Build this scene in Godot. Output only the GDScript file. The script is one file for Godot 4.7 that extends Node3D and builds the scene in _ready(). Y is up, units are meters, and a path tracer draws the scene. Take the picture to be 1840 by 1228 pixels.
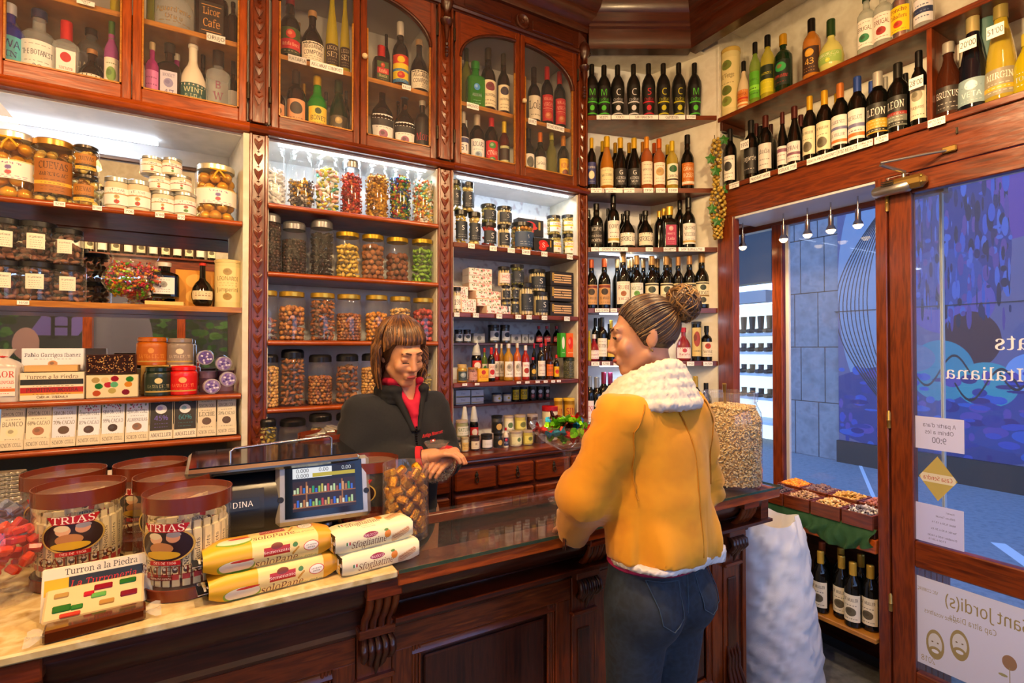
extends Node3D
var used:={}
var mcache:={}
var shapes:={}
var rng:=RandomNumberGenerator.new()
func _ready() -> void:
	rng.seed=7
	var cam:=Camera3D.new()
	cam.name="camera"
	cam.position=Vector3(0,1.58,0)
	cam.rotation=Vector3(deg_to_rad(.74),deg_to_rad(-30.0),0)
	cam.fov=rad_to_deg(2.0*atan(614.0/930.0))
	cam.near=.05
	cam.far=200.0
	add_child(cam)
	var we:=WorldEnvironment.new()
	we.name="environment"
	var env:=Environment.new()
	env.background_mode=Environment.BG_SKY
	var sky:=Sky.new()
	var psm:=ProceduralSkyMaterial.new()
	psm.sky_top_color=Color(.42,.58,.86)
	psm.sky_horizon_color=Color(.70,.80,.95)
	psm.ground_horizon_color=Color(.60,.68,.80)
	psm.ground_bottom_color=Color(.30,.33,.38)
	psm.sky_energy_multiplier=1.0
	sky.sky_material=psm
	env.sky=sky
	env.background_energy_multiplier=SKY_E
	env.tonemap_mode=Environment.TONE_MAPPER_LINEAR
	env.tonemap_exposure=EXPOSURE
	env.sdfgi_enabled=true
	env.ssao_enabled=true
	env.ssil_enabled=true
	we.environment=env
	add_child(we)
	make_materials()
	lights()
	room()
	cabinets()
	corner_unit()
	window_wall()
	counter()
	shelf_goods()
	counter_goods()
	people()
	street()
	mirror_room()
const EXPOSURE:=.94
const SKY_E:=4.5
# nodes
func numbered(s:String) -> String:
	var n:int=used.get(s,0)
	used[s]=n+1
	return s if n==0 else "%s_%03d"%[s,n]
func tag(o:Node,label:String,category:String,group:="",kind:="") -> void:
	o.set_meta("label",label)
	o.set_meta("category",category)
	if group != "":o.set_meta("group",group)
	if kind != "":o.set_meta("kind",kind)
func thing(called:String,label:String,category:String,at:=Vector3.ZERO,yaw:=.0,group:="") -> Node3D:
	var o:=Node3D.new()
	o.name=numbered(called)
	add_child(o)
	o.position=at
	o.rotation.y=deg_to_rad(yaw)
	tag(o,label,category,group)
	return o
func part(parent:Node,called:String,mesh:Mesh,m:Material,at:=Vector3.ZERO,sc:=Vector3.ONE,rot:=Vector3.ZERO) -> MeshInstance3D:
	var o:=MeshInstance3D.new()
	o.name=called
	o.mesh=mesh
	o.material_override=m
	parent.add_child(o,true)
	o.position=at
	o.rotation_degrees=rot
	o.scale=sc
	return o
func single(called:String,label:String,category:String,mesh:Mesh,m:Material,at:=Vector3.ZERO,rot:=Vector3.ZERO,group:="") -> MeshInstance3D:
	var o:=part(self,numbered(called),mesh,m,at,Vector3.ONE,rot)
	tag(o,label,category,group)
	return o
func struct(called:String,mesh:Mesh,m:Material,at:=Vector3.ZERO,rot:=Vector3.ZERO) -> MeshInstance3D:
	var o:=part(self,numbered(called),mesh,m,at,Vector3.ONE,rot)
	o.set_meta("kind","structure")
	return o
# mesh collector
class MB:
	var v:=PackedVector3Array()
	var n:=PackedVector3Array()
	var uv:=PackedVector2Array()
	var c:=PackedColorArray()
	var ix:=PackedInt32Array()
	var use_c:=false
	var col:=Color.WHITE
	func vert(p:Vector3,nn:Vector3,u:=Vector2.ZERO) -> int:
		v.append(p); n.append(nn); uv.append(u)
		if use_c:c.append(col)
		return v.size()-1
	func face(a:int,b:int,d:int) -> void:
		var g:=(v[b]-v[a]).cross(v[d]-v[a])
		if g.dot(n[a]+n[b]+n[d])>.0:
			ix.append(a); ix.append(d); ix.append(b)
		else:
			ix.append(a); ix.append(b); ix.append(d)
	func tri(a:Vector3,b:Vector3,d:Vector3,nn:=Vector3.ZERO) -> void:
		if nn==Vector3.ZERO:nn=(d-a).cross(b-a).normalized()
		var i:=vert(a,nn); vert(b,nn); vert(d,nn)
		face(i,i+1,i+2)
	func quad(a:Vector3,b:Vector3,d:Vector3,e:Vector3,nn:Vector3,r:=Rect2(0,0,1,1)) -> void:
		var i:=vert(a,nn,Vector2(r.position.x,r.end.y)); vert(b,nn,r.end); vert(d,nn,Vector2(r.end.x,r.position.y)); vert(e,nn,r.position)
		face(i,i+1,i+2); face(i,i+2,i+3)
	func box(ctr:Vector3,s:Vector3,bev:=.0,t:=Transform3D.IDENTITY) -> void:
		var h:=s*.5
		var b:float=min(bev,min(h.x,min(h.y,h.z))*.9)
		var ax:=[Vector3(1,0,0),Vector3(0,1,0),Vector3(0,0,1)]
		for k in 3:
			var u:Vector3=ax[(k+1)%3]
			var w:Vector3=ax[(k+2)%3]
			var hu:float=h[(k+1)%3]-b
			var hw:float=h[(k+2)%3]-b
			for sg in [-1.0,1.0]:
				var o:Vector3=ctr+ax[k]*h[k]*sg
				var nn:Vector3=t.basis*(ax[k]*sg)
				quad(t*(o-u*hu-w*hw),t*(o+u*hu-w*hw),t*(o+u*hu+w*hw),t*(o-u*hu+w*hw),nn.normalized())
			if b>.0:
				for s1 in [-1.0,1.0]:
					for s2 in [-1.0,1.0]:
						var p1:Vector3=ctr+u*h[(k+1)%3]*s1+w*hw*s2
						var p2:Vector3=ctr+u*hu*s1+w*h[(k+2)%3]*s2
						var e:Vector3=ax[k]*(h[k]-b)
						quad(t*(p1-e),t*(p1+e),t*(p2+e),t*(p2-e),(t.basis*(u*s1+w*s2)).normalized())
		if b>.0:
			for sx in [-1.0,1.0]:
				for sy in [-1.0,1.0]:
					for sz in [-1.0,1.0]:
						var g:=Vector3(sx,sy,sz)
						var q:=ctr+Vector3(h.x*sx,h.y*sy,h.z*sz)
						tri(t*(q-Vector3(0,b*sy,b*sz)),t*(q-Vector3(b*sx,0,b*sz)),t*(q-Vector3(b*sx,b*sy,0)),(t.basis*g).normalized())
	func lathe(prof:Array,segs:int,at:=Vector3.ZERO,sc:=Vector3.ONE,sup:=.0,t:=Transform3D.IDENTITY) -> void:
		var cnt:=prof.size()
		for k in cnt-1:
			var p0:=Vector2(prof[k][0],prof[k][1])
			var p1:=Vector2(prof[k+1][0],prof[k+1][1])
			var d:=Vector2((p1.x-p0.x)*sc.x,(p1.y-p0.y)*sc.y)
			if d.length()<1e-7:continue
			d=d.normalized()
			var m:=Vector2(d.y,-d.x)
			var n0:=m
			var n1:=m
			if k>0:
				var e:=Vector2((p0.x-prof[k-1][0])*sc.x,(p0.y-prof[k-1][1])*sc.y).normalized()
				if e.dot(d)>.76:n0=(m+Vector2(e.y,-e.x)).normalized()
			if k<cnt-2:
				var e2:=Vector2((prof[k+2][0]-p1.x)*sc.x,(prof[k+2][1]-p1.y)*sc.y).normalized()
				if e2.dot(d)>.76:n1=(m+Vector2(e2.y,-e2.x)).normalized()
			var st:=v.size()
			for i in segs+1:
				var a:=TAU*i/segs
				var ca:=sin(a); var sa:=cos(a)
				for q in 2:
					var pp:=p0 if q==0 else p1
					var nn:=n0 if q==0 else n1
					var f:=1.0
					if sup>.0 and pp.x>.6:f=lerp(1.0,pow(pow(abs(ca),sup)+pow(abs(sa),sup),-1.0/sup),clamp((pp.x-.6)/.3,.0,1.0))*.93
					var nv:=Vector3(ca*nn.x,nn.y,sa*nn.x)
					if sup>.0 and pp.x>.6:nv=Vector3(sign(ca)*pow(abs(ca),sup-1.0)*nn.x,nn.y*.5,sign(sa)*pow(abs(sa),sup-1.0)*nn.x)
					vert(t*(at+Vector3(ca*pp.x*sc.x*f,pp.y*sc.y,sa*pp.x*sc.z*f)),(t.basis*nv).normalized(),Vector2(float(i)/segs,1.0-pp.y))
			for i in segs:
				var b:=st+i*2
				face(b,b+2,b+3); face(b,b+3,b+1)
	func tube(pts:Array,rad,segs:=8,closed:=false) -> void:
		var cnt:=pts.size()
		var st:=v.size()
		var up:=Vector3.UP
		for i in cnt:
			var d:Vector3=((pts[min(i+1,cnt-1)] as Vector3)-(pts[max(i-1,0)] as Vector3)).normalized()
			if abs(d.dot(up))>.95:up=Vector3(1,0,.1) if abs(d.x)<.8 else Vector3(0,0,1)
			var x:=up.cross(d).normalized()
			var y:=d.cross(x).normalized()
			up=y
			var r:float=rad[i] if rad is Array else rad
			for k in segs+1:
				var a:=TAU*k/segs
				var nn:=x*cos(a)+y*sin(a)
				vert((pts[i] as Vector3)+nn*r,nn,Vector2(float(k)/segs,float(i)/max(1,cnt-1)))
		for i in cnt-1:
			for k in segs:
				var b:=st+i*(segs+1)+k
				face(b,b+1,b+segs+2); face(b,b+segs+2,b+segs+1)
		if not closed:
			for e in [0,cnt-1]:
				var d2:Vector3=((pts[0] as Vector3)-(pts[1] as Vector3)).normalized() if e==0 else ((pts[cnt-1] as Vector3)-(pts[cnt-2] as Vector3)).normalized()
				var ci:=vert(pts[e],d2)
				for k in segs+1:vert(v[st+e*(segs+1)+k],d2)
				for k in segs:face(ci,ci+1+k,ci+2+k)
	func prism(poly:PackedVector2Array,z0:float,z1:float,t:=Transform3D.IDENTITY,caps:=true,smooth:=.0) -> void:
		var cnt:=poly.size()
		var area:=.0
		for i in cnt:area+=poly[i].cross(poly[(i+1)%cnt])
		var sg:=1.0 if area>.0 else -1.0
		for i in cnt:
			var p:=poly[i]; var q:=poly[(i+1)%cnt]
			var d:=(q-p).normalized()
			if (q-p).length()<1e-6:continue
			var m:=Vector2(d.y,-d.x)*sg
			var na:=m; var nb:=m
			if smooth>.0:
				var dp:=(p-poly[(i-1+cnt)%cnt]).normalized()
				var dq:=(poly[(i+2)%cnt]-q).normalized()
				if dp.dot(d)>smooth:na=(m+Vector2(dp.y,-dp.x)*sg).normalized()
				if dq.dot(d)>smooth:nb=(m+Vector2(dq.y,-dq.x)*sg).normalized()
			var n3a:=(t.basis*Vector3(na.x,na.y,0)).normalized()
			var n3b:=(t.basis*Vector3(nb.x,nb.y,0)).normalized()
			var k:=vert(t*Vector3(p.x,p.y,z0),n3a); vert(t*Vector3(q.x,q.y,z0),n3b); vert(t*Vector3(q.x,q.y,z1),n3b); vert(t*Vector3(p.x,p.y,z1),n3a)
			face(k,k+1,k+2); face(k,k+2,k+3)
		if caps:
			var tr:=Geometry2D.triangulate_polygon(poly)
			for zz in [z0,z1]:
				var nn:=(t.basis*Vector3(0,0,-1.0 if zz==min(z0,z1) else 1.0)).normalized()
				var st:=v.size()
				for p in poly:vert(t*Vector3(p.x,p.y,zz),nn)
				for i in range(0,tr.size(),3):face(st+tr[i],st+tr[i+1],st+tr[i+2])
	func grid(pts:Array,w:int,h:int,flip:=false) -> void:
		var st:=v.size()
		for j in h:
			for i in w:
				var a:Vector3=(pts[j*w+min(i+1,w-1)] as Vector3)-(pts[j*w+max(i-1,0)] as Vector3)
				var b:Vector3=(pts[min(j+1,h-1)*w+i] as Vector3)-(pts[max(j-1,0)*w+i] as Vector3)
				var nn:=a.cross(b).normalized()
				if flip:nn=-nn
				vert(pts[j*w+i],nn,Vector2(float(i)/(w-1),float(j)/(h-1)))
		for j in h-1:
			for i in w-1:
				var k:=st+j*w+i
				face(k,k+1,k+w+1); face(k,k+w+1,k+w)
	func ball(at:Vector3,r:Vector3,seg:=10,rings:=6,t:=Basis.IDENTITY) -> void:
		var st:=v.size()
		for j in rings+1:
			var ph:=PI*j/rings
			for i in seg+1:
				var a:=TAU*i/seg
				var d:=Vector3(sin(ph)*cos(a),cos(ph),sin(ph)*sin(a))
				vert(at+t*(d*r),(t*(d/r)).normalized(),Vector2(float(i)/seg,float(j)/rings))
		for j in rings:
			for i in seg:
				var k:=st+j*(seg+1)+i
				if j>0:face(k,k+1,k+seg+2)
				if j<rings-1:face(k,k+seg+2,k+seg+1)
	func done() -> ArrayMesh:
		var a:=[]
		a.resize(Mesh.ARRAY_MAX)
		a[Mesh.ARRAY_VERTEX]=v
		a[Mesh.ARRAY_NORMAL]=n
		a[Mesh.ARRAY_TEX_UV]=uv
		if use_c:a[Mesh.ARRAY_COLOR]=c
		a[Mesh.ARRAY_INDEX]=ix
		var m:=ArrayMesh.new()
		m.add_surface_from_arrays(Mesh.PRIMITIVE_TRIANGLES,a)
		return m
func box_mesh(s:Vector3,bev:=.002,ctr:=Vector3.ZERO) -> ArrayMesh:
	var k:="box%s%s%s"%[s,bev,ctr]
	if not shapes.has(k):
		var m:=MB.new()
		m.box(ctr,s,bev)
		shapes[k]=m.done()
	return shapes[k]
func span_box(a:Vector3,b:Vector3,bev:=.002) -> ArrayMesh:
	var m:=MB.new()
	m.box((a+b)*.5,(b-a).abs(),bev)
	return m.done()
func lathe_mesh(prof:Array,segs:=20,sup:=.0,key:="") -> ArrayMesh:
	if key != "" and shapes.has(key):return shapes[key]
	var m:=MB.new()
	m.lathe(prof,segs,Vector3.ZERO,Vector3.ONE,sup)
	var r:=m.done()
	if key != "":shapes[key]=r
	return r
# materials
func mat(c,rough:=.5,metal:=.0,alpha:=1.0,coat:=.0) -> StandardMaterial3D:
	var k:="%s/%s/%s/%s/%s"%[c,rough,metal,alpha,coat]
	if mcache.has(k):return mcache[k]
	var m:=StandardMaterial3D.new()
	var col:Color=Color(c) if c is String else c
	m.albedo_color=Color(col.r,col.g,col.b,alpha)
	m.roughness=rough
	m.metallic=metal
	if alpha<1.0:m.transparency=BaseMaterial3D.TRANSPARENCY_ALPHA
	if coat>.0:
		m.clearcoat_enabled=true
		m.clearcoat=coat
		m.clearcoat_roughness=.12
	mcache[k]=m
	return m
func noise_tex(seed_:int,freq:float,ramp:Array,w:=512,h:=512,oct:=4,normal:=.0,type:=FastNoiseLite.TYPE_SIMPLEX_SMOOTH) -> NoiseTexture2D:
	var t:=NoiseTexture2D.new()
	t.width=w
	t.height=h
	t.seamless=true
	var f:=FastNoiseLite.new()
	f.seed=seed_
	f.frequency=freq
	f.noise_type=type
	f.fractal_octaves=oct
	t.noise=f
	if normal>.0:
		t.as_normal_map=true
		t.bump_strength=normal
	if ramp.size()>0:
		var g:=Gradient.new()
		var offs:=PackedFloat32Array()
		var cols:=PackedColorArray()
		for i in ramp.size():
			offs.append(float(i)/(ramp.size()-1))
			cols.append(Color(ramp[i]))
		g.offsets=offs
		g.colors=cols
		t.color_ramp=g
	return t
func wood(key:String,ramp:Array,vertical:bool,rough:float,coat:float,fine:=5.0) -> void:
	var m:=StandardMaterial3D.new()
	m.albedo_texture=noise_tex(hash(key)%1000,.012,ramp,512,512,5)
	m.uv1_triplanar=true
	m.uv1_world_triplanar=true
	m.uv1_scale=Vector3(fine,.5,fine) if vertical else Vector3(.5,fine,.5)
	m.roughness=rough
	m.normal_enabled=true
	m.normal_scale=.25
	m.normal_texture=T["woodbump"]
	m.clearcoat_enabled=true
	m.clearcoat=coat
	m.clearcoat_roughness=.15
	M[key]=m
var M:={}
var T:={}
func make_materials() -> void:
	T["woodbump"]=noise_tex(3,.02,[],256,256,4,3.0)
	var dark:=["200a04","341206","481c0a","361407","56260e"]
	var mid:=["3a1405","5c2408","7a320a","582006","924410"]
	var orange:=["6a2a08","8c3c0c","a84c10","803408","b85c18"]
	var gold:=["8a5418","a86c22","b87c2c","9a601c","c89040"]
	var red:=["401606","5e250a","78330c","54200a","88420f"]
	for q in [["dark",dark],["mid",mid],["orange",orange],["gold",gold],["red",red]]:
		wood(q[0]+"_v",q[1],true,.32,.35)
		wood(q[0]+"_h",q[1],false,.32,.35)
	M["glass"]=mat(Color(.93,.97,.96),.02,.0,.07)
	M["jarglass"]=mat(Color(.9,.95,.95),.03,.0,.028)
	M["pane"]=mat(Color(.92,.96,1.0),.01,.0,.015)
	(M["pane"] as StandardMaterial3D).metallic_specular=.3
	M["thickglass"]=mat(Color(.10,.30,.24),.03,.0,.75)
	var cp:=StandardMaterial3D.new()
	cp.albedo_texture=noise_tex(21,.01,["ddd8c8","d3cdba","e2dece","cfc9b6"],512,512,4)
	cp.uv1_triplanar=true
	cp.uv1_world_triplanar=true
	cp.uv1_scale=Vector3(1.2,1.2,1.2)
	cp.roughness=.55
	M["cream"]=cp
	var wp:=StandardMaterial3D.new()
	wp.albedo_texture=noise_tex(22,.008,["e6e8ea","dfe2e4","eceef0","d8dcdf"],512,512,4)
	wp.uv1_triplanar=true
	wp.uv1_world_triplanar=true
	wp.roughness=.5
	M["white"]=wp
	var mb:=StandardMaterial3D.new()
	mb.albedo_texture=noise_tex(31,.006,["d8c48c","dcc890","c8b078","e0d0a0","b89c60","dccc98"],1024,1024,5)
	mb.uv1_triplanar=true
	mb.uv1_world_triplanar=true
	mb.uv1_scale=Vector3(1.1,1.1,1.1)
	mb.roughness=.18
	M["marble"]=mb
	var sl:=StandardMaterial3D.new()
	sl.albedo_texture=noise_tex(41,.02,["4a4c4a","5c5f5c","6a6c68","545652"],512,512,5)
	sl.uv1_triplanar=true
	sl.uv1_world_triplanar=true
	sl.uv1_scale=Vector3(1.5,1.5,1.5)
	sl.roughness=.55
	M["slate"]=sl
	M["brass"]=mat("a88848",.35,.8)
	M["chrome"]=mat("c8c8c8",.15,1.0)
	M["steel"]=mat("a8a8a8",.3,.9)
	M["iron"]=mat("3c3428",.45,.6)
	M["black"]=mat("101012",.4)
	M["mirror"]=mat("d8dcdc",.01,1.0)
# lamps
func lamp_omni(called:String,at:Vector3,col:Color,e:float,size:=.08) -> void:
	var l:=OmniLight3D.new()
	l.name=called
	l.light_color=col
	l.light_energy=e
	l.omni_range=12.0
	l.omni_attenuation=2.0
	l.light_size=size
	l.shadow_enabled=true
	add_child(l,true)
	l.position=at
func lamp_area(called:String,at:Vector3,towards:Vector3,col:Color,e:float,size:Vector2) -> void:
	var l:=AreaLight3D.new()
	l.name=called
	l.light_color=col
	l.light_energy=e
	l.area_size=size
	l.area_range=8.0
	l.shadow_enabled=true
	add_child(l,true)
	l.look_at_from_position(at,at+towards,Vector3(1,0,0) if abs(towards.normalized().y)>.9 else Vector3.UP)
func emitter(c:String,e:float) -> StandardMaterial3D:
	var m:=StandardMaterial3D.new()
	m.albedo_color=Color(c)
	m.emission_enabled=true
	m.emission=Color(c)
	m.emission_energy_multiplier=e
	return m
const WARM:=Color(1.0,.83,.60)
const COOL:=Color(.86,.94,1.0)
func lights() -> void:
	var k:=0
	for q in [[Vector3(-.9,2.95,-.75),"above the marble end of the counter"],[Vector3(.35,2.95,-.75),"above the middle of the shop floor"],[Vector3(1.55,2.95,-.75),"above the customer by the door"]]:
		var o:=thing("pendant_lamp","round glass pendant lamp hanging "+q[1],"lamp",q[0],0,"pendant lamps over the shop floor")
		part(o,"shade",lathe_mesh([[.03,.14],[.06,.13],[.12,.09],[.15,.03],[.155,.0]],24,0,"pshade"),mat("d8d4c0",.3,0,.6))
		part(o,"bulb",lathe_mesh([[0,-.02],[.03,-.01],[.04,.02],[.03,.06],[.014,.09],[0,.09]],16,0,"pbulb"),emitter("ffd090",12.0))
		var m:=MB.new()
		m.tube([Vector3(0,.13,0),Vector3(0,.75,0)],.004,6)
		part(o,"cord",m.done(),M["black"])
		lamp_omni("pendant_light",q[0]+Vector3(0,.02,0),WARM,LAMP_E,.06)
		k+=1
	for q in [[-1.0,-.218,-2.765,2.487,"left"],[.25,.95,-2.545,2.498,"middle"],[1.13,1.86,-2.545,2.498,"right"]]:
		var m2:=MB.new()
		m2.tube([Vector3(q[0],q[3],q[2]),Vector3(q[1],q[3],q[2])],.009 if q[4]=="left" else .004,10)
		var tb:=single("tube_light","slim white light tube under the %s glazed cabinet"%q[4],"light",m2.done(),emitter("e8f2ff",9.0),Vector3.ZERO,Vector3.ZERO,"light tubes under the cabinets")
		lamp_area("tube_lamp",Vector3((q[0]+q[1])*.5,q[3]-.012,q[2]),Vector3(0,-1,.25 if q[4]=="left" else -.45),COOL,TUBE_E*(1.0 if q[4]=="left" else .8),Vector2(.03,abs(q[1]-q[0])))
	for q in [[2.165,1.798,"fourth"],[1.795,1.43,"fifth"],[1.47,1.1,"lowest"]]:
		var a:=Vector3(2.07,q[0],-2.50)
		var b:=Vector3(2.46,q[0],-2.41)
		var m3:=MB.new()
		m3.tube([a,b],.006,8)
		single("tube_light","slim white light tube over the %s corner shelf"%q[2],"light",m3.done(),emitter("e8f2ff",7.0),Vector3.ZERO,Vector3.ZERO,"light tubes in the corner unit")
		lamp_area("corner_tube_lamp",(a+b)*.5+Vector3(0,-.01,.0),Vector3(.1,-1,.2),COOL,TUBE_E*.45,Vector2(.02,.36))
const LAMP_E:=2.9
const TUBE_E:=.3
# shell of the room
func room() -> void:
	var floor_:=struct("floor",span_box(Vector3(-2.0,-.1,-3.1),Vector3(3.0,-.012,.6),.0),mat("3c3c38",.8))
	var tile:=box_mesh(Vector3(.397,.012,.397),.002)
	var tm:=[M["slate"]]
	for i in 8:
		for j in 9:
			part(floor_,"tile",tile,tm[0],Vector3(-.15+i*.4,-.006,-3.0+j*.4))
	struct("ceiling",span_box(Vector3(-2.0,3.7,-3.1),Vector3(3.2,3.8,.6),.0),M["orange_h"])
	struct("wall_back",span_box(Vector3(-2.0,0,-3.1),Vector3(2.7,3.7,-2.92),.0),M["white"])
	struct("wall_left",span_box(Vector3(-2.1,0,-3.1),Vector3(-1.9,3.7,.6),.0),M["cream"])
	struct("wall_corner",span_box(Vector3(2.7,0,-3.1),Vector3(3.1,3.7,-2.32),.0),M["white"])
func moulding(profile:Array,a:Vector3,b:Vector3,out:Vector3) -> ArrayMesh:
	var d:=(b-a)
	var L:=d.length()
	var t:=Transform3D(Basis(out,Vector3.UP,out.cross(Vector3.UP)),a)
	if out.cross(Vector3.UP).dot(d)<.0:L=-L
	var poly:=PackedVector2Array()
	for p in profile:poly.append(Vector2(p[0],p[1]))
	var m:=MB.new()
	m.prism(poly,.0,L,t,true,.8)
	return m.done()
# carved cabinets along the back wall
func leaf_mesh() -> ArrayMesh:
	if shapes.has("leaf"):return shapes["leaf"]
	var m:=MB.new()
	var p:=[Vector2(0,-.024),Vector2(.007,-.012),Vector2(.013,.0),Vector2(.0165,.012),Vector2(.013,.019),Vector2(.006,.012),Vector2(0,.008),Vector2(-.006,.012),Vector2(-.013,.019),Vector2(-.0165,.012),Vector2(-.013,.0),Vector2(-.007,-.012)]
	var top:=Vector3(0,.0,.009)
	for i in p.size():
		var a:Vector2=p[i]
		var b:Vector2=p[(i+1)%p.size()]
		m.tri(Vector3(a.x,a.y,.004),Vector3(b.x,b.y,.004),top)
		m.quad(Vector3(a.x,a.y,-.001),Vector3(b.x,b.y,-.001),Vector3(b.x,b.y,.004),Vector3(a.x,a.y,.004),Vector3(b.y-a.y,a.x-b.x,0).normalized())
	for i in 8:
		var r0:=.0075 if i%2==0 else .0022
		var r1:=.0022 if i%2==0 else .0075
		var a0:=TAU*i/8.0
		var a1:=TAU*(i+1)/8.0
		m.tri(Vector3(cos(a0)*r0,.027+sin(a0)*r0,.0),Vector3(cos(a1)*r1,.027+sin(a1)*r1,.0),Vector3(0,.027,.007))
	shapes["leaf"]=m.done()
	return shapes["leaf"]
func pilaster(x0:float,x1:float,which:String) -> void:
	var w:=x1-x0
	var o:=thing("carved_pilaster","carved dark wood pilaster with leaf chain "+which,"pilaster",Vector3((x0+x1)*.5,0,-2.5),0,"carved pilasters of the wall cabinets")
	for seg in [[1.06,2.515],[2.57,3.42]]:
		var m:=MB.new()
		m.box(Vector3(0,(seg[0]+seg[1])*.5,-.055),Vector3(w,seg[1]-seg[0],.09),.002)
		part(o,"shaft",m.done(),M["mid_v"])
		for s in [-1.0,1.0]:
			part(o,"edge_fillet",span_box(Vector3(s*w*.5-s*.013,seg[0],-.012),Vector3(s*w*.5,seg[1],.004),.003),M["mid_v"])
	var lm:=leaf_mesh()
	var n:=0
	var y:=1.1
	while y<3.1:
		if y<2.48 or y>2.62:
			part(o,"carved_leaf",lm,M["mid_v"],Vector3(0,y,-.009),Vector3(1.12*w/.074,1.15,1.2))
		y+=.0655
	part(o,"capital_band",moulding([[0,0],[.012,.003],[.02,.014],[.016,.026],[.0,.04],[-.02,.04],[-.02,0]],Vector3(-w*.5-.004,2.517,0),Vector3(w*.5+.004,2.517,0),Vector3(0,0,1)),M["mid_h"])
	part(o,"turned_drop",lathe_mesh([[0,-.005],[.006,0],[.011,.012],[.007,.022],[.011,.03],[.007,.04],[.011,.048],[.007,.058],[.011,.068],[.006,.08],[.01,.12],[.016,.15],[.014,.162],[.03,.178],[.034,.19],[.022,.205],[.014,.215],[.014,.24],[.03,.262],[.038,.29],[.03,.32],[.02,.335],[0,.335]],16,0,"drop"),M["dark_v"],Vector3(0,3.1,.012))
func door_leaf(parent:Node,x0:float,x1:float,arch_out:int,mw:String) -> void:
	var d:=Node3D.new()
	d.name="door"
	parent.add_child(d,true)
	var y0:=2.557
	var y1:=3.365
	var gb:=2.612
	var sl:=.03
	var sr:=.03
	var spring:=3.13
	var apex:=3.315
	part(d,"stile",span_box(Vector3(x0,y0,-.026),Vector3(x0+sl,y1,0),.003),M[mw+"_v"])
	part(d,"stile",span_box(Vector3(x1-sr,y0,-.026),Vector3(x1,y1,0),.003),M[mw+"_v"])
	part(d,"rail",span_box(Vector3(x0+sl,y0,-.026),Vector3(x1-sr,gb,0),.003),M[mw+"_h"])
	var gx0:=x0+sl
	var gx1:=x1-sr
	if arch_out != 0:
		var pl:=PackedVector2Array()
		pl.append(Vector2(gx0,y1))
		pl.append(Vector2(gx1,y1))
		var arc:=[]
		for i in 15:
			var t:=PI*.5*i/14.0
			var xx:float=lerp(gx0,gx1,1.0-cos(t)) if arch_out<0 else lerp(gx1,gx0,1.0-cos(t))
			arc.append(Vector2(xx,lerp(spring,apex,sin(t))))
		if arch_out<0:
			arc.reverse()
		else:
			pass
		if arch_out>0:
			for p in arc:pl.append(p)
		else:
			for p in arc:pl.append(p)
		var m:=MB.new()
		m.prism(pl,-.026,-.004)
		part(d,"arched_head",m.done(),M[mw+"_h"])
		var pts:=[]
		for p in arc:pts.append(Vector3(p.x,p.y,.0))
		var tm:=MB.new()
		tm.tube(pts,.009,6)
		part(d,"arch_moulding",tm.done(),M["dark_h"])
	else:
		part(d,"rail",span_box(Vector3(gx0,3.3,-.026),Vector3(gx1,y1,0),.003),M[mw+"_h"])
	var bd:=MB.new()
	bd.box(Vector3(gx0+.003,(gb+spring)*.5,-.006),Vector3(.006,spring-gb,.012),.0)
	bd.box(Vector3(gx1-.003,(gb+spring)*.5,-.006),Vector3(.006,spring-gb,.012),.0)
	bd.box(Vector3((gx0+gx1)*.5,gb+.003,-.006),Vector3(gx1-gx0,.006,.012),.0)
	part(d,"beading",bd.done(),M["gold_h"])
	part(d,"pane",span_box(Vector3(gx0-.004,gb-.004,-.015),Vector3(gx1+.004,3.34,-.012),.0),M["pane"])
func cabinet(x0:float,x1:float,which:String,arched:bool,mw:String) -> void:
	var o:=thing("glazed_cabinet","glazed wall cabinet with %s doors, %s"%["arched" if arched else "square glass",which],"cabinet",Vector3(0,0,-2.5),0,"glazed cabinets over the shelves")
	var xm:=(x0+x1)*.5
	part(o,"floor_board",span_box(Vector3(x0,2.535,-.4),Vector3(x1,2.578,-.03),.001),M["mid_h"])
	part(o,"back_board",span_box(Vector3(x0,2.535,-.42),Vector3(x1,3.5,-.4),.0),mat("b8b4ac",.6))
	part(o,"top_board",span_box(Vector3(x0,3.36,-.4),Vector3(x1,3.38,-.03),.0),mat("a8a49c",.6))
	part(o,"shelf",span_box(Vector3(x0+.004,2.888,-.398),Vector3(x1-.004,2.91,-.03),.002),M["gold_h"])
	for s in [x0,x1]:part(o,"side_board",span_box(Vector3(s-.008,2.54,-.4),Vector3(s+.008,3.4,-.03),.0),mat("b0aca4",.6))
	door_leaf(o,x0+.012,xm-.002,-1 if arched else 0,mw)
	door_leaf(o,xm+.002,x1-.012,1 if arched else 0,mw)
	part(o,"bottom_moulding",moulding([[0,0],[.006,.0],[.012,.004],[.02,.012],[.022,.02],[.016,.03],[.01,.034],[.008,.041],[-.03,.041],[-.03,0]],Vector3(x0,2.515,0),Vector3(x1,2.515,0),Vector3(0,0,1)),M[mw+"_h"])
	part(o,"soffit",span_box(Vector3(x0,2.505,-.4),Vector3(x1,2.53,-.03),.0),M["white"])
	var kn:=part(o,"knob",lathe_mesh([[0,0],[.006,0],[.006,.008],[.013,.014],[.015,.022],[.011,.03],[0,.032]],14,0,"knob"),mat("d8c498",.3),Vector3(xm+.017,2.98,.0),Vector3(.9,.9,.9),Vector3(90,0,0))
	kn.set_meta("label","cream turned knob")
	for q in [[x0+.006,2.66],[x1-.006,2.66],[x0+.006,3.2],[x1-.006,3.2]]:
		var hm:=MB.new()
		hm.lathe([[0,0],[.006,0],[.006,.07],[0,.07]],8)
		part(o,"hinge",hm.done(),M["iron"],Vector3(q[0],q[1],.004))
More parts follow.
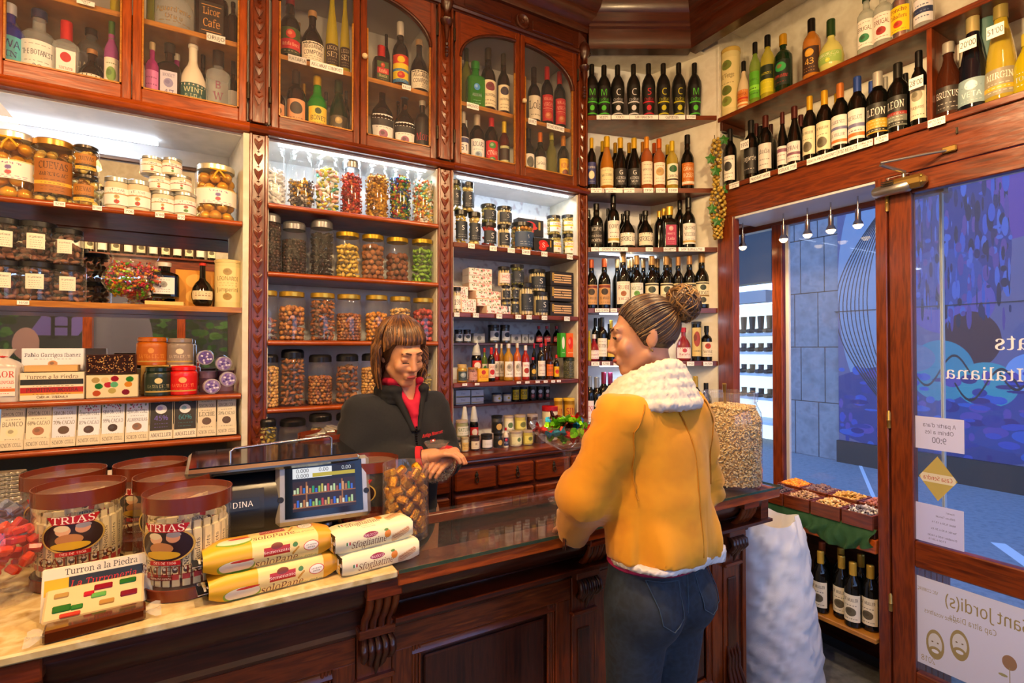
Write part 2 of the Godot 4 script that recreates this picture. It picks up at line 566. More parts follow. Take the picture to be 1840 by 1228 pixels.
func shelf_board(o:Node,poly:PackedVector2Array,y:float,m:Material,th:=.024) -> void:
	var q:=PackedVector2Array()
	for p in poly:q.append(Vector2(p.x,p.y))
	var b:=MB.new()
	b.prism(q,y-th,y,Transform3D(Basis(Vector3(1,0,0),Vector3(0,0,1),Vector3(0,1,0)),Vector3.ZERO),true)
	part(o,"shelf",b.done(),m)
func nosing(o:Node,x0:float,x1:float,y:float,z:float,m:Material) -> void:
	var t:=MB.new()
	t.tube([Vector3(x0,y-.012,z),Vector3(x1,y-.012,z)],.012,10)
	part(o,"nosing",t.done(),m)
func cabinets() -> void:
	pilaster(.130,.204,"left of the sweet jars")
	pilaster(1.002,1.086,"between sweet jars and preserves")
	pilaster(1.910,1.978,"between preserves and corner shelves")
	cabinet(-.70,.130,"above the left bay",false,"orange")
	cabinet(.204,1.002,"above the sweet jars",true,"mid")
	cabinet(1.086,1.910,"above the preserves",true,"mid")
	var o:=thing("cornice","dark carved cornice with rosettes running above the wall cabinets","cornice",Vector3(0,0,-2.5))
	part(o,"frieze",span_box(Vector3(-1.9,3.365,-.4),Vector3(1.978,3.5,.0),.002),M["dark_h"])
	part(o,"frieze_moulding",moulding([[0,0],[.012,.002],[.018,.012],[.012,.024],[.0,.03],[-.02,.03],[-.02,0]],Vector3(-1.9,3.37,0),Vector3(1.99,3.37,0),Vector3(0,0,1)),M["dark_h"])
	part(o,"crown",moulding([[0,0],[.02,.0],[.028,.02],[.03,.035],[.055,.05],[.075,.08],[.08,.1],[.11,.115],[.13,.15],[.135,.2],[-.05,.2],[-.05,0]],Vector3(-1.9,3.5,0),Vector3(1.99,3.5,0),Vector3(0,0,1)),M["dark_h"])
	for x in [-.285,.603,1.508]:
		part(o,"rosette",lathe_mesh([[0,.02],[.008,.018],[.012,.008],[.026,.01],[.036,.018],[.044,.016],[.048,.006],[.048,-.004],[0,-.004]],20,0,"rosette"),M["dark_v"],Vector3(x,3.435,.0),Vector3.ONE,Vector3(90,0,0))
		for s in [-1.0,1.0]:
			part(o,"frieze_panel",span_box(Vector3(x+s*.07,3.408,-.002),Vector3(x+s*.36,3.465,.006),.004),M["dark_h"])
	for x in [.167,1.044,1.944]:
		var pm:=MB.new()
		var a:=.034
		for i in 4:
			var c0:=Vector3(a if i in [0,3] else -a,(a if i<2 else -a)*1.5,0)
			var j:=(i+1)%4
			var c1:=Vector3(a if j in [0,3] else -a,(a if j<2 else -a)*1.5,0)
			pm.tri(c0,c1,Vector3(0,0,.022))
		part(o,"diamond_boss",pm.done(),M["dark_v"],Vector3(x,3.46,.0))
	var l:=thing("bay_shelving","varnished shelves of the left bay before a mirror","shelving",Vector3.ZERO,0,"open shelving below the cabinets")
	for y in [2.125,1.754,1.387,1.208]:
		shelf_board(l,PackedVector2Array([Vector2(-1.3,-2.5),Vector2(.105,-2.5),Vector2(.055,-2.845),Vector2(-1.3,-2.845)]),y,M["gold_h"] if y==1.754 else M["mid_h"],.022)
	for y in [2.125,1.387,1.208]:nosing(l,-1.3,.104,y,-2.5,M["orange_h"])
	var sp:=MB.new()
	sp.prism(PackedVector2Array([Vector2(.107,-2.5),Vector2(.130,-2.5),Vector2(.130,-2.9),Vector2(.056,-2.9)]),1.06,2.51,Transform3D(Basis(Vector3(1,0,0),Vector3(0,0,1),Vector3(0,1,0)),Vector3.ZERO))
	part(l,"side_panel",sp.done(),M["cream"])
	part(l,"back_panel",span_box(Vector3(-1.3,2.43,-2.9),Vector3(.06,2.51,-2.86),.0),M["white"])
	part(l,"lower_back_panel",span_box(Vector3(-1.3,1.05,-2.9),Vector3(.06,1.208,-2.86),.0),mat("5c6258",.7))
	part(l,"mirror",span_box(Vector3(-1.3,1.208,-2.88),Vector3(.06,2.42,-2.862),.0),M["mirror"])
	part(l,"mirror_rail",span_box(Vector3(-1.3,2.415,-2.875),Vector3(.06,2.432,-2.852),.002),M["dark_h"])
	var m:=thing("bay_shelving","varnished shelves of the middle bay holding sweet jars","shelving",Vector3.ZERO,0,"open shelving below the cabinets")
	for y in [2.221,1.918,1.615,1.316]:
		part(m,"shelf",span_box(Vector3(.206,y-.024,-2.8),Vector3(1.0,y,-2.5),.002),M["mid_h"])
		nosing(m,.206,1.0,y,-2.5,M["orange_h"])
	part(m,"back_panel",span_box(Vector3(.2,1.05,-2.83),Vector3(1.01,2.51,-2.80),.0),M["white"])
	for s in [.202,1.004]:part(m,"side_panel",span_box(Vector3(s-.006,1.05,-2.81),Vector3(s+.006,2.51,-2.51),.0),M["cream"])
	var r:=thing("bay_shelving","varnished shelves of the right bay holding preserves","shelving",Vector3.ZERO,0,"open shelving below the cabinets")
	for y in [2.14,1.77,1.397]:
		part(r,"shelf",span_box(Vector3(1.09,y-.026,-2.8),Vector3(1.906,y,-2.5),.003),M["mid_h"])
	for y in [1.61,1.265]:part(r,"narrow_shelf",span_box(Vector3(1.09,y-.014,-2.8),Vector3(1.86,y,-2.62),.002),M["dark_h"])
	var wall_paper:=StandardMaterial3D.new()
	wall_paper.albedo_texture=noise_tex(77,.02,["e0e2e6","e0e2e6","e4e6ea","dcdfe4","c0bcc4","d4b8b8"],512,512,2)
	wall_paper.uv1_triplanar=true
	wall_paper.uv1_world_triplanar=true
	wall_paper.uv1_scale=Vector3(1.6,1.6,1.6)
	part(r,"back_panel",span_box(Vector3(1.08,1.05,-2.83),Vector3(1.915,2.51,-2.80),.0),wall_paper)
	for s in [1.087,1.908]:part(r,"side_panel",span_box(Vector3(s-.006,1.05,-2.81),Vector3(s+.006,2.51,-2.51),.0),M["cream"])
	base_unit(-1.3,.15,"below the left bay",[])
	base_unit(.19,1.0,"behind the shop assistant",[[.205,.46],[.475,.73],[.745,.985]])
	base_unit(1.0,1.97,"below the preserves",[[1.012,1.235],[1.25,1.46],[1.475,1.69],[1.705,1.95]])
func base_unit(x0:float,x1:float,which:String,drawers:Array) -> void:
	var zf:=-2.3
	var o:=thing("base_cabinet","dark wood base cabinet %s"%which,"cabinet",Vector3(0,0,0),0,"base cabinets along the back wall")
	part(o,"top_board",span_box(Vector3(x0,1.03,-2.86),Vector3(x1,1.055,zf+.012),.004),M["mid_h"])
	part(o,"carcass",span_box(Vector3(x0+.002,.0,-2.86),Vector3(x1-.002,1.03,zf-.012),.0),M["dark_h"])
	part(o,"top_moulding",moulding([[0,0],[.01,.004],[.016,.014],[.014,.024],[-.02,.024],[-.02,0]],Vector3(x0,1.008,zf-.012),Vector3(x1,1.008,zf-.012),Vector3(0,0,1)),M["mid_h"])
	for d in drawers:
		drawer(o,d[0],d[1],.885,.99,zf,true)
	if drawers.size()==4:
		drawer(o,drawers[0][0],drawers[1][1],.75,.862,zf,false)
		drawer(o,drawers[2][0],drawers[3][1],.75,.862,zf,false)
	elif drawers.size()==3:
		for d in drawers:drawer(o,d[0],d[1],.75,.862,zf,false)
func drawer(o:Node,x0:float,x1:float,y0:float,y1:float,zf:float,knob:bool) -> void:
	var d:=Node3D.new()
	d.name="drawer"
	o.add_child(d,true)
	part(d,"front",span_box(Vector3(x0,y0,zf-.02),Vector3(x1,y1,zf+.006),.007),M["mid_h"])
	if knob:
		var m:=MB.new()
		var c:=Vector3((x0+x1)*.5,(y0+y1)*.5+.01,zf+.006)
		m.ball(c+Vector3(0,.01,.003),Vector3(.01,.012,.004),10,6)
		m.ball(c+Vector3(0,.024,.003),Vector3(.006,.006,.004),8,5)
		var ring:=[]
		for i in 13:ring.append(c+Vector3(sin(TAU*i/12.0)*.009,-.012+cos(TAU*i/12.0)*.014,.008))
		m.tube(ring,.0028,6,true)
		part(d,"pull",m.done(),M["iron"])
# corner unit
func corner_unit() -> void:
	var A:=Vector2(1.972,-2.488)
	var B:=Vector2(2.655,-2.093)
	var C:=Vector2(2.53,-2.52)
	var o:=thing("corner_shelving","open corner shelves of spirits and wine between cabinets and window","shelving")
	for y in [3.0,2.555,2.194,1.823,1.502,1.1]:
		shelf_board(o,PackedVector2Array([A,B,Vector2(2.67,-2.1),Vector2(2.55,-2.53),Vector2(1.98,-2.66)]),y,M["red_h"],.028)
	var wm:Material=M["white"]
	var bk:=MB.new()
	bk.prism(PackedVector2Array([Vector2(1.93,-2.675),Vector2(2.54,-2.515),Vector2(2.56,-2.56),Vector2(1.93,-2.72)]),1.0,3.42,Transform3D(Basis(Vector3(1,0,0),Vector3(0,0,1),Vector3(0,1,0)),Vector3.ZERO))
	part(o,"back_panel",bk.done(),wm)
	var m:=MB.new()
	m.prism(PackedVector2Array([Vector2(2.52,-2.53),Vector2(2.545,-2.53),Vector2(2.69,-2.09),Vector2(2.66,-2.09)]),1.0,3.6,Transform3D(Basis(Vector3(1,0,0),Vector3(0,0,1),Vector3(0,1,0)),Vector3.ZERO))
	part(o,"side_panel",m.done(),M["cream"])
	var cp:=MB.new()
	cp.prism(PackedVector2Array([A,Vector2(2.52,-2.17),Vector2(2.69,-2.17),Vector2(2.55,-2.53),Vector2(1.98,-2.66)]),3.41,3.42,Transform3D(Basis(Vector3(1,0,0),Vector3(0,0,1),Vector3(0,1,0)),Vector3.ZERO))
	part(o,"ceiling_panel",cp.done(),M["cream"])
	part(o,"front_post",span_box(Vector3(2.652,1.1,-2.1),Vector3(2.675,3.42,-2.078),.003),M["cream"])
	var bp:=MB.new()
	bp.prism(PackedVector2Array([A,B,Vector2(2.67,-2.1),Vector2(2.55,-2.53),Vector2(1.98,-2.66)]),.0,1.07,Transform3D(Basis(Vector3(1,0,0),Vector3(0,0,1),Vector3(0,1,0)),Vector3.ZERO))
	part(o,"base_front",bp.done(),M["dark_v"])
	var prof:=[[0,0],[.012,0],[.014,.035],[.02,.045],[.02,.115],[.032,.125],[.034,.14],[.045,.15],[.047,.2],[.06,.215],[.075,.25],[.08,.29],[-.06,.29],[-.06,0]]
	var co:=thing("cornice","dark glossy stepped cornice above the corner shelves and window","cornice")
	var out:=Vector3(-sin(deg_to_rad(30)),0,cos(deg_to_rad(30)))
	part(co,"corner_run",moulding(prof,Vector3(1.975,3.405,-2.486),Vector3(2.52,3.405,-2.171),out),M["dark_h"])
	part(co,"window_run",moulding(prof,Vector3(2.52,3.405,-2.19),Vector3(2.52,3.405,.5),Vector3(-1,0,0)),M["dark_h"])
# wall with the shop window and the door
func window_wall() -> void:
	var wr:=struct("wall_right",span_box(Vector3(2.9,2.36,-2.35),Vector3(3.1,3.75,.6),.0),M["cream"])
	struct("trim_1",span_box(Vector3(2.5,3.55,-2.2),Vector3(2.92,3.58,.6),.0),M["cream"])
	var o:=thing("bottle_ledge","long red wood beam with two bottle shelves above window and door","shelf")
	part(o,"beam",span_box(Vector3(2.655,2.357,-2.09),Vector3(2.74,2.525,.5),.002),M["red_h"])
	part(o,"lower_shelf",span_box(Vector3(2.642,2.525,-2.08),Vector3(2.9,2.554,.5),.003),M["red_h"])
	part(o,"upper_shelf",span_box(Vector3(2.645,2.95,-2.085),Vector3(2.9,2.977,.5),.003),M["red_h"])
	part(o,"shelf_bracket",span_box(Vector3(2.66,2.90,-2.08),Vector3(2.88,2.95,-2.062),.003),M["dark_h"])
	part(o,"divider",span_box(Vector3(2.647,2.554,-1.022),Vector3(2.9,2.95,-1.003),.002),M["red_v"])
	part(o,"end_panel",span_box(Vector3(2.66,2.53,-2.13),Vector3(2.93,3.56,-2.092),.0),M["cream"])
	part(o,"screw_hook",span_box(Vector3(2.648,2.465,-.925),Vector3(2.656,2.492,-.918),.001),M["iron"])
	var w1:=struct("window_1",span_box(Vector3(2.64,.0,-2.085),Vector3(2.70,2.357,-1.978),.003),M["red_v"])
	part(w1,"window_post",span_box(Vector3(2.64,.0,-1.224),Vector3(2.72,2.357,-1.178),.003),M["red_v"])
	part(w1,"lintel_lining",span_box(Vector3(2.66,2.345,-2.05),Vector3(3.02,2.358,-1.1),.0),mat("c8ccd4",.4))
	part(w1,"outer_head",span_box(Vector3(2.955,2.315,-2.5),Vector3(3.01,2.36,-1.08),.003),M["red_h"])
	part(w1,"mullion",span_box(Vector3(2.95,.62,-1.94),Vector3(3.01,2.33,-1.875),.004),M["red_v"])
	part(w1,"aluminium_bead",span_box(Vector3(2.965,.62,-1.862),Vector3(2.985,2.33,-1.842),.001),mat("d8dce0",.3,.4))
	part(w1,"corner_bead",span_box(Vector3(2.97,.62,-1.104),Vector3(2.99,2.33,-1.092),.001),mat("c0d0d8",.2,.3))
	part(w1,"pane",span_box(Vector3(2.972,.62,-2.5),Vector3(2.978,2.33,-1.942),.0),M["pane"])
	part(w1,"pane",span_box(Vector3(2.972,.62,-1.842),Vector3(2.978,2.33,-1.104),.0),M["pane"])
	part(w1,"side_pane",span_box(Vector3(2.72,.62,-1.101),Vector3(2.97,2.33,-1.096),.0),M["pane"])
	part(w1,"sill",span_box(Vector3(2.93,.56,-2.5),Vector3(3.03,.62,-1.08),.003),M["red_h"])
	for i in 5:
		part(w1,"outer_board",span_box(Vector3(2.70+i*.058,.0,-1.11),Vector3(2.756+i*.058,.6,-1.09),.003),M["red_v"])
	part(w1,"outer_skirt",span_box(Vector3(2.98,.0,-2.5),Vector3(3.01,.57,-1.09),.0),M["red_v"])
	part(w1,"roof_board",span_box(Vector3(2.66,2.36,-2.5),Vector3(3.02,2.38,-1.08),.0),M["red_h"])
	var d:=thing("display_shelves","red wood display shelves below the shop window","shelf")
	part(d,"tray_board",span_box(Vector3(2.625,.635,-2.04),Vector3(2.93,.70,-1.226),.004),M["orange_h"])
	part(d,"bottle_board",span_box(Vector3(2.62,.228,-2.04),Vector3(2.96,.252,-1.226),.004),M["gold_h"])
	part(d,"back_board",span_box(Vector3(2.94,.0,-2.06),Vector3(2.97,.64,-1.2),.0),M["dark_h"])
	var dr:=struct("door_1",span_box(Vector3(2.65,.02,-1.174),Vector3(2.695,2.352,-1.086),.004),M["red_v"])
	part(dr,"stile",span_box(Vector3(2.65,.02,-.44),Vector3(2.695,2.352,-.35),.004),M["red_v"])
	part(dr,"top_rail",span_box(Vector3(2.65,2.262,-1.086),Vector3(2.695,2.352,-.44),.004),M["red_h"])
	part(dr,"lock_rail",span_box(Vector3(2.65,.627,-1.086),Vector3(2.695,.741,-.44),.005),M["red_h"])
	part(dr,"bottom_rail",span_box(Vector3(2.65,.02,-1.086),Vector3(2.695,.175,-.44),.005),M["red_h"])
	part(dr,"pane",span_box(Vector3(2.67,.741,-1.086),Vector3(2.676,2.262,-.44),.0),M["pane"])
	part(dr,"pane",span_box(Vector3(2.67,.175,-1.086),Vector3(2.676,.627,-.44),.0),M["pane"])
	for y in [2.20,1.22,.40]:
		var hm:=MB.new()
		hm.lathe([[0,0],[.008,0],[.008,.033],[.0095,.035],[.008,.037],[.008,.07],[.004,.078],[0,.078]],10)
		part(dr,"hinge",hm.done(),M["brass"],Vector3(2.643,y,-1.176))
	var w2:=struct("window_2",span_box(Vector3(2.64,.0,-.345),Vector3(2.76,2.357,-.28),.003),M["red_v"])
	part(w2,"pane",span_box(Vector3(2.70,.7,-.28),Vector3(2.706,2.357,.4),.0),M["pane"])
	part(w2,"sill",span_box(Vector3(2.64,.0,-.28),Vector3(2.78,.7,.5),.0),M["red_h"])
	var c:=thing("door_closer","tarnished brass and steel door closer with folding arm","door closer",Vector3(2.65,2.30,-1.10))
	var b:=MB.new()
	b.box(Vector3(-.03,0,0),Vector3(.055,.058,.17),.018)
	part(c,"housing",b.done(),M["brass"])
	var sm:=MB.new()
	sm.lathe([[0,-.09],[.02,-.088],[.029,-.075],[.029,.05],[.02,.06],[0,.062]],14,Vector3(-.035,-.01,0),Vector3.ONE,.0,Transform3D(Basis(Vector3(1,0,0),PI/2),Vector3.ZERO))
	part(c,"cylinder",lathe_mesh([[0,-.1],[.018,-.098],[.026,-.085],[.027,.04],[.02,.05],[0,.052]],14,0,"closercyl"),M["steel"],Vector3(-.036,-.012,-.02),Vector3.ONE,Vector3(90,0,0))
	for i in 3:part(c,"vent_slot",box_mesh(Vector3(.003,.004,.05),.0),M["black"],Vector3(-.0635,.004+i*.008,-.05))
	for s in [-.012,.012]:part(c,"screw",lathe_mesh([[0,0],[.005,0],[.004,.003],[0,.004]],8,0,"screw"),M["brass"],Vector3(-.058,s,.075),Vector3.ONE,Vector3(0,0,90))
	var arm:=MB.new()
	arm.tube([Vector3(-.03,.03,.0),Vector3(-.03,.055,.0)],.008,8)
	arm.tube([Vector3(-.03,.052,.005),Vector3(-.14,.078,-.04)],.008,8)
	arm.tube([Vector3(-.14,.086,-.04),Vector3(-.06,.098,.08),Vector3(-.004,.105,.15)],.006,8)
	part(c,"arm",arm.done(),M["steel"])
	part(c,"arm_shoe",box_mesh(Vector3(.012,.026,.05),.004),M["brass"],Vector3(-.006,.108,.155))
# counter
func counter() -> void:
	var o:=thing("shop_counter","long dark carved wooden counter with marble and glass top","counter")
	part(o,"marble_top",span_box(Vector3(-1.4,.98,-2.12),Vector3(.422,1.0,-1.325),.004),M["marble"])
	part(o,"glass_top",span_box(Vector3(.424,.991,-1.766),Vector3(2.076,.999,-1.325),.0),M["pane"])
	for q in [[Vector3(.424,.9905,-1.327),Vector3(2.076,.9995,-1.3235)],[Vector3(2.0735,.9905,-1.766),Vector3(2.077,.9995,-1.3235)]]:
		part(o,"glass_edge",span_box(q[0],q[1],.0),M["thickglass"])
	part(o,"case_rim",span_box(Vector3(.424,.955,-1.355),Vector3(2.07,.989,-1.329),.003),M["orange_h"])
	part(o,"case_rim",span_box(Vector3(.424,.955,-1.766),Vector3(2.07,.989,-1.74),.003),M["mid_h"])
	part(o,"case_rim",span_box(Vector3(2.045,.955,-1.74),Vector3(2.07,.989,-1.355),.003),M["orange_h"])
	part(o,"case_floor",span_box(Vector3(.424,.85,-1.75),Vector3(2.05,.862,-1.35),.0),M["dark_h"])
	part(o,"carcass",span_box(Vector3(-1.4,.0,-1.76),Vector3(2.0,.85,-1.46),.0),M["dark_h"])
	part(o,"carcass_rear",span_box(Vector3(-1.4,.0,-2.05),Vector3(.42,.978,-1.47),.0),M["dark_h"])
	part(o,"case_side",span_box(Vector3(2.0,.86,-1.75),Vector3(2.05,.956,-1.37),.0),M["mid_h"])
	var prof:=[[-.02,.0],[.012,.0],[.018,.004],[.02,.012],[.012,.022],[.012,.07],[.02,.076],[.036,.082],[.062,.098],[.082,.122],[.088,.15],[.086,.162],[.11,.166],[.11,.184],[-.02,.184]]
	part(o,"cornice_moulding",moulding(prof,Vector3(-1.4,.795,-1.45),Vector3(2.0,.795,-1.45),Vector3(0,0,1)),M["dark_h"])
	part(o,"end_moulding",moulding(prof,Vector3(2.0,.795,-1.45),Vector3(2.0,.795,-1.75),Vector3(1,0,0)),M["mid_h"])
	part(o,"end_panel",span_box(Vector3(1.99,.0,-1.76),Vector3(2.012,.8,-1.45),.002),M["mid_v"])
	part(o,"plinth",span_box(Vector3(-1.4,.0,-1.47),Vector3(2.03,.12,-1.425),.004),M["dark_h"])
	var cuts:=[-1.05,-.33,.39,1.11,1.89]
	for i in 4:
		var a:float=cuts[i]+.05
		var b:float=cuts[i+1]-.05
		part(o,"frame_rail",span_box(Vector3(a,.725,-1.455),Vector3(b,.795,-1.437),.002),M["mid_h"])
		part(o,"frame_rail",span_box(Vector3(a,.12,-1.455),Vector3(b,.2,-1.437),.002),M["mid_h"])
		for s in [[a,a+.06],[b-.06,b]]:part(o,"frame_stile",span_box(Vector3(s[0],.2,-1.455),Vector3(s[1],.725,-1.437),.002),M["mid_v"])
		part(o,"panel",span_box(Vector3(a+.10,.245,-1.46),Vector3(b-.10,.68,-1.447),.004),M["dark_v"])
		var pm:=MB.new()
		var p:=[[0,0],[.008,.001],[.013,.007],[.009,.014],[.004,.02],[.006,.026],[0,.03],[-.006,.03],[-.006,0]]
		for e in [[Vector3(a+.06,.695,-1.45),Vector3(b-.06,.695,-1.45)],[Vector3(a+.06,.2,-1.45),Vector3(b-.06,.2,-1.45)]]:
			var d:=moulding(p,e[0],e[1],Vector3(0,0,1))
			part(o,"panel_moulding",d,M["mid_h"])
		for xx in [a+.06,b-.09]:
			var vm:=MB.new()
			for k in 3:vm.tube([Vector3(xx+.005+k*.01,.2,-1.446),Vector3(xx+.005+k*.01,.725,-1.446)],.006-k*.001,8)
			part(o,"panel_moulding",vm.done(),M["mid_v"])
	for i in range(1,5):corbel(o,cuts[i])
func corbel(o:Node,x:float) -> void:
	var c:=Node3D.new()
	c.name="corbel"
	o.add_child(c,true)
	c.position=Vector3(x,0,-1.45)
	part(c,"block",span_box(Vector3(-.046,.932,.0),Vector3(.046,.978,.118),.003),M["mid_h"])
	part(c,"backing",span_box(Vector3(-.048,.12,.0),Vector3(.048,.8,.018),.002),M["mid_v"])
	part(c,"inset_panel",span_box(Vector3(-.026,.2,.016),Vector3(.026,.62,.024),.003),M["dark_v"])
	part(c,"necking",span_box(Vector3(-.05,.8,.0),Vector3(.05,.825,.05),.003),M["mid_h"])
	part(c,"foot_moulding",span_box(Vector3(-.055,.67,.0),Vector3(.055,.684,.036),.005),M["mid_h"])
	for k in 4:
		var xx:=-.034+k*.0227
		var m:=MB.new()
		m.tube([Vector3(xx,.94,.104),Vector3(xx,.91,.096),Vector3(xx,.88,.076),Vector3(xx,.855,.05),Vector3(xx,.82,.036)],.011,8)
		part(c,"flute",m.done(),M["mid_v"])
	for k in 5:
		var xx2:=-.038+k*.019
		var m2:=MB.new()
		var low:float=[.735,.712,.69,.706,.73][k]
		m2.tube([Vector3(xx2*.9,.798,.036),Vector3(xx2,.785,.058),Vector3(xx2,.765,.062),Vector3(xx2*.95,.745,.048),Vector3(xx2*.9,lerp(.745,low,.5),.036),Vector3(xx2*.55,low,.03)],[.008,.011,.0105,.009,.009,.002],8)
		part(c,"acanthus_leaf",m2.done(),M["dark_v"])
	for k in 4:
		var x3:=-.03+k*.02
		var m3:=MB.new()
		m3.tube([Vector3(x3,.34,.02),Vector3(x3,.30,.03),Vector3(x3,.25,.028),Vector3(x3*1.2,.2,.045),Vector3(x3*1.3,.15,.06),Vector3(x3*1.3,.12,.05)],[.003,.008,.009,.01,.011,.008],8)
		part(c,"base_scroll",m3.done(),M["dark_v"])
# larger prints
var hero:Image
var hy:=0
var hx:=0
func hero_rect(w:int,h:int) -> Rect2i:
	if hy+h>2040:
		hy=0
		hx=720
	var r:=Rect2i(hx,hy,w,h)
	hy+=h+2
	return r
func huv(r:Rect2i) -> Rect2:
	return Rect2(r.position.x/1536.0,r.position.y/2048.0,r.size.x/1536.0,r.size.y/2048.0)
func centred(s:String,cx:float,y:float,px:float,col:String,font:="Droid Sans",skew:=.0,slope:=.0,mirror:=false) -> void:
	var w:=text_width(s,font)*px
	draw_text(hero,s,hx+cx+(w*.5 if mirror else -w*.5),y,px,Color(col),font,skew,1.0,slope,mirror)
func hfill(r:Rect2i,x0:float,y0:float,x1:float,y1:float,c:String) -> void:
	hero.fill_rect(Rect2i(r.position.x+int(x0),r.position.y+int(y0),int(x1-x0),int(y1-y0)),Color(c))
func hdisc(r:Rect2i,x:float,y:float,rx:float,ry:float,c:String) -> void:
	disc(hero,Vector2(r.position.x+x,r.position.y+y),rx,ry,Color(c))
var HU:={}
func hero_prints() -> void:
	hero=Image.create(1536,2048,false,Image.FORMAT_RGBA8)
	var r:=hero_rect(360,300)   # biscuit drum,printed on clear plastic
	hdisc(r,120,120,108,86,"c0a050")
	hdisc(r,120,120,100,79,"2c1c1c")
	hdisc(r,88,90,26,26,"d8a880"); hdisc(r,84,78,26,16,"d8c8a0"); hdisc(r,152,84,25,25,"c89070"); hdisc(r,154,70,26,14,"8c8890"); hdisc(r,108,136,46,28,"b07848"); hdisc(r,112,168,66,20,"c8a028")
	for k in 5:hfill(r,34+k*4,18+k*8,206-k*4,27+k*8,"a81c20")
	centred("TRIAS",120,r.position.y+38,50,"f4ead8","Droid Serif")
	hfill(r,62,196,178,218,"a81c20"); centred("DES DE 1908",120,r.position.y+207,15,"f4ead8")
	centred("GALETES",130,r.position.y+246,58,"6c2418","Droid Serif")
	hfill(r,60,272,150,290,"5c2018"); centred("100% NATURAL",105,r.position.y+281,12,"f4ead8")
	HU["drum"]=huv(r)
	r=hero_rect(220,40)   # wafer roll
	hero.fill_rect(r,Color("e4d4a0")); hfill(r,0,0,26,40,"b02820"); hdisc(r,44,20,13,15,"3c2018"); hdisc(r,50,20,6,9,"f0e8d8")
	centred("Neulets",120,r.position.y+20,32,"28201c","Droid Serif")
	HU["roll"]=huv(r)
	r=hero_rect(700,330)   # sandwich bread:front below,top above
	hero.fill_rect(r,Color("e0ac1c")); hfill(r,240,0,700,330,"ead48c"); hfill(r,600,0,700,330,"dca020")
	for b in [0,165]:
		hdisc(r,160,105+b,95,42,"7ca030"); hdisc(r,162,98+b,88,34,"e8dcc0"); hdisc(r,190,74+b,60,8,"c03020")
		hfill(r,300,24+b,440,78+b,"a82418"); hdisc(r,370,22+b,32,18,"6c2818"); centred("Semenzato",370,r.position.y+54+b,28,"f8f0e0","Droid Serif")
		centred("soloPane",370,r.position.y+112+b,54,"6c2c18","Droid Serif",.2)
		hdisc(r,560,60+b,44,34,"c03028"); hdisc(r,560,60+b,40,30,"f4efe4"); centred("sin aceite",560,r.position.y+54+b,14,"404040"); centred("palma",560,r.position.y+70+b,14,"404040")
		centred("Olio d'Oliva",530,r.position.y+126+b,24,"3c7030"); hdisc(r,470,34+b,15,15,"48803c")
		for k in 6:hfill(r,452+k*6,84+b-k*7,462+k*6,96+b-k*7,"c08828")
	HU["bread"]=huv(r)
	r=hero_rect(700,330)   # puff pastry
	hero.fill_rect(r,Color("efe6bc"))
	for b in [0,165]:
		hdisc(r,300,38+b,66,20,"8c1840"); centred("BALOCCO",300,r.position.y+39+b,26,"f4e8e0")
		centred("Sfogliatine",290,r.position.y+90+b,62,"6c3c20","Droid Serif",.25)
		centred("PASTRY PUFFS",300,r.position.y+132+b,17,"606060"); centred("PASTA SFOGLIATINE",300,r.position.y+150+b,13,"707070")
		hfill(r,88,60+b,100,84+b,"308040"); hfill(r,100,60+b,112,84+b,"f4f4f0"); hfill(r,112,60+b,124,84+b,"c03028")
		hdisc(r,455,60+b,30,30,"d88428"); hdisc(r,440,28+b,20,8,"58883c")
		for k in 7:hdisc(r,510+k*22,104+b-k*7,22,26,"d8b484"); 
		for k in 7:hfill(r,500+k*22,90+b-k*7,524+k*22,94+b-k*7,"984c28"); hfill(r,508+k*22,104+b-k*7,530+k*22,107+b-k*7,"984c28")
	HU["pastry"]=huv(r)
	r=hero_rect(420,290)   # till screen
	hero.fill_rect(r,Color("0a0a10")); hfill(r,0,0,260,70,"f4f4f4"); hfill(r,130,40,420,66,"c8b020"); hfill(r,0,90,420,290,"301408")
	centred("0.000",65,r.position.y+18,34,"101010"); centred("0.00",205,r.position.y+18,34,"101010"); centred("0.00",360,r.position.y+18,34,"f0f0f0"); centred("0.000",65,r.position.y+53,34,"101010")
	for q in [[0,172,420,180],[0,262,420,270],[84,96,94,270],[322,96,332,270]]:hfill(r,q[0],q[1],q[2],q[3],"a86428")
	var cs:=["d8e0b0","c0d898","b05838","3070c0","e0a060","c07838","30a060","3868d0","98c040","d0c050","e8e0c0","c83c30"]
	for k in 20:hfill(r,6+k*20,172-28-(k*13)%30,20+k*20,172,cs[k%12]); hfill(r,6+k*20,262-30-(k*17)%34,20+k*20,262,cs[(k*5+2)%12])
	HU["screen"]=huv(r)
	r=hero_rect(240,90)
	hero.fill_rect(r,Color("1c2430")); centred("DINA",120,r.position.y+45,62,"e8e8e8")
	HU["dina"]=huv(r)
	r=hero_rect(420,190)   # nougat box
	hero.fill_rect(r,Color("ece2c4")); hfill(r,40,40,380,190,"2c3030"); hfill(r,8,40,96,100,"e8b820"); centred("Turron a la Piedra",220,r.position.y+20,32,"40382c","Droid Serif"); centred("La Turroneria",230,r.position.y+70,38,"d82c20","Droid Serif",.2); centred("FABRICA ARTESANA DE TURRONES Y DULCES",235,r.position.y+98,11,"d8c890"); hfill(r,150,140,350,172,"c01c20"); centred("PRIMITIVO ROVIRA E HIJOS",250,r.position.y+156,14,"f0e8d0"); hdisc(r,120,150,30,26,"b88838"); hdisc(r,230,126,40,12,"e0b030")
	HU["turron"]=huv(r)
	HU["notice"]=paper(300,200,"dcdcee",[["A partir d'ara",150,50,34,"606070"],["Obrim a les",150,92,34,"606070"],["9:00",150,140,48,"606070"]])
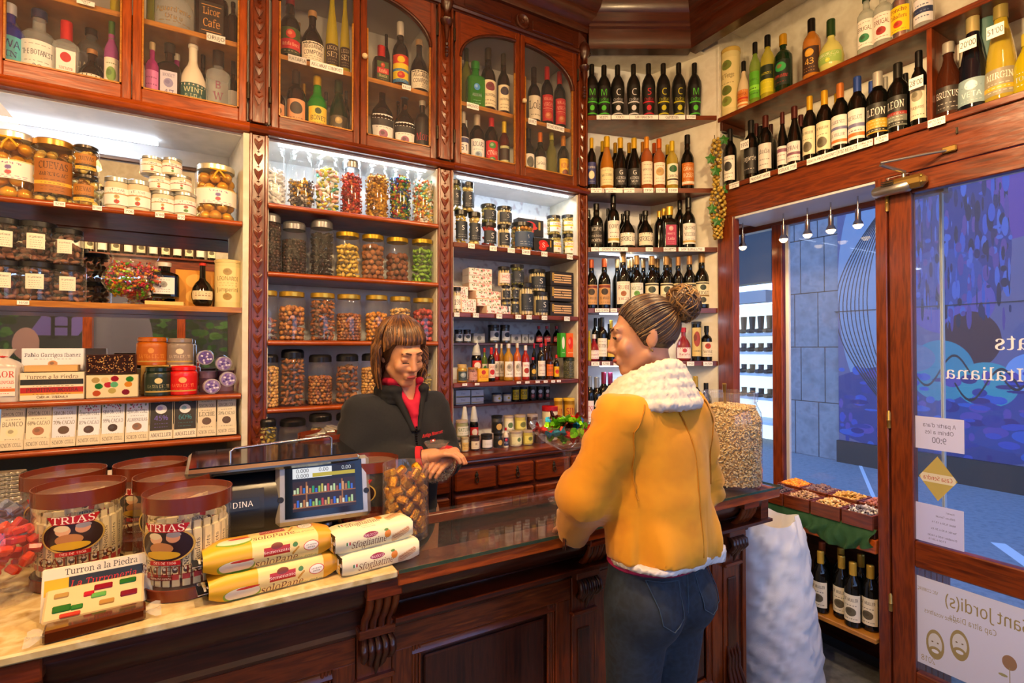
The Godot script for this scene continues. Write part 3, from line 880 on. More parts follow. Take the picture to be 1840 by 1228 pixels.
	HU["hours"]=paper(300,280,"d4d4ec",[["Horari",80,40,18,"606070"],["Dilluns Tancat",110,76,18,"606070"],["Mati: 9.30 a 13.15",120,120,18,"606070"],["Tarda: 4.30 a 20.15",120,170,18,"606070"],["Dissabte: 9:00 a 14:00",130,220,18,"606070"],["17:00 a 20:15",160,248,18,"606070"]])
	HU["diamond"]=paper(220,220,"c8b058",[["Casa Sendra",110,110,30,"c05030"]],true)
	HU["jordi"]=paper(560,400,"e0dfe4",[["Sant Jordi(s)",200,70,76,"a08c50"],["Cap altra Diada ",270,140,34,"a89868"],["sense vosaltres",430,150,26,"a89868"],["VIC COMERÇ",500,56,20,"a89868"],["2018",500,370,36,"a89868"]])
	r=Rect2i(hx,hy-402,560,400)
	for q in [[230,250],[100,290]]:  # two smiling bearded figures in line drawing (generic)
		hdisc(r,q[0],q[1],50,66,"a8945c"); hdisc(r,q[0],q[1]-4,38,46,"e0dccc"); hdisc(r,q[0],q[1]+36,38,26,"a8945c"); hdisc(r,q[0],q[1]+30,20,8,"ecebe6")
		for e in [-15,15]:hdisc(r,q[0]+e,q[1]-10,6,3,"806c40")
	hdisc(r,470,240,34,30,"a07c58"); hfill(r,468,260,472,350,"a89868"); hdisc(r,440,300,22,6,"a8a068")
	var t:=ImageTexture.create_from_image(hero)
	for q in [["hero",.4,false],["heroclear",.2,true],["heroglow",.3,false]]:
		var m:=StandardMaterial3D.new()
		m.albedo_texture=t
		m.roughness=q[1]
		if q[2]:m.transparency=BaseMaterial3D.TRANSPARENCY_ALPHA
		M[q[0]]=m
	var g:StandardMaterial3D=M["heroglow"]
	g.albedo_color=Color(.1,.1,.1)
	g.emission_enabled=true
	g.emission_texture=t
	g.emission=Color.WHITE
	g.emission_operator=BaseMaterial3D.EMISSION_OP_MULTIPLY
	g.emission_energy_multiplier=.9
	var pm:=StandardMaterial3D.new()
	pm.albedo_texture=t
	pm.roughness=.6
	pm.backlight_enabled=true
	pm.backlight=Color(.8,.8,.8)
	M["paper"]=pm
func paper(w:int,h:int,bg:String,lines:Array,diamond:=false) -> Rect2:
	var r:=hero_rect(w,h)
	hero.fill_rect(r,Color(bg))
	if diamond:hfill(r,10,88,210,132,"e8dcb0")
	for q in lines:centred(q[0],w-q[1],r.position.y+q[2],q[3],q[4],"Droid Sans",.0,.0,true)
	return huv(r)
func plate(w:float,h:float,uv:Rect2,bow:=.0) -> ArrayMesh:
	var m:=MB.new()
	m.quad(Vector3(-w*.5,0,0),Vector3(w*.5,0,0),Vector3(w*.5,h,0),Vector3(-w*.5,h,0),Vector3(0,0,1),uv)
	return m.done()
func pack_mesh(L:float,H:float,D:float,uv:Rect2,soft:float) -> ArrayMesh:
	var m:=MB.new()
	var xs:=[-.5,-.47,-.43,-.38,-.2,.0,.2,.38,.43,.47,.5]
	var n:=28
	var rr:=RandomNumberGenerator.new()
	rr.seed=int(L*1000)
	var wob:=[]
	for i in xs.size()*n:wob.append(rr.randf_range(-1,1))
	for i in xs.size():
		var e:float=abs(xs[i])
		var f:float=1.0 if e<.4 else lerp(1.0,.84 if soft<.5 else .62,(e-.4)/.1)
		for k in n+1:
			var a:=TAU*k/n
			var p:=7.0
			var q:=pow(pow(abs(cos(a)),p)+pow(abs(sin(a)),p),-1.0/p)
			var yy:=-cos(a)*q
			var zz:=sin(a)*q
			var w:float=1.0+.012*soft*wob[i*n+k%n]
			var v:float=clamp(float(k)/n/.625-.1,.0,1.0)
			m.vert(Vector3(xs[i]*L,H*.5+yy*H*.5*f*w,zz*D*.5*lerp(1.0,f,.5)*w),Vector3(0,yy,zz).normalized(),Vector2(lerp(uv.position.x,uv.end.x,xs[i]+.5),lerp(uv.end.y,uv.position.y,v)))
	for i in xs.size()-1:
		for k in n:
			var b:=i*(n+1)+k
			m.face(b,b+1,b+n+2)
			m.face(b,b+n+2,b+n+1)
	for s in [-1.0,1.0]:
		if soft>.5:m.box(Vector3(s*L*.53,H*.48,0),Vector3(L*.08,.003,D*.7),.0)
		else:m.box(Vector3(s*L*.4995,H*.5,0),Vector3(.002,H*.8,D*.85),.0)
	return m.done()
func drum(at:Vector3,r:float,h:float,yaw:float,label:String,rolls:bool) -> void:
	var o:=thing("biscuit_drum",label,"biscuit drum",at,yaw,"clear biscuit drums with brown rims")
	var brown:=mat("6c2a14",.25,0,1,.5)
	part(o,"wall",lathe_mesh([[.98,.1],[.98,.86]],32,0,"dwall"),M["jarglass"],Vector3.ZERO,Vector3(r,h,r))
	part(o,"base_band",lathe_mesh([[0,0],[.97,0],[1,.01],[1,.115],[.97,.12]],32,0,"dbase"),brown,Vector3.ZERO,Vector3(r,h,r))
	part(o,"lid_band",lathe_mesh([[.985,.84],[1.01,.845],[1.01,1.0],[.99,1.0],[.985,.93],[.96,.925]],32,0,"dlid"),brown,Vector3.ZERO,Vector3(r,h,r))
	part(o,"lid_top",lathe_mesh([[.98,.935],[0,.935]],32,0,"dtop"),mat("b89c88",.15,0,.35),Vector3.ZERO,Vector3(r,h,r))
	part(o,"print",label_patch("tube",.0,HU["drum"],.2,.8,1.15),M["heroclear"],Vector3.ZERO,Vector3(r*.99,h,r*.99))
	if rolls:
		var rm:=MB.new()
		rm.box(Vector3(0,0,0),Vector3(.019,.115,.012),.004)
		for s in [-1.0,1.0]:rm.box(Vector3(0,s*.064,0),Vector3(.016,.018,.003),.001)
		var mesh:=rm.done()
		var lm:=MB.new()
		lm.quad(Vector3(-.008,-.055,.0062),Vector3(.008,-.055,.0062),Vector3(.008,.055,.0062),Vector3(-.008,.055,.0062),Vector3(0,0,1))
		var u:Rect2=HU["roll"]
		for k in 4:lm.uv[k]=[Vector2(u.position.x,u.position.y),Vector2(u.position.x,u.end.y),Vector2(u.end.x,u.end.y),Vector2(u.end.x,u.position.y)][k]
		var pmesh:=lm.done()
		var lab:="cream wrapped wafer roll inside the %s biscuit drum"%label.get_slice(" ",0)
		for k in 24:
			var an:=TAU*k/24.0
			var top:bool=k%5==4
			var w:=thing("wafer_roll",lab,"wafer roll",at+Vector3(sin(an)*(r-.014),h*.125+.075,cos(an)*(r-.014)),rad_to_deg(an),"wafer rolls in "+label.get_slice(" ",0)+" drum")
			part(w,"wrapper",mesh,mat("dccb98",.4))
			part(w,"print",pmesh,M["hero"])
		for k in 9:
			var an2:=TAU*k/9.0+.3
			var w2:=thing("wafer_roll","loose "+lab,"wafer roll",at+Vector3(sin(an2)*r*.3,h*.72+.012*(k%3),cos(an2)*r*.3),rad_to_deg(an2),"wafer rolls in "+label.get_slice(" ",0)+" drum")
			w2.rotation.z=deg_to_rad(84)
			part(w2,"wrapper",mesh,mat("dccb98",.4))
			part(w2,"print",pmesh,M["hero"])
func foil(c:String,rough:=.3) -> StandardMaterial3D:
	var k:="foil"+c
	if not mcache.has(k):
		var m:=StandardMaterial3D.new()
		m.albedo_color=Color(c)
		m.metallic=.75
		m.roughness=rough
		m.normal_enabled=true
		if not T.has("crumple"):T["crumple"]=noise_tex(91,.05,[],256,256,3,6.0)
		m.normal_texture=T["crumple"]
		m.normal_scale=.8
		m.uv1_triplanar=true
		m.uv1_scale=Vector3(9,9,9)
		mcache[k]=m
	return mcache[k]
func counter_goods() -> void:
	hero_prints()
	drum(Vector3(-.05,1.0,-1.5),.094,.235,-6,"foremost clear biscuit drum with brown rim beside the bread packs",true)
	drum(Vector3(-.29,1.0,-1.69),.094,.235,24,"second clear biscuit drum with brown rim beside the red sweets",true)
	drum(Vector3(-.09,1.0,-1.70),.094,.235,10,"middle biscuit drum with brown rim left of the scale",false)
	drum(Vector3(-.36,1.0,-1.90),.094,.235,10,"rear biscuit drum with brown rim at the far left",false)
	drum(Vector3(-.16,1.0,-1.91),.094,.235,10,"rearmost biscuit drum with brown rim behind the middle one",false)
	drum(Vector3(.455,1.0,-1.735),.092,.215,-20,"biscuit drum with brown rim right of the scale screen",false)
	drum(Vector3(.355,1.0,-2.03),.085,.265,-20,"biscuit drum with silver packets on top behind the scale",false)
	for k in 5:
		var fp:=single("silver_packet","%s crumpled silver packet on the biscuit drum behind the scale"%["first","second","third","fourth","fifth"][k],"packet",box_mesh(Vector3(.06,.006,.03),.002),foil("c8c4b8"),Vector3(.325+.018*k,1.257+.006*k,-2.03+.01*(k%2)),Vector3(0,30*k,8),"silver packets on the drum")
	scale()
	for k in 2:
		var yl:=["lower","upper"][k] as String
		var b:=thing("bread_pack","%s yellow packet of sliced sandwich bread on the marble"%yl,"bread pack",Vector3(.135-.01*k,1.0+.058*k,-1.405-.012*k),6-2*k,"yellow bread packets")
		part(b,"wrapper",pack_mesh(.29,.058,.1,HU["bread"],1.0),M["hero"])
	for k in 2:
		var yl2:=["lower","upper"][k] as String
		var b2:=thing("pastry_pack","%s cream packet of puff pastry beside the glass vase"%yl2,"pastry pack",Vector3(.385-.015*k,1.0+.055*k,-1.40-.01*k),8,"cream pastry packets")
		part(b2,"wrapper",pack_mesh(.215,.055,.09,HU["pastry"],.2),M["hero"])
	var v:=thing("glass_vase","straight clear glass vase of gold chocolates beside pastry packets","vase",Vector3(.52,1.0,-1.56))
	part(v,"glass",lathe_mesh([[0,0],[.069,0],[.071,.003],[.071,.222],[.069,.224],[.0675,.222],[.0675,.012],[0,.01]],32),M["jarglass"])
	var gm:=box_mesh(Vector3(.036,.024,.024),.005)
	var n:=0
	for lay in 8:
		for ring in 2:
			var rad:=.05 if ring==0 else .018
			var cnt:=7 if ring==0 else 2
			for i in cnt:
				if lay==7 and (i+ring)%2==0:continue
				var an:=TAU*i/cnt+lay*.55
				var p:=Vector3(.52+sin(an)*rad,1.026+lay*.0245,-1.56+cos(an)*rad)
				single("gold_chocolate","small gold foil wrapped chocolate inside the glass vase","chocolate",gm,foil("c8880c"),p,Vector3(rng.randf_range(-30,30),rad_to_deg(an)+rng.randf_range(-40,40),rng.randf_range(-60,60)),"gold chocolates in the vase")
	var tb:=thing("nougat_box","cream nougat box leaning behind the candied fruit slab","box",Vector3(-.215,1.0,-1.455),4)
	tb.rotation.x=deg_to_rad(-14)
	part(tb,"body",box_mesh(Vector3(.195,.105,.018),.002,Vector3(0,.0525,0)),mat("ece2c4",.5))
	part(tb,"printed_front",plate(.193,.103,HU["turron"]),M["hero"],Vector3(0,.001,.0095))
	var fs:=thing("nougat_slab","glossy candied fruit nougat slab leaning on nougat box","nougat",Vector3(-.215,1.012,-1.403),4)
	fs.rotation.x=deg_to_rad(-52)
	part(fs,"slab",box_mesh(Vector3(.17,.075,.02),.004,Vector3(0,.0375,0)),mat("d8c08c",.12))
	for q in [[-.055,.025,.03,.016,"1c6424"],[-.03,.022,.02,.012,"28702c"],[.055,.06,.03,.013,"1c6424"],[.005,.04,.026,.012,"5ca04c"],[.012,.058,.032,.014,"801424"],[-.012,.047,.018,.012,"b02030"],[.058,.03,.03,.014,"701828"],[-.058,.055,.024,.012,"a88848"],[.02,.02,.026,.012,"a88040"],[-.04,.008,.034,.01,"b83c2c"]]:
		part(fs,"candied_fruit",box_mesh(Vector3(q[2],q[3],.004),.0018),mat(q[4],.12),Vector3(q[0],q[1],.0105))
	var bs:=thing("nougat_slab","dark caramel slab in clear film at the marble edge","nougat",Vector3(-.205,1.0,-1.365),6)
	part(bs,"slab",box_mesh(Vector3(.165,.026,.045),.004,Vector3(0,.013,0)),mat("4c2008",.1,0,1,.8))
	var fm:=MB.new()
	for s in [-1.0,1.0]:
		var pts:=[]
		for j in 4:
			for i in 5:pts.append(Vector3(s*(.083+j*.009),.012+sin(i*2.2+j)*.006,-.02+i*.01+(i-2)*.002*j))
		fm.grid(pts,5,4)
	part(bs,"film_end",fm.done(),mat("e0e0d8",.15,0,.35))
	sweets_bowl(Vector3(-.43,1.0,-1.62),.088,"red",["c02c10","b02018","d84018"],"glass goblet of red wrapped chocolates at the counter end",46)
	sweets_bowl(Vector3(-.47,1.0,-1.86),.088,"blue",["505c88","7884a8","3c4468"],"glass goblet of blue wrapped chocolates behind the red ones",30)
	for k in 8:single("foil_bar","%s of the silver foil bars stacked from the ledge up"%["first","second","third","fourth","fifth","sixth","seventh","eighth"][k],"chocolate bar",box_mesh(Vector3(.095,.013,.05),.003),foil("a8a498"),Vector3(-.60,1.062+k*.0138,-2.36),Vector3(0,(k*37)%7-3,0),"silver foil bars on the ledge")
	for k in 6:single("foil_bar","%s of the gold foil bars stacked from the ledge up"%["first","second","third","fourth","fifth","sixth"][k],"chocolate bar",box_mesh(Vector3(.10,.019,.06),.004),foil("b08c20"),Vector3(-.705,1.065+k*.0198,-2.36),Vector3(0,(k*31)%9-4,0),"gold foil bars on the ledge")
	for k in 3:single("chocolate_box","%s white flat chocolate box stacked on the rear ledge"%["bottom","middle","top"][k],"box",box_mesh(Vector3(.13,.022,.08),.002),mat("d8d0c8",.5),Vector3(-.36,1.067+k*.0225,-2.40),Vector3(0,k*2,0),"white chocolate boxes on the ledge")
	var j:=thing("grain_jar","very large glass jar of pale grain on the counter end","jar",Vector3(1.925,1.0,-1.462))
	part(j,"glass",lathe_mesh([[0,0],[.118,0],[.126,.012],[.127,.27],[.122,.31],[.108,.338],[.104,.35],[.11,.356],[.112,.392],[.108,.396],[.1,.392],[.1,.345]],40),M["jarglass"])
	var tr:=[]
	for i in 5200:
		var y:=.012+rng.randf()*.315
		var rr:=.1215
		if y>.28:rr=lerp(.1215,.098,(y-.28)/.05)
		var an3:=rng.randf()*TAU
		var sc:=.0105*rng.randf_range(.85,1.1)
		tr.append(Transform3D(Basis.from_euler(Vector3(rng.randf()*TAU,rng.randf()*TAU,rng.randf()*TAU)).scaled(Vector3.ONE*sc),Vector3(sin(an3)*rr,y,cos(an3)*rr)*Vector3(rng.randf_range(.95,1.0),1,rng.randf_range(.95,1.0))))
	for i in 900:
		var an4:=rng.randf()*TAU
		var r4:=sqrt(rng.randf())*.1
		tr.append(Transform3D(Basis.from_euler(Vector3(rng.randf()*TAU,rng.randf()*TAU,0)).scaled(Vector3.ONE*.0105),Vector3(sin(an4)*r4,.33+.012*(1.0-r4/.1)+.004*sin(an4*3.0),cos(an4)*r4)))
	pile("pearl_grain","pale grain filling the very large counter jar",j.position,"almond",tr,["c8a868","d8bc80","b89458","dcc894"],.55)
	single("grain_core","solid heart of the grain in the large jar","grain",lathe_mesh([[0,.011],[.112,.012],[.114,.28],[.09,.325],[0,.332]],28),mat("b8965c",.8),j.position).set_meta("kind","stuff")
	var sp:=MB.new()
	sp.tube([Vector3(-.03,.335,0),Vector3(-.045,.38,.01),Vector3(-.06,.43,.02)],[.007,.006,.009],8)
	single("scoop","brass scoop handle standing in the grain jar","scoop",sp.done(),M["brass"],j.position)
	var d:=thing("footed_dish","wide footed glass dish of wrapped sweets beside customer","dish",Vector3(1.165,1.0,-1.60))
	part(d,"dish",lathe_mesh([[0,0],[.07,0],[.072,.006],[.02,.016],[.012,.04],[.011,.16],[.018,.19],[.05,.205],[.10,.235],[.135,.275],[.145,.295],[.141,.297],[.13,.28],[.096,.243],[.05,.213],[0,.2]],36),M["jarglass"])
	var wc:=["7cc810","b01818","58a80c","1c80b0","501808","c81c14","8cd81c"]
	var wn:=["lime green","red","leaf green","turquoise","brown","scarlet","bright green"]
	var cm:=candy_mesh()
	for k in 26:
		var an5:=k*2.399
		var r5:=sqrt((k%18+.5)/18.0)*.105
		var up:=.24+r5*.35 if k<18 else .29+.02*(k%2)
		if k>=18:r5 *= .6
		var w:=k%7
		single("wrapped_sweet","%s foil wrapped sweet in the footed glass dish"%wn[w],"sweet",cm,foil(wc[w]),d.position+Vector3(sin(an5)*r5,up,cos(an5)*r5),Vector3(rng.randf_range(-40,40),rng.randf()*360,rng.randf_range(-30,30)),wn[w]+" sweets in the footed dish")
	for k in 12:single("gold_sweet","gold wrapped sweet lying under the counter glass","sweet",cm,foil("c89018"),Vector3(.62+(k%4)*.045,.876,-1.62+(k/4)*.04),Vector3(0,k*40,0),"gold sweets under the counter glass")
	for k in 3:single("chocolate_slab","%s dark chocolate slab under the counter glass"%["left","middle","right"][k],"chocolate",box_mesh(Vector3(.25,.012,.16),.003),mat("1c100c",.25),Vector3(.98+k*.27,.869,-1.60),Vector3(0,4,0),"chocolate slabs in the case")
	var bc:=["c8b8a8","b8a090","d8b018","c8a8a0","a85c38","8c6c48","d8d0c8","906038","c8b0a0","d0a020","b8a898"]
	var bn:=["pale","taupe","yellow","pink","rust","brown","white","chestnut","beige","golden","grey"]
	for k in 11:
		var x:=.66+k*.075
		single("sweet_box","small %s box at front edge under the counter glass"%bn[k],"box",box_mesh(Vector3(.05,.05,.045),.003),mat(bc[k],.5),Vector3(x,.888,-1.50),Vector3(0,(k*17)%11-5,0),"small boxes in the counter case")
		single("price_tag","blank white tag on the %s box under counter glass"%bn[k],"price tag",box_mesh(Vector3(.022,.018,.001),.0),mat("f0f0ec",.5),Vector3(x,.923,-1.505),Vector3(-25,0,0),"tags in the counter case")
	window_goods()
	loose_goods()
	atlas_end()
func candy_mesh() -> ArrayMesh:
	if shapes.has("candy"):return shapes["candy"]
	var m:=MB.new()
	m.box(Vector3.ZERO,Vector3(.034,.024,.024),.008)
	for s in [-1.0,1.0]:
		for i in 8:
			var a0:=TAU*i/8.0
			var a1:=TAU*(i+1)/8.0
			var z0:=.034+.006*sin(i*2.0)
			var z1:=.034+.006*sin((i+1)%8*2.0)
			m.tri(Vector3(.013*s,0,0),Vector3(z0*s,cos(a0)*.02,sin(a0)*.016),Vector3(z1*s,cos(a1)*.02,sin(a1)*.016))
	shapes["candy"]=m.done()
	return shapes["candy"]
func sweets_bowl(at:Vector3,r:float,tone:String,cols:Array,label:String,count:int) -> void:
	var o:=thing("glass_goblet",label,"goblet",at,0,"stemmed sweet goblets")
	part(o,"glass",lathe_mesh([[0,0],[r*.75,0],[r*.77,.005],[r*.2,.014],[.012,.03],[.014,.042],[r*.5,.056],[r*.85,.085],[r,.125],[r*.96,.16],[r*.82,.195],[r*.8,.197]],32),M["jarglass"])
	var m:=box_mesh(Vector3(.028,.016,.024),.003)
	for k in count:
		var f:=(k+.5)/count
		var y:=.07+f*.095
		var lim:float=r*sqrt(max(.1,1.0-pow((y-.125)/.075,2.0)))-.017
		var an:=k*2.399
		var rr:float=lim*(1.0 if k%4 != 0 else .4)
		single("wrapped_chocolate","%s wrapped square chocolate in the stemmed goblet"%tone,"chocolate",m,mat(cols[k%cols.size()],.3),at+Vector3(sin(an)*rr,y,cos(an)*rr),Vector3(rng.randf_range(-60,60),rng.randf()*360,rng.randf_range(-60,60)),tone+" chocolates in the goblet")
func scale() -> void:
	var o:=thing("shop_scale","black and silver electronic shop scale with colour screen","scale",Vector3(.16,1.0,-1.80))
	part(o,"stand",box_mesh(Vector3(.38,.03,.30),.004,Vector3(.0,.015,.0)),mat("0c0c0e",.3))
	for s in [[-.15,.11],[.15,.11],[-.15,-.11],[.15,-.11]]:part(o,"foot",lathe_mesh([[0,0],[.016,0],[.016,.006],[.01,.014],[0,.014]],12,0,"sfoot"),M["steel"],Vector3(s[0],.03,s[1]))
	var hb:=MB.new()
	hb.prism(PackedVector2Array([Vector2(.135,.045),Vector2(.15,.08),Vector2(.148,.13),Vector2(.125,.18),Vector2(.085,.215),Vector2(-.12,.215),Vector2(-.13,.045)]),-.16,.235,Transform3D(Basis(Vector3(0,0,1),Vector3(0,1,0),Vector3(-1,0,0)),Vector3(.02,0,0)),true,.7)
	part(o,"housing",hb.done(),mat("16171a",.3))
	var bd:=MB.new()
	bd.prism(PackedVector2Array([Vector2(.142,.06),Vector2(.157,.085),Vector2(.155,.13),Vector2(.134,.176),Vector2(.12,.17),Vector2(.12,.06)]),.03,.16,Transform3D(Basis(Vector3(0,0,1),Vector3(0,1,0),Vector3(-1,0,0)),Vector3(.0,0,0)),true,.7)
	part(o,"front_cover",bd.done(),mat("202226",.35))
	part(o,"side_trim",span_box(Vector3(-.236,.05,-.1),Vector3(-.226,.2,.13),.004),mat("8c8468",.35,.5))
	part(o,"name_plate",plate(.085,.032,HU["dina"]),M["hero"],Vector3(-.085,.124,.16),Vector3.ONE,Vector3(-14,0,0))
	var tb:=MB.new()
	tb.box(Vector3(.01,.235,-.0),Vector3(.47,.024,.29),.009)
	part(o,"weighing_tray",tb.done(),mat("9c9a90",.18,.9))
	part(o,"tray_film",box_mesh(Vector3(.45,.003,.27),.0,Vector3(.01,.2495,0)),mat("202024",.08,.3))
	var hm:=MB.new()
	hm.tube([Vector3(-.115,.24,.11),Vector3(-.115,.283,.105),Vector3(-.105,.29,.10),Vector3(.17,.29,.02),Vector3(.18,.283,.018),Vector3(.18,.24,.02)],.004,8)
	part(o,"rail",hm.done(),M["chrome"])
	var sc:=Node3D.new()
	sc.name="screen_unit"
	o.add_child(sc)
	sc.position=Vector3(.135,.06,.165)
	sc.rotation_degrees=Vector3(-16,-4,0)
	part(sc,"bezel",box_mesh(Vector3(.272,.185,.026),.012,Vector3(0,.0925,0)),mat("b0aca0",.3,.5))
	part(sc,"black_glass",box_mesh(Vector3(.222,.155,.003),.001,Vector3(0,.096,.0135)),mat("08080a",.1))
	part(sc,"screen",plate(.18,.124,HU["screen"]),M["heroglow"],Vector3(.0,.036,.0156))
	part(sc,"grip",box_mesh(Vector3(.12,.005,.006),.002,Vector3(0,.012,.015)),mat("c0bcb0",.3,.5))
	for s in [-1.0,1.0]:part(sc,"key",lathe_mesh([[0,0],[.009,0],[.008,.003],[0,.003]],14,0,"skey"),M["black"],Vector3(s*.122,.075,.012),Vector3.ONE,Vector3(90,0,0))
	var jm:=MB.new()
	jm.lathe([[0,-.05],[.06,-.05],[.065,-.03],[.06,.02],[0,.02]],20,Vector3.ZERO,Vector3.ONE,.0,Transform3D(Basis(Vector3(1,0,0),PI/2),Vector3(.02,.12,.1)))
	part(o,"screen_joint",jm.done(),M["black"])
# goods in the shop window
func window_goods() -> void:
	var zs:=[-1.80,-1.666,-1.525,-1.376,-1.232]
	var what:=[["dried_prunes","dark prunes","lump",["38242c","503840"],.02],["dried_figs","dried beans and figs","almond",["b89468","8c6444"],.022],["mixed_nuts","mixed nuts","lump",["d0a860","e0c890","a87438"],.017],["wrapped_sweets","white wrapped sweets","twist",["d8d4cc","b8b0b0","686470"],.026]]
	var back:=[["dried_apricots","orange dried apricots","lump",["e08408","f09810","d07408"],.026],["dried_prunes","plump prunes","lump",["50343c","64484c","7c5c54"],.026],["dried_dates","amber dates","almond",["b08030","c8a050"],.024],["dried_tomatoes","red brown dried tomatoes","lump",["8c4434","a86454","74382c"],.026]]
	for i in 4:
		for row in 2:
			var z0:float=zs[i]+.004
			var z1:float=zs[i+1]-.004
			var x0:=2.62+row*.155
			var y:=.742+row*.012
			var nth:String=["first","second","third","fourth"][i]
			var o:=thing("wooden_tray","%s red wood tray from left in %s row of the window"%[nth,["front","rear"][row]],"tray",Vector3(x0+.075,y,(z0+z1)*.5),0,"wooden trays in the shop window")
			var w:=.15
			var L:=z1-z0
			part(o,"base",box_mesh(Vector3(w,.006,L),.001,Vector3(0,.003,0)),M["mid_h"])
			for s in [-1.0,1.0]:
				part(o,"long_side",box_mesh(Vector3(.008,.066,L),.002,Vector3(s*(w*.5-.004),.033,0)),M["red_h"])
				part(o,"short_side",box_mesh(Vector3(w-.016,.066,.008),.002,Vector3(0,.033,s*(L*.5-.004))),M["red_h"])
			var q:Array=what[i] if row==0 else back[i]
			var tr:=[]
			var mid:=8 if q[2] != "twist" else 7
			for a in mid:
				for b in mid:
					var px:=(a+.5)/mid-.5
					var pz:=(b+.5)/mid-.5
					var hh:=.058+.022*cos(px*3.0)*cos(pz*3.0)
					tr.append(piece_at(Vector3(px*(w-.03),hh+rng.randf_range(-.004,.004),pz*(L-.03)),q[4]))
			pile(q[0],"%s heaped in %s tray of %s window row"%[q[1],nth,["front","rear"][row]],o.position,q[2],tr,q[3],.45)
	part(thing("tray_riser","dark wooden riser carrying the window trays","riser"),"board",span_box(Vector3(2.63,.70,-1.81),Vector3(2.94,.742,-1.232),.002),M["dark_h"])
	var pts:=[]
	var nu:=60
	var nv:=10
	for j in nv:
		var v:=float(j)/(nv-1)
		for i in nu:
			var u:=float(i)/(nu-1)
			var z:float=lerp(-1.83,-1.235,u)
			var sag:=.075+.05*pow(abs(sin(u*PI*2.0)),.8)
			var fold:=.012*sin(u*42.0+v*5.0)*v+.006*sin(u*95.0)*v
			pts.append(Vector3(2.632-.022*sin(v*PI*.7)-fold,.748-sag*v,z+.01*sin(v*6.0+u*20.0)))
	var gmesh:=MB.new()
	gmesh.grid(pts,nu,nv)
	var gv:=mat("1c4a18",.7)
	gv.rim_enabled=true
	gv.rim=.6
	single("velvet_cloth","crushed green velvet swag hanging below the window trays","cloth",gmesh.done(),gv)
	var names_:=["first","second","third","fourth","fifth","sixth"]
	var specs:=[[1441,935,0,"#50201c"],[1467,945,0,"#481c18"],[1493,975,0,"#c8a038"],[1518,985,1,"#c8a038"],[1534,998,1,"#c8a038"],[1565,996,0,"#c8a038"]]
	var zz:=[-1.70,-1.60,-1.50,-1.415,-1.345,-1.285]
	var xx:=[2.70,2.69,2.67,2.70,2.665,2.70]
	for k in 6:
		var lab:="@e8e0c0|#403828|*DE MULLER|.|o#605840|." if k>1 else "@e0dcd8|#503040|.|*SYRAH|=#803040"
		bottle(["wine_bottle","%s dark wine bottle from left on the low window shelf"%names_[k],"bottle",[xx[k],.252,zz[k],.037,.30],["bdx","black",specs[k][3],.2,lab,0]],-90.0,"wine on the low window shelf")
	for k in 5:
		bottle(["wine_bottle","%s dark wine bottle in the back row of low window shelf"%names_[k],"bottle",[2.80,.252,-1.66+k*.095,.037,.30],["bdx","black","#c8a038" if k>1 else "#a85028",.2,"",0]],-90.0,"wine on the low window shelf")
	for k in 5:
		var z:float=[-2.028,-1.767,-1.63,-1.507,-1.375][k]
		var o:=thing("window_lamp","%s small chrome spotlight from left hanging in the window"%names_[k],"lamp",Vector3(2.8,2.205,z),0,"small lamps in the shop window")
		var rm:=MB.new()
		rm.tube([Vector3(0,.05,0),Vector3(0,.14,0)],.004,8)
		part(o,"rod",rm.done(),M["chrome"])
		part(o,"holder",lathe_mesh([[0,.075],[.012,.075],[.013,.07],[.013,.02],[.02,.008],[.024,-.004],[.022,-.006]],16,0,"wlh"),M["chrome"])
		part(o,"bulb",lathe_mesh([[0,-.026],[.012,-.023],[.022,-.01],[.022,-.002],[0,-.001]],16,0,"wlb"),emitter("ffdca0",14.0))
		var l:=SpotLight3D.new()
		l.name="window_spot"
		l.light_color=Color(1,.82,.58)
		l.light_energy=.5
		l.spot_range=6.0
		l.spot_attenuation=2.0
		l.spot_angle=60.0
		l.light_size=.02
		l.shadow_enabled=true
		add_child(l,true)
		l.position=Vector3(2.8,2.176,z)
		l.rotation_degrees=Vector3(-90,0,0)
	var sheets:=[["door_notice","notice","white notice with opening hour taped high on door glass","notice",-1.085,1.145,.171,.14],["hours_notice","hours","white opening times sheet above the door rail","notice",-1.09,.745,.172,.165],["event_poster","jordi","white poster with two bearded faces on lower door pane","poster",-1.085,.215,.36,.375]]
	for q in sheets:
		var m:=MB.new()
		var w:float=q[6]
		m.quad(Vector3(0,0,0),Vector3(w,0,0),Vector3(w,q[7],0),Vector3(0,q[7],0),Vector3(0,0,1),HU[q[1]])
		single(q[0],q[2],q[3],m.done(),M["paper"],Vector3(2.668,q[5],q[4]),Vector3(0,-90,0))
	var dm:=MB.new()
	var u:Rect2=HU["diamond"]
	var c:=u.get_center()
	var i0:=dm.vert(Vector3(0,-.095,0),Vector3(0,0,1),Vector2(c.x,u.end.y)); dm.vert(Vector3(.068,0,0),Vector3(0,0,1),Vector2(u.end.x,c.y)); dm.vert(Vector3(0,.095,0),Vector3(0,0,1),Vector2(c.x,u.position.y)); dm.vert(Vector3(-.068,0,0),Vector3(0,0,1),Vector2(u.position.x,c.y))
	dm.face(i0,i0+1,i0+2); dm.face(i0,i0+2,i0+3)
	single("door_sticker","gold diamond sticker on the door glass","sticker",dm.done(),M["paper"],Vector3(2.668,1.025,-1.006),Vector3(0,-90,0))
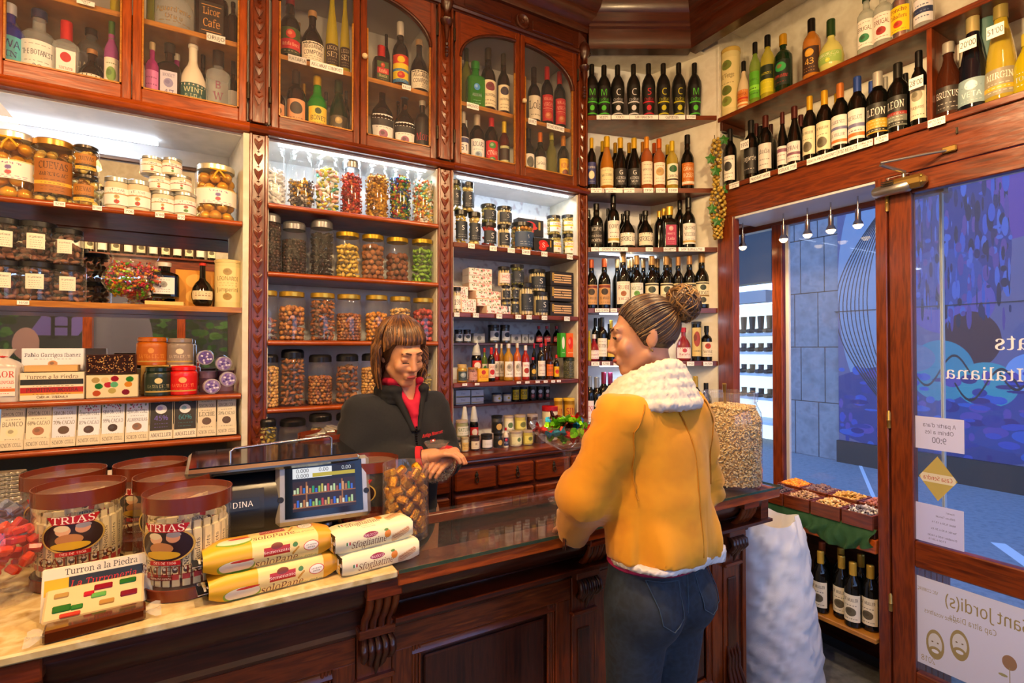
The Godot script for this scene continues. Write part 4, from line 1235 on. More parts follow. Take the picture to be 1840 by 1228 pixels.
	for q in [["qualitats",1.60,-.79,.12],["pasta Fresca Italiana",1.475,-.95,.10]]:
		var t:=TextMesh.new()
		t.text=q[0]
		t.font=fonts["Droid Serif"]
		t.font_size=32
		t.pixel_size=q[3]/48.0
		t.depth=.001
		t.curve_step=2.0
		t.horizontal_alignment=HORIZONTAL_ALIGNMENT_RIGHT
		single("glass_lettering","white painted lettering %s on the door glass"%("lower line" if q[1]<1.5 else "upper line"),"lettering",t,mat("e8ecf0",.5),Vector3(2.679,q[1],q[2]-.03),Vector3(0,90,0))
# sack, goblet, grapes, bag
func loose_goods() -> void:
	var pts:=[]
	var nu:=49
	var nv:=34
	var f:=FastNoiseLite.new()
	f.seed=4
	f.frequency=3.0
	for j in nv:
		var v:=float(j)/(nv-1)
		var y:=.78*v
		for i in nu:
			var a:=TAU*i/(nu-1)
			var r:=.2-.045*v+.02*sin(v*3.0)
			if v>.9:r -= .03*(v-.9)*10.0*.6
			var d:=Vector3(sin(a),0,cos(a))
			var wr:float=.011*sin(y*60.0+a*2.0+6.0*f.get_noise_2d(sin(a)*.6,y*1.2+cos(a)))*(.3+.7*abs(f.get_noise_2d(cos(a)*.5+4.0,y)))
			var big:=.02*f.get_noise_3d(d.x*.4,y*.5,d.z*.4)
			var rim:float=.02*sin(a*3.0)*clamp((v-.85)*6.0,.0,1.0)
			pts.append(Vector3(.09*(1.0-v)*(1.0-v)+d.x*(r+wr+big),y+rim,d.z*(r+wr+big)))
	var m:=MB.new()
	m.grid(pts,nu,nv,false)
	var rimpts:=[]
	for j in 6:
		for i in nu:
			var top:Vector3=pts[(nv-1)*nu+i]
			rimpts.append(Vector3(top.x*(1.0-.08*j),top.y-.035*j,top.z*(1.0-.08*j)))
	m.grid(rimpts,nu,6,true)
	var o:=thing("woven_sack","tall open white woven sack standing between counter and window","sack",Vector3(2.30,.0,-1.56))
	var sm:=StandardMaterial3D.new()
	sm.albedo_color=Color("d8d8d4")
	sm.roughness=.6
	sm.normal_enabled=true
	sm.normal_texture=noise_tex(12,.3,[],256,256,2,2.0)
	sm.normal_scale=.4
	sm.uv1_scale=Vector3(6,4,1)
	part(o,"cloth",m.done(),sm)
	part(o,"fill",lathe_mesh([[0,.3],[.13,.31],[.13,.6],[.12,.63],[0,.64]],24),mat("b89868",.9))
	var g:=thing("glass_goblet","flared glass goblet of bright boiled sweets in the left bay","goblet",Vector3(-.275,1.754,-2.575),0,"stemmed sweet goblets")
	part(g,"glass",lathe_mesh([[0,0],[.055,0],[.055,.004],[.018,.012],[.016,.024],[.05,.034],[.092,.058],[.112,.09],[.108,.115],[.09,.145],[.076,.168],[.074,.182],[.082,.205],[.086,.208]],32),M["jarglass"])
	var tr:=[]
	for k in 330:
		var y2:=.045+.12*rng.randf()
		var rr:float=.098-.02*abs(y2-.095)/.05
		if y2>.12:rr=lerp(.094,.06,(y2-.12)/.045)
		var an:=rng.randf()*TAU
		var q:float=sqrt(rng.randf_range(.5,1.0))*rr
		tr.append(piece_at(Vector3(sin(an)*q,y2,cos(an)*q),.024))
	pile("boiled_sweets","bright multicoloured sweets filling the flared glass goblet",g.position,"twist",tr,["c82818","e08818","d8b818","58a81c","3c1c50","c83c60","d8d4c8","98d828","d86040"],.2)
	for q in [[-.03,1.507,-2.60,1],[-.005,1.387,-2.53,0],[.04,1.48,-2.60,0],[.055,1.415,-2.54,0]]:
		var k:=thing("violet_tin","%s round clear tin of violet sweets standing on edge"%["topmost dark","front white","upper purple","lower purple"][[-.03,-.005,.04,.055].find(q[0])],"tin",Vector3(q[0],q[1]+.032,q[2]),12,"round violet tins in the left bay")
		k.rotation.x=deg_to_rad(90)
		part(k,"case",lathe_mesh([[0,-.012],[.03,-.012],[.032,-.01],[.032,.01],[.03,.012],[.028,.0125]],24,0,"vtin"),mat("d8d0dc",.1,0,.45))
		var vm:=MB.new()
		vm.lathe([[.0,.0115],[.027,.0115],[.0275,.008]],20)
		part(k,"flowers",vm.done(),mat("584488" if q[3]==1 else "8c78b0",.5))
		for t in 14:
			var an6:=t*2.399
			var r6:=sqrt(t/14.0)*.023
			part(k,"violet",box_mesh(Vector3(.009,.002,.007),.001),mat(["6c50a8","c8c0e0","4c3c88","e0dcf0"][t%4],.6),Vector3(sin(an6)*r6,.0125,cos(an6)*r6),Vector3.ONE,Vector3(0,t*50,0))
	for k in 6:
		single("violet_box","%s stacked clear purple sweet box behind the violet tins"%["first","second","third","fourth","fifth","sixth"][k],"box",lathe_mesh([[0,0],[.034,0],[.034,.03],[0,.03]],20,0,"vbox"),mat(["6c5068","7c6078","5c4058"][k%3],.25),Vector3(-.02+.07*(k%2),1.387+.0305*(k/2),-2.68-.02*(k%2)),Vector3.ZERO,"purple sweet boxes in the left bay")
	var bg:=MB.new()
	var bp:=[]
	for j in 13:
		var v2:=j/12.0
		for i in 25:
			var a2:=TAU*i/24.0
			var sq:=pow(pow(abs(cos(a2)),4.0)+pow(abs(sin(a2)),4.0),-.25)
			var rr2:float=.05*(1.0 if v2<.72 else lerp(1.0,.25,min(1.0,(v2-.72)/.12))+max(.0,(v2-.86))*3.0)
			bp.append(Vector3(cos(a2)*sq*rr2+.002*sin(v2*50.0),v2*.19,sin(a2)*sq*rr2*.7+.002*sin(a2*7.0+v2*30.0)))
	bg.grid(bp,25,13,true)
	var bag:=thing("biscuit_bag","clear gathered bag of biscuits with red print at left edge","bag",Vector3(-.66,1.387,-2.56))
	part(bag,"film",bg.done(),mat("e0d8d0",.2,0,.75))
	var br:=label_uv("@ece4dc|#c02418|^FLOR|*CARQUINYOLIS|.|~#d07030|.|.",1.4,100)
	part(bag,"label",plate(.07,.1,br),inked("print",br),Vector3(.005,.02,.0375))
	part(bag,"tie",lathe_mesh([[.012,0],[.016,.004],[.012,.008]],12),mat("c02020",.5),Vector3(0,.158,0))
	grapes(Vector3(2.60,2.83,-2.06),.30,.035,"pale green grape garland hanging by the second corner shelf",60)
	grapes(Vector3(2.60,2.53,-2.05),.30,.055,"amber grape garland with leaves hanging by the third corner shelf",95)
func grapes(top:Vector3,len:float,wid:float,label:String,n:int) -> void:
	var o:=thing("grape_garland",label,"garland",top,0,"artificial grapes on the corner post")
	var gm:=MB.new()
	gm.ball(Vector3.ZERO,Vector3.ONE*.0105,10,7)
	var mesh:=gm.done()
	for k in n:
		var v:=float(k)/n
		var w:=wid*(.55+.6*sin(PI*clamp(v*1.15+.08,.0,1.0)))
		var an:=k*2.399
		part(o,"grape",mesh,mat(["b8983c","a8862c","c0a850","98782c"][k%4],.18),Vector3(sin(an)*w*.75,-len*v,cos(an)*w*.6),Vector3.ONE*rng.randf_range(.85,1.1))
	var sm:=MB.new()
	sm.tube([Vector3(0,.03,-.01),Vector3(.003,-len*.5,0),Vector3(0,-len*.95,0)],.003,6)
	part(o,"stem",sm.done(),mat("5c5028",.7))
	for q in [[.045,.0,.02],[-.06,-.13,.01],[-.03,-.2,.02]]:
		var lm:=MB.new()
		var ctr:=Vector3(0,0,.006)
		for i in 10:
			var r0:float=[.036,.02][i%2]
			var r1:float=[.036,.02][(i+1)%2]
			var a0:=TAU*i/10.0
			var a1:=TAU*(i+1)/10.0
			lm.tri(ctr,Vector3(cos(a0)*r0,sin(a0)*r0,0),Vector3(cos(a1)*r1,sin(a1)*r1,0))
		part(o,"leaf",lm.done(),mat("2c6818",.5),Vector3(q[0],q[1],q[2]),Vector3.ONE,Vector3(0,-30,20))
# people: smooth bodies meshed from a distance field
func flesh(bones:Array,eggs:Array,cell:float,cuts:=[],planes:=[]) -> MB:
	var lo:=Vector3.ONE*1e9
	var hi:=-lo
	for b in bones:
		var r:float=max(b[2],b[3])+b[4]+cell*2.0
		for e in 2:
			lo=lo.min((b[e] as Vector3)-Vector3.ONE*r)
			hi=hi.max((b[e] as Vector3)+Vector3.ONE*r)
	for g in eggs:
		var r2:float=max(g[1].x,max(g[1].y,g[1].z))+g[2]+cell*2.0
		lo=lo.min((g[0] as Vector3)-Vector3.ONE*r2)
		hi=hi.max((g[0] as Vector3)+Vector3.ONE*r2)
	var n:=Vector3i(((hi-lo)/cell).ceil())+Vector3i.ONE
	var F:=PackedFloat32Array()
	F.resize(n.x*n.y*n.z)
	F.fill(1.0)
	for pass_ in 3:
		for q in ([bones,eggs,cuts][pass_] as Array):
			var egg:bool=pass_==1 or (pass_==2)
			var k:float=q[2] if egg else q[4]
			var bl:Vector3
			var bh:Vector3
			var rot:=Basis.IDENTITY
			if egg:
				var m:float=max(q[1].x,max(q[1].y,q[1].z))+k+cell*2.0
				bl=(q[0] as Vector3)-Vector3.ONE*m
				bh=(q[0] as Vector3)+Vector3.ONE*m
				if q.size()>3:rot=Basis.from_euler(q[3]).inverse()
			else:
				var m2:float=max(q[2],q[3])+k+cell*2.0
				bl=(q[0] as Vector3).min(q[1])-Vector3.ONE*m2
				bh=(q[0] as Vector3).max(q[1])+Vector3.ONE*m2
			var i0:=Vector3i(((bl-lo)/cell).floor()).clamp(Vector3i.ZERO,n-Vector3i.ONE)
			var i1:=Vector3i(((bh-lo)/cell).ceil()).clamp(Vector3i.ZERO,n-Vector3i.ONE)
			var c:Vector3=q[0]
			var ba:Vector3=Vector3.ZERO if egg else (q[1] as Vector3)-c
			var ll:float=max(ba.length_squared(),1e-9)
			var rad:Vector3=q[1] if egg else Vector3.ONE
			var ir:=Vector3.ONE/rad
			var r0:float=.0 if egg else float(q[2])
			var dr:float=.0 if egg else float(q[3])-r0
			for z in range(i0.z,i1.z+1):
				for y in range(i0.y,i1.y+1):
					var at:=(z*n.y+y)*n.x
					for x in range(i0.x,i1.x+1):
						var p:=lo+Vector3(x,y,z)*cell-c
						var d:float
						if egg:
							p=rot*p
							var s:=p*ir
							var k0:=s.length()
							d=k0*(k0-1.0)/max((s*ir).length(),1e-6)
						else:
							var t:float=clamp(p.dot(ba)/ll,.0,1.0)
							d=(p-ba*t).length()-r0-dr*t
						var o:=F[at+x]
						if pass_==2:
							var h2:float=max(k-abs(o+d),.0)
							F[at+x]=max(o,-d)+h2*h2*.25/k
						else:
							var h:float=max(k-abs(o-d),.0)
							F[at+x]=min(o,d)-h*h*.25/k
	for pl in planes:
		for z in n.z:
			for y in n.y:
				var at2:=(z*n.y+y)*n.x
				for x in n.x:
					var d2:float=(lo+Vector3(x,y,z)*cell-(pl[0] as Vector3)).dot(pl[1])
					if d2>F[at2+x]:F[at2+x]=d2
	var out:=MB.new()
	var idx:={}
	var sy:=n.x
	var sz:=n.x*n.y
	var off:=[0,1,sy,sy+1,sz,sz+1,sz+sy,sz+sy+1]
	for z in n.z-1:
		for y in n.y-1:
			var row:=(z*n.y+y)*n.x
			for x in n.x-1:
				var b:=row+x
				var f0:=F[b]
				if f0>.6:continue
				var neg:=0
				for k in 8:
					if F[b+off[k]]<.0:neg+=1
				if neg==0 or neg==8:continue
				var sum:=Vector3.ZERO
				var cnt:=0
				for e in [[0,1],[2,3],[4,5],[6,7],[0,2],[1,3],[4,6],[5,7],[0,4],[1,5],[2,6],[3,7]]:
					var fa:=F[b+off[e[0]]]
					var fb:=F[b+off[e[1]]]
					if (fa<.0) != (fb<.0):
						var t2:=fa/(fa-fb)
						var pa:=Vector3(e[0] & 1,(e[0] >> 1) & 1,e[0] >> 2)
						var pb:=Vector3(e[1] & 1,(e[1] >> 1) & 1,e[1] >> 2)
						sum+=pa.lerp(pb,t2)
						cnt+=1
				var g:=Vector3(F[b+1]-f0+F[b+sy+sz+1]-F[b+sy+sz],F[b+sy]-f0+F[b+1+sz+sy]-F[b+1+sz],F[b+sz]-f0+F[b+1+sy+sz]-F[b+1+sy])
				idx[b]=out.vert(lo+(Vector3(x,y,z)+sum/cnt)*cell,g.normalized(),Vector2(0,0))
	for b in idx:
		var inside:bool=F[b]<.0
		for e in [[1,sy,sz],[sy,1,sz],[sz,1,sy]]:
			if inside != (F[b+e[0]]<.0):
				var p1:int=b-e[1]
				var p2:int=b-e[2]
				var p3:int=b-e[1]-e[2]
				if idx.has(p1) and idx.has(p2) and idx.has(p3):
					out.face(idx[b],idx[p1],idx[p3])
					out.face(idx[b],idx[p3],idx[p2])
	return out
func stitched(m:MB,line:Array,r:float,out:MB) -> void:
	var pts:=[]
	for k in line.size()-1:
		for i in 6:
			var q:Vector2=(line[k] as Vector2).lerp(line[k+1],i/5.0)
			var z:=-1.0
			for p in m.v:
				if abs(p.x-q.x)<.009 and abs(p.y-q.y)<.009 and p.z>z:z=p.z
			if z>-1.0:pts.append(Vector3(q.x,q.y,z))
	if pts.size()>2:out.tube(pts,r,5)
func move(m:MB,t:Transform3D) -> void:
	for i in m.v.size():
		m.v[i]=t*m.v[i]
		m.n[i]=(t.basis*m.n[i]).normalized()
func join(a:MB,b:MB) -> void:
	var s:=a.v.size()
	a.v.append_array(b.v)
	a.n.append_array(b.n)
	a.uv.append_array(b.uv)
	for i in b.ix:a.ix.append(i+s)
func roughen(m:MB,amp:float,freq:float) -> void:
	var f:=FastNoiseLite.new()
	f.frequency=freq
	f.seed=9
	for i in m.v.size():
		m.v[i]+=m.n[i]*f.get_noise_3dv(m.v[i])*amp
		m.n[i]=(m.n[i]+Vector3(f.get_noise_3dv(m.v[i]+Vector3(9,0,0)),f.get_noise_3dv(m.v[i]+Vector3(0,9,0)),f.get_noise_3dv(m.v[i]+Vector3(0,0,9)))*.7).normalized()
func head_field(jaw:float) -> MB:
	var eggs:=[[Vector3(0,.03,.018),Vector3(.073,.09,.094),.02],[Vector3(0,-.03,-.033),Vector3(.053,.08,.06),.02],[Vector3(-.036,-.028,-.066),Vector3(.024,.024,.019),.016],[Vector3(.036,-.028,-.066),Vector3(.024,.024,.019),.016],[Vector3(0,-.1,-.066),Vector3(.021,.017,.018),.02]]
	for s in [-1.0,1.0]:
		eggs.append([Vector3(.031*s,.006,-.079),Vector3(.0145,.0125,.0135),.004])
		eggs.append([Vector3(.076*s,-.008,.014),Vector3(.008,.031,.018),.006,Vector3(.2,.35*s,0)])
	var bones:=[[Vector3(0,.012,-.09),Vector3(0,-.03,-.108),.007,.0095,.01],[Vector3(-.011,-.034,-.1),Vector3(.011,-.034,-.097),.0065,.0065,.007],[Vector3(-.032,.03,-.078),Vector3(.032,.03,-.078),.013,.013,.02],[Vector3(-.019,-.062,-.0885),Vector3(.019,-.062,-.0885),.005,.005,.007],[Vector3(-.016,-.072,-.0875),Vector3(.016,-.072,-.0875),.0065,.0065,.006]]
	for s in [-1.0,1.0]:bones.append([Vector3(.05*s,-.058,-.002),Vector3(.014*s,-.102,-.058),.015*jaw,.015,.02])
	bones.append([Vector3(0,-.05,.02),Vector3(0,-.19,.035),.05,.052,.03])
	return flesh(bones,eggs,.0036,[[Vector3(-.031,.005,-.104),Vector3(.016,.011,.012),.012],[Vector3(.031,.005,-.104),Vector3(.016,.011,.012),.012],[Vector3(.087,-.006,.008),Vector3(.005,.016,.009),.004],[Vector3(-.087,-.006,.008),Vector3(.005,.016,.009),.004]])
func hand_field(side:float,curl:float) -> MB:
	var bones:=[[Vector3(0,0,.05),Vector3(0,0,.0),.024,.027,.012]]
	for k in 4:
		var x:=(-.030+.02*k)*side
		var base:=Vector3(x*.95,.002,-.045)
		var L:float=[.033,.04,.043,.038][k]
		bones.append([Vector3(x*.6,0,.01),base,.013,.0105,.012])
		var a:=base
		for j in 3:
			var an:=curl*(j+.6)*.55
			var b:Vector3=a+Vector3(0,-sin(an),-cos(an))*L*[1.0,.68,.55][j]
			bones.append([a,b,.0098-j*.0008,.0092-j*.0009,.0025])
			a=b
	var t0:=Vector3(.024*side,-.006,.02)
	var t1:=Vector3(.045*side,-.018,-.015)
	var t2:=Vector3(.042*side,-.03,-.045)
	var t3:=Vector3(.03*side,-.036,-.066)
	bones.append_array([[t0,t1,.016,.0115,.012],[t1,t2,.0115,.0105,.004],[t2,t3,.0102,.0085,.003]])
	return flesh(bones,[],.0034)
func strand(m:MB,pts:Array,r:float) -> void:
	var rr:=[]
	for i in pts.size():rr.append(r*(1.0 if i<pts.size()-2 else .55))
	m.tube(pts,rr,5)
func skin_mat(c:String) -> StandardMaterial3D:
	var m:=StandardMaterial3D.new()
	m.albedo_color=Color(c)
	m.roughness=.45
	m.subsurf_scatter_enabled=true
	m.subsurf_scatter_strength=.15
	return m
func cloth_mat(ramp:Array,freq:float,rough:float,rim:=.3,scl:=2.5) -> StandardMaterial3D:
	var m:=StandardMaterial3D.new()
	m.albedo_texture=noise_tex(51,freq,ramp,512,512,4)
	m.uv1_triplanar=true
	m.uv1_scale=Vector3.ONE*scl
	m.roughness=rough
	m.rim_enabled=true
	m.rim=rim
	m.normal_enabled=true
	m.normal_texture=T["woodbump"]
	m.normal_scale=.15
	return m
func hair_mats(cols:Array) -> Array:
	var r:=[]
	for c in cols:r.append(mat(c,.38,.0,1.0,.15))
	return r
func people() -> void:
	customer()
	assistant()
func customer() -> void:
	var o:=thing("person","woman with hair bun in mustard shearling jacket and dark jeans","person",Vector3(1.115,0,-1.10),4.0)
	var hc:=Vector3(-.012,1.615,-.035)
	var ht:=Transform3D(Basis.from_euler(Vector3(deg_to_rad(-8),deg_to_rad(52),0)).scaled(Vector3.ONE*.93),hc)
	var legs:=[]
	for s in [-1.0,1.0]:
		legs.append([Vector3(.082*s,.86,.005),Vector3(.088*s,.47,-.02),.093,.06,.05])
		legs.append([Vector3(.088*s,.47,-.02),Vector3(.09*s,.12,.02),.061,.042,.02])
	var jeans:=flesh(legs,[[Vector3(0,.95,.0),Vector3(.150,.11,.112),.05],[Vector3(-.072,.865,.052),Vector3(.085,.095,.085),.03],[Vector3(.072,.865,.052),Vector3(.085,.095,.085),.03]],.0125,[],[[Vector3(0,1.02,0),Vector3(0,1,0)]])
	part(o,"jeans",jeans.done(),cloth_mat(["0e141a","141d26","1c2a38","10181f","18242f"],.03,.8,.05,1.4))
	var seam:=MB.new()
	for s in [-1.0,1.0]:stitched(jeans,[Vector2(.035*s,.955),Vector2(.125*s,.965),Vector2(.118*s,.865),Vector2(.082*s,.84),Vector2(.044*s,.865),Vector2(.035*s,.955)],.0016,seam)
	stitched(jeans,[Vector2(0,1.0),Vector2(0,.86)],.002,seam)
	part(o,"seams",seam.done(),mat("2c3c48",.7))
	var bb:=[[Vector3(0,.9,0),Vector3(0,1.34,-.015),.09,.075,.05],[Vector3(0,1.34,-.015),Vector3(0,1.48,-.01),.065,.048,.03]]
	for s in [-1.0,1.0]:bb.append_array([[Vector3(.12*s,1.37,0),Vector3(.2*s,1.16,-.04),.045,.04,.03],[Vector3(.2*s,1.16,-.04),Vector3(.15*s,1.01,-.2),.038,.03,.02],[Vector3(.08*s,.88,0),Vector3(.088*s,.47,-.02),.07,.045,.04],[Vector3(.088*s,.47,-.02),Vector3(.09*s,.09,.02),.045,.03,.02],[Vector3(.09*s,.06,.04),Vector3(.1*s,.04,-.14),.036,.028,.02]])
	var body:=flesh(bb,[],.014)
	var hd:=head_field(.92)
	move(hd,ht)
	join(body,hd)
	for s in [-1.0,1.0]:
		var hn:=hand_field(-s,.5)
		move(hn,Transform3D(Basis.from_euler(Vector3(-.35,.3*s,0)).scaled(Vector3.ONE*.9),Vector3(.12*s,1.015,-.235)))
		join(body,hn)
	part(o,"body",body.done(),skin_mat("c08c6c"))
	var st:=MB.new()
	st.lathe([[.142,.965],[.153,.975],[.153,1.02],[.14,1.06]],32,Vector3.ZERO,Vector3(1.0,1.0,.8))
	part(o,"shirt_hem",st.done(),mat("a0144c",.7))
	for s in [-1.0,1.0]:part(o,"shoe",flesh([[Vector3(.09*s,.05,.06),Vector3(.1*s,.04,-.16),.048,.038,.03]],[],.012,[],[[Vector3.ZERO,Vector3(0,-1,0)]]).done(),mat("1c1a1a",.5))
	var jb:=[[Vector3(-.11,1.398,.01),Vector3(.11,1.398,.01),.062,.062,.06],[Vector3(-.14,1.385,.005),Vector3(-.215,1.17,-.06),.074,.07,.035],[Vector3(-.215,1.17,-.06),Vector3(-.15,1.02,-.19),.07,.05,.02],[Vector3(.14,1.385,.005),Vector3(.21,1.14,.0),.072,.066,.035],[Vector3(.21,1.14,.0),Vector3(.17,1.03,-.18),.066,.05,.02]]
	var je:=[[Vector3(0,1.30,.005),Vector3(.158,.14,.118),.05],[Vector3(0,1.14,.012),Vector3(.163,.19,.132),.05],[Vector3(.0,1.03,.026),Vector3(.168,.15,.13),.03],[Vector3(.14,1.0,.035),Vector3(.055,.14,.1),.04],[Vector3(-.1,1.0,.05),Vector3(.06,.12,.1),.04]]
	var jk:=flesh(jb,je,.0105,[[Vector3(.06,1.02,.2),Vector3(.016,.16,.05),.03],[Vector3(-.15,1.05,.12),Vector3(.014,.13,.05),.025],[Vector3(.16,1.05,.12),Vector3(.012,.13,.05),.025]],[[Vector3(0,.99,.1),Vector3(-.1,-1,.1).normalized()],[Vector3(0,1.45,0),Vector3(0,1,0)]])
	var fo:=FastNoiseLite.new()
	fo.frequency=4.0
	for i in jk.v.size():
		var p:=jk.v[i]
		jk.v[i]+=jk.n[i]*(.014*fo.get_noise_3d(p.x*1.8,p.y*.6,p.z*1.8)+.006*sin(p.y*60.0+8.0*fo.get_noise_3d(p.x,p.y,p.z))*smoothstep(.13,.22,abs(p.x)))
	part(o,"jacket",jk.done(),cloth_mat(["d08a06","d68f08","dc960a","ca8405","d88f08"],.01,.85,.35,1.0))
	var sm:=MB.new()
	stitched(jk,[Vector2(-.004,1.43),Vector2(.008,1.3),Vector2(.012,1.02)],.0022,sm)
	for s in [-1.0,1.0]:stitched(jk,[Vector2(.13*s,1.43),Vector2(.168*s,1.36),Vector2(.15*s,1.24),Vector2(.15*s,1.18)],.002,sm)
	part(o,"jacket_seam",sm.done(),mat("b07408",.85))
	var wb:=[]
	for lv in 5:
		var pv:=Vector3.ZERO
		for i in 25:
			var a:float=lerp(-2.7,2.7,i/24.0)
			var fl:=(lv-1)/3.0
			var rx:float=lerp(.112,.074,fl)+.016*(1.0-cos(a))
			var q:=Vector3(sin(a)*rx,1.437+.056*fl+(.016+.022*fl)*cos(a),cos(a)*rx*.92-.008)
			if i>0:wb.append([pv,q,.016,.016,.012])
			pv=q
	var wm:=flesh(wb,[],.006)
	roughen(wm,.007,60.0)
	part(o,"fleece_collar",wm.done(),mat("d8d0c0",.95))
	var le:=[]
	for q in je:le.append([q[0],(q[1] as Vector3)-Vector3.ONE*.005,q[2]])
	var hem:=flesh([],le,.009,[[Vector3(.06,1.02,.2),Vector3(.016,.16,.05),.03]],[[Vector3(0,.978,.1),Vector3(-.1,-1,.1).normalized()],[Vector3(0,1.01,0),Vector3(0,1,0)]])
	roughen(hem,.006,70.0)
	part(o,"fleece_hem",hem.done(),mat("d8d4cc",.95))
	var zp:=MB.new()
	zp.box(Vector3(-.2,1.0,-.17),Vector3(.004,.034,.012),.001)
	part(o,"zip_pull",zp.done(),M["chrome"])
	var hs:=Node3D.new()
	hs.name="hair"
	o.add_child(hs)
	hs.transform=ht
	var shell:=flesh([],[[Vector3(0,.032,.02),Vector3(.081,.098,.1),.01]],.005,[],[[Vector3(0,.078,-.062),Vector3(0,-.45,-.9).normalized()],[Vector3(0,-.035,.0),Vector3(0,-.86,-.5).normalized()]])
	var bun:=Vector3(0,.086,.14)
	var be:=[[bun,Vector3(.053,.059,.053),.02],[Vector3(0,.075,.1),Vector3(.03,.03,.03),.02]]
	join(shell,flesh([],be,.005))
	var hm:=hair_mats(["342216","46301c","684820","8c6838"])
	part(hs,"scalp",shell.done(),hm[0])
	var mbs:=[MB.new(),MB.new(),MB.new(),MB.new()]
	var tie:=Vector3(0,.07,.105)
	for k in 480:
		var t:=rng.randf()
		var ang:=rng.randf_range(-2.9,2.9)
		var el:=rng.randf_range(.0,1.0)
		var d0:Vector3=Vector3(sin(ang),0,cos(ang))
		var start:=Vector3(sin(ang)*lerp(.3,1.0,el),lerp(.9,-.55,el) ,-cos(ang*.5)*.75).normalized()
		if k%3==2:start=Vector3(sin(ang*.6),rng.randf_range(-.95,-.3),cos(ang*.6)).normalized()
		if start.dot(Vector3(0,-.45,-.9).normalized())>.62:continue
		var pts:=[]
		var wob:=rng.randf_range(-.002,.003)
		for i in 9:
			var f:=i/8.0
			var d:=start.slerp((tie-Vector3(0,.032,.02)).normalized(),f)
			var s2:=Vector3(.081,.098,.1)
			var rr:=1.0/(d/s2).length()
			var p2:=Vector3(0,.032,.02)+d*(rr+.001+wob*sin(f*PI))
			if i==8:p2=tie
			pts.append(p2)
		if pts[0].dot(Vector3(0,-.86,-.5).normalized())>.034:continue
		strand(mbs[(k*7)%4 if k%3==0 else k%3],pts,.0022)
	for k in 110:
		var ax1:=Vector3(rng.randf_range(-1,1),rng.randf_range(-1,1),rng.randf_range(-1,1)).normalized()
		var u:=ax1.cross(Vector3.UP).normalized()
		var w:=ax1.cross(u)
		var a0:=rng.randf()*TAU
		var pts2:=[]
		for i in 9:
			var a3:=a0+i*.42
			pts2.append(bun+(u*cos(a3)+w*sin(a3))*Vector3(.053,.059,.053)*(1.0+.06*sin(i*1.3)))
		strand(mbs[1+k%3],pts2,.0026)
	for k in 4:part(hs,"strands",mbs[k].done(),hm[k])
	var ed:=MB.new()
	for s in [-1.0,1.0]:
		ed.tube([Vector3(.079*s,-.036,.0),Vector3(.083*s,-.046,.004),Vector3(.079*s,-.05,.01),Vector3(.078*s,-.042,.01)],.002,6)
	part(hs,"earring",ed.done(),M["brass"])
	features(hs,true)
func features(parent:Node,open:bool) -> void:
	var e:=MB.new()
	var br:=MB.new()
	var lash:=MB.new()
	var li:=MB.new()
	for s in [-1.0,1.0]:
		if open:
			e.ball(Vector3(.031*s,.005,-.0835),Vector3(.0115,.006,.011),10,6)
		br.tube([Vector3(.012*s,.031,-.094),Vector3(.03*s,.036,-.0915),Vector3(.048*s,.03,-.079)],[.0028,.0026,.001],6)
		var ly:=.009 if open else -.003
		lash.tube([Vector3(.018*s,ly-.003,-.093),Vector3(.031*s,ly,-.0955),Vector3(.044*s,ly-.003,-.089)],.0017,5)
	li.tube([Vector3(-.023,-.067,-.088),Vector3(-.009,-.0655,-.0965),Vector3(.009,-.0655,-.0965),Vector3(.023,-.067,-.088)],[.003,.0068,.0068,.003],8)
	if open:part(parent,"eye",e.done(),mat("403830",.15))
	part(parent,"eyebrow",br.done(),mat("4c3220",.8))
	part(parent,"eyelash",lash.done(),mat("1c1410",.8))
	part(parent,"lips",li.done(),mat("a84840",.4))
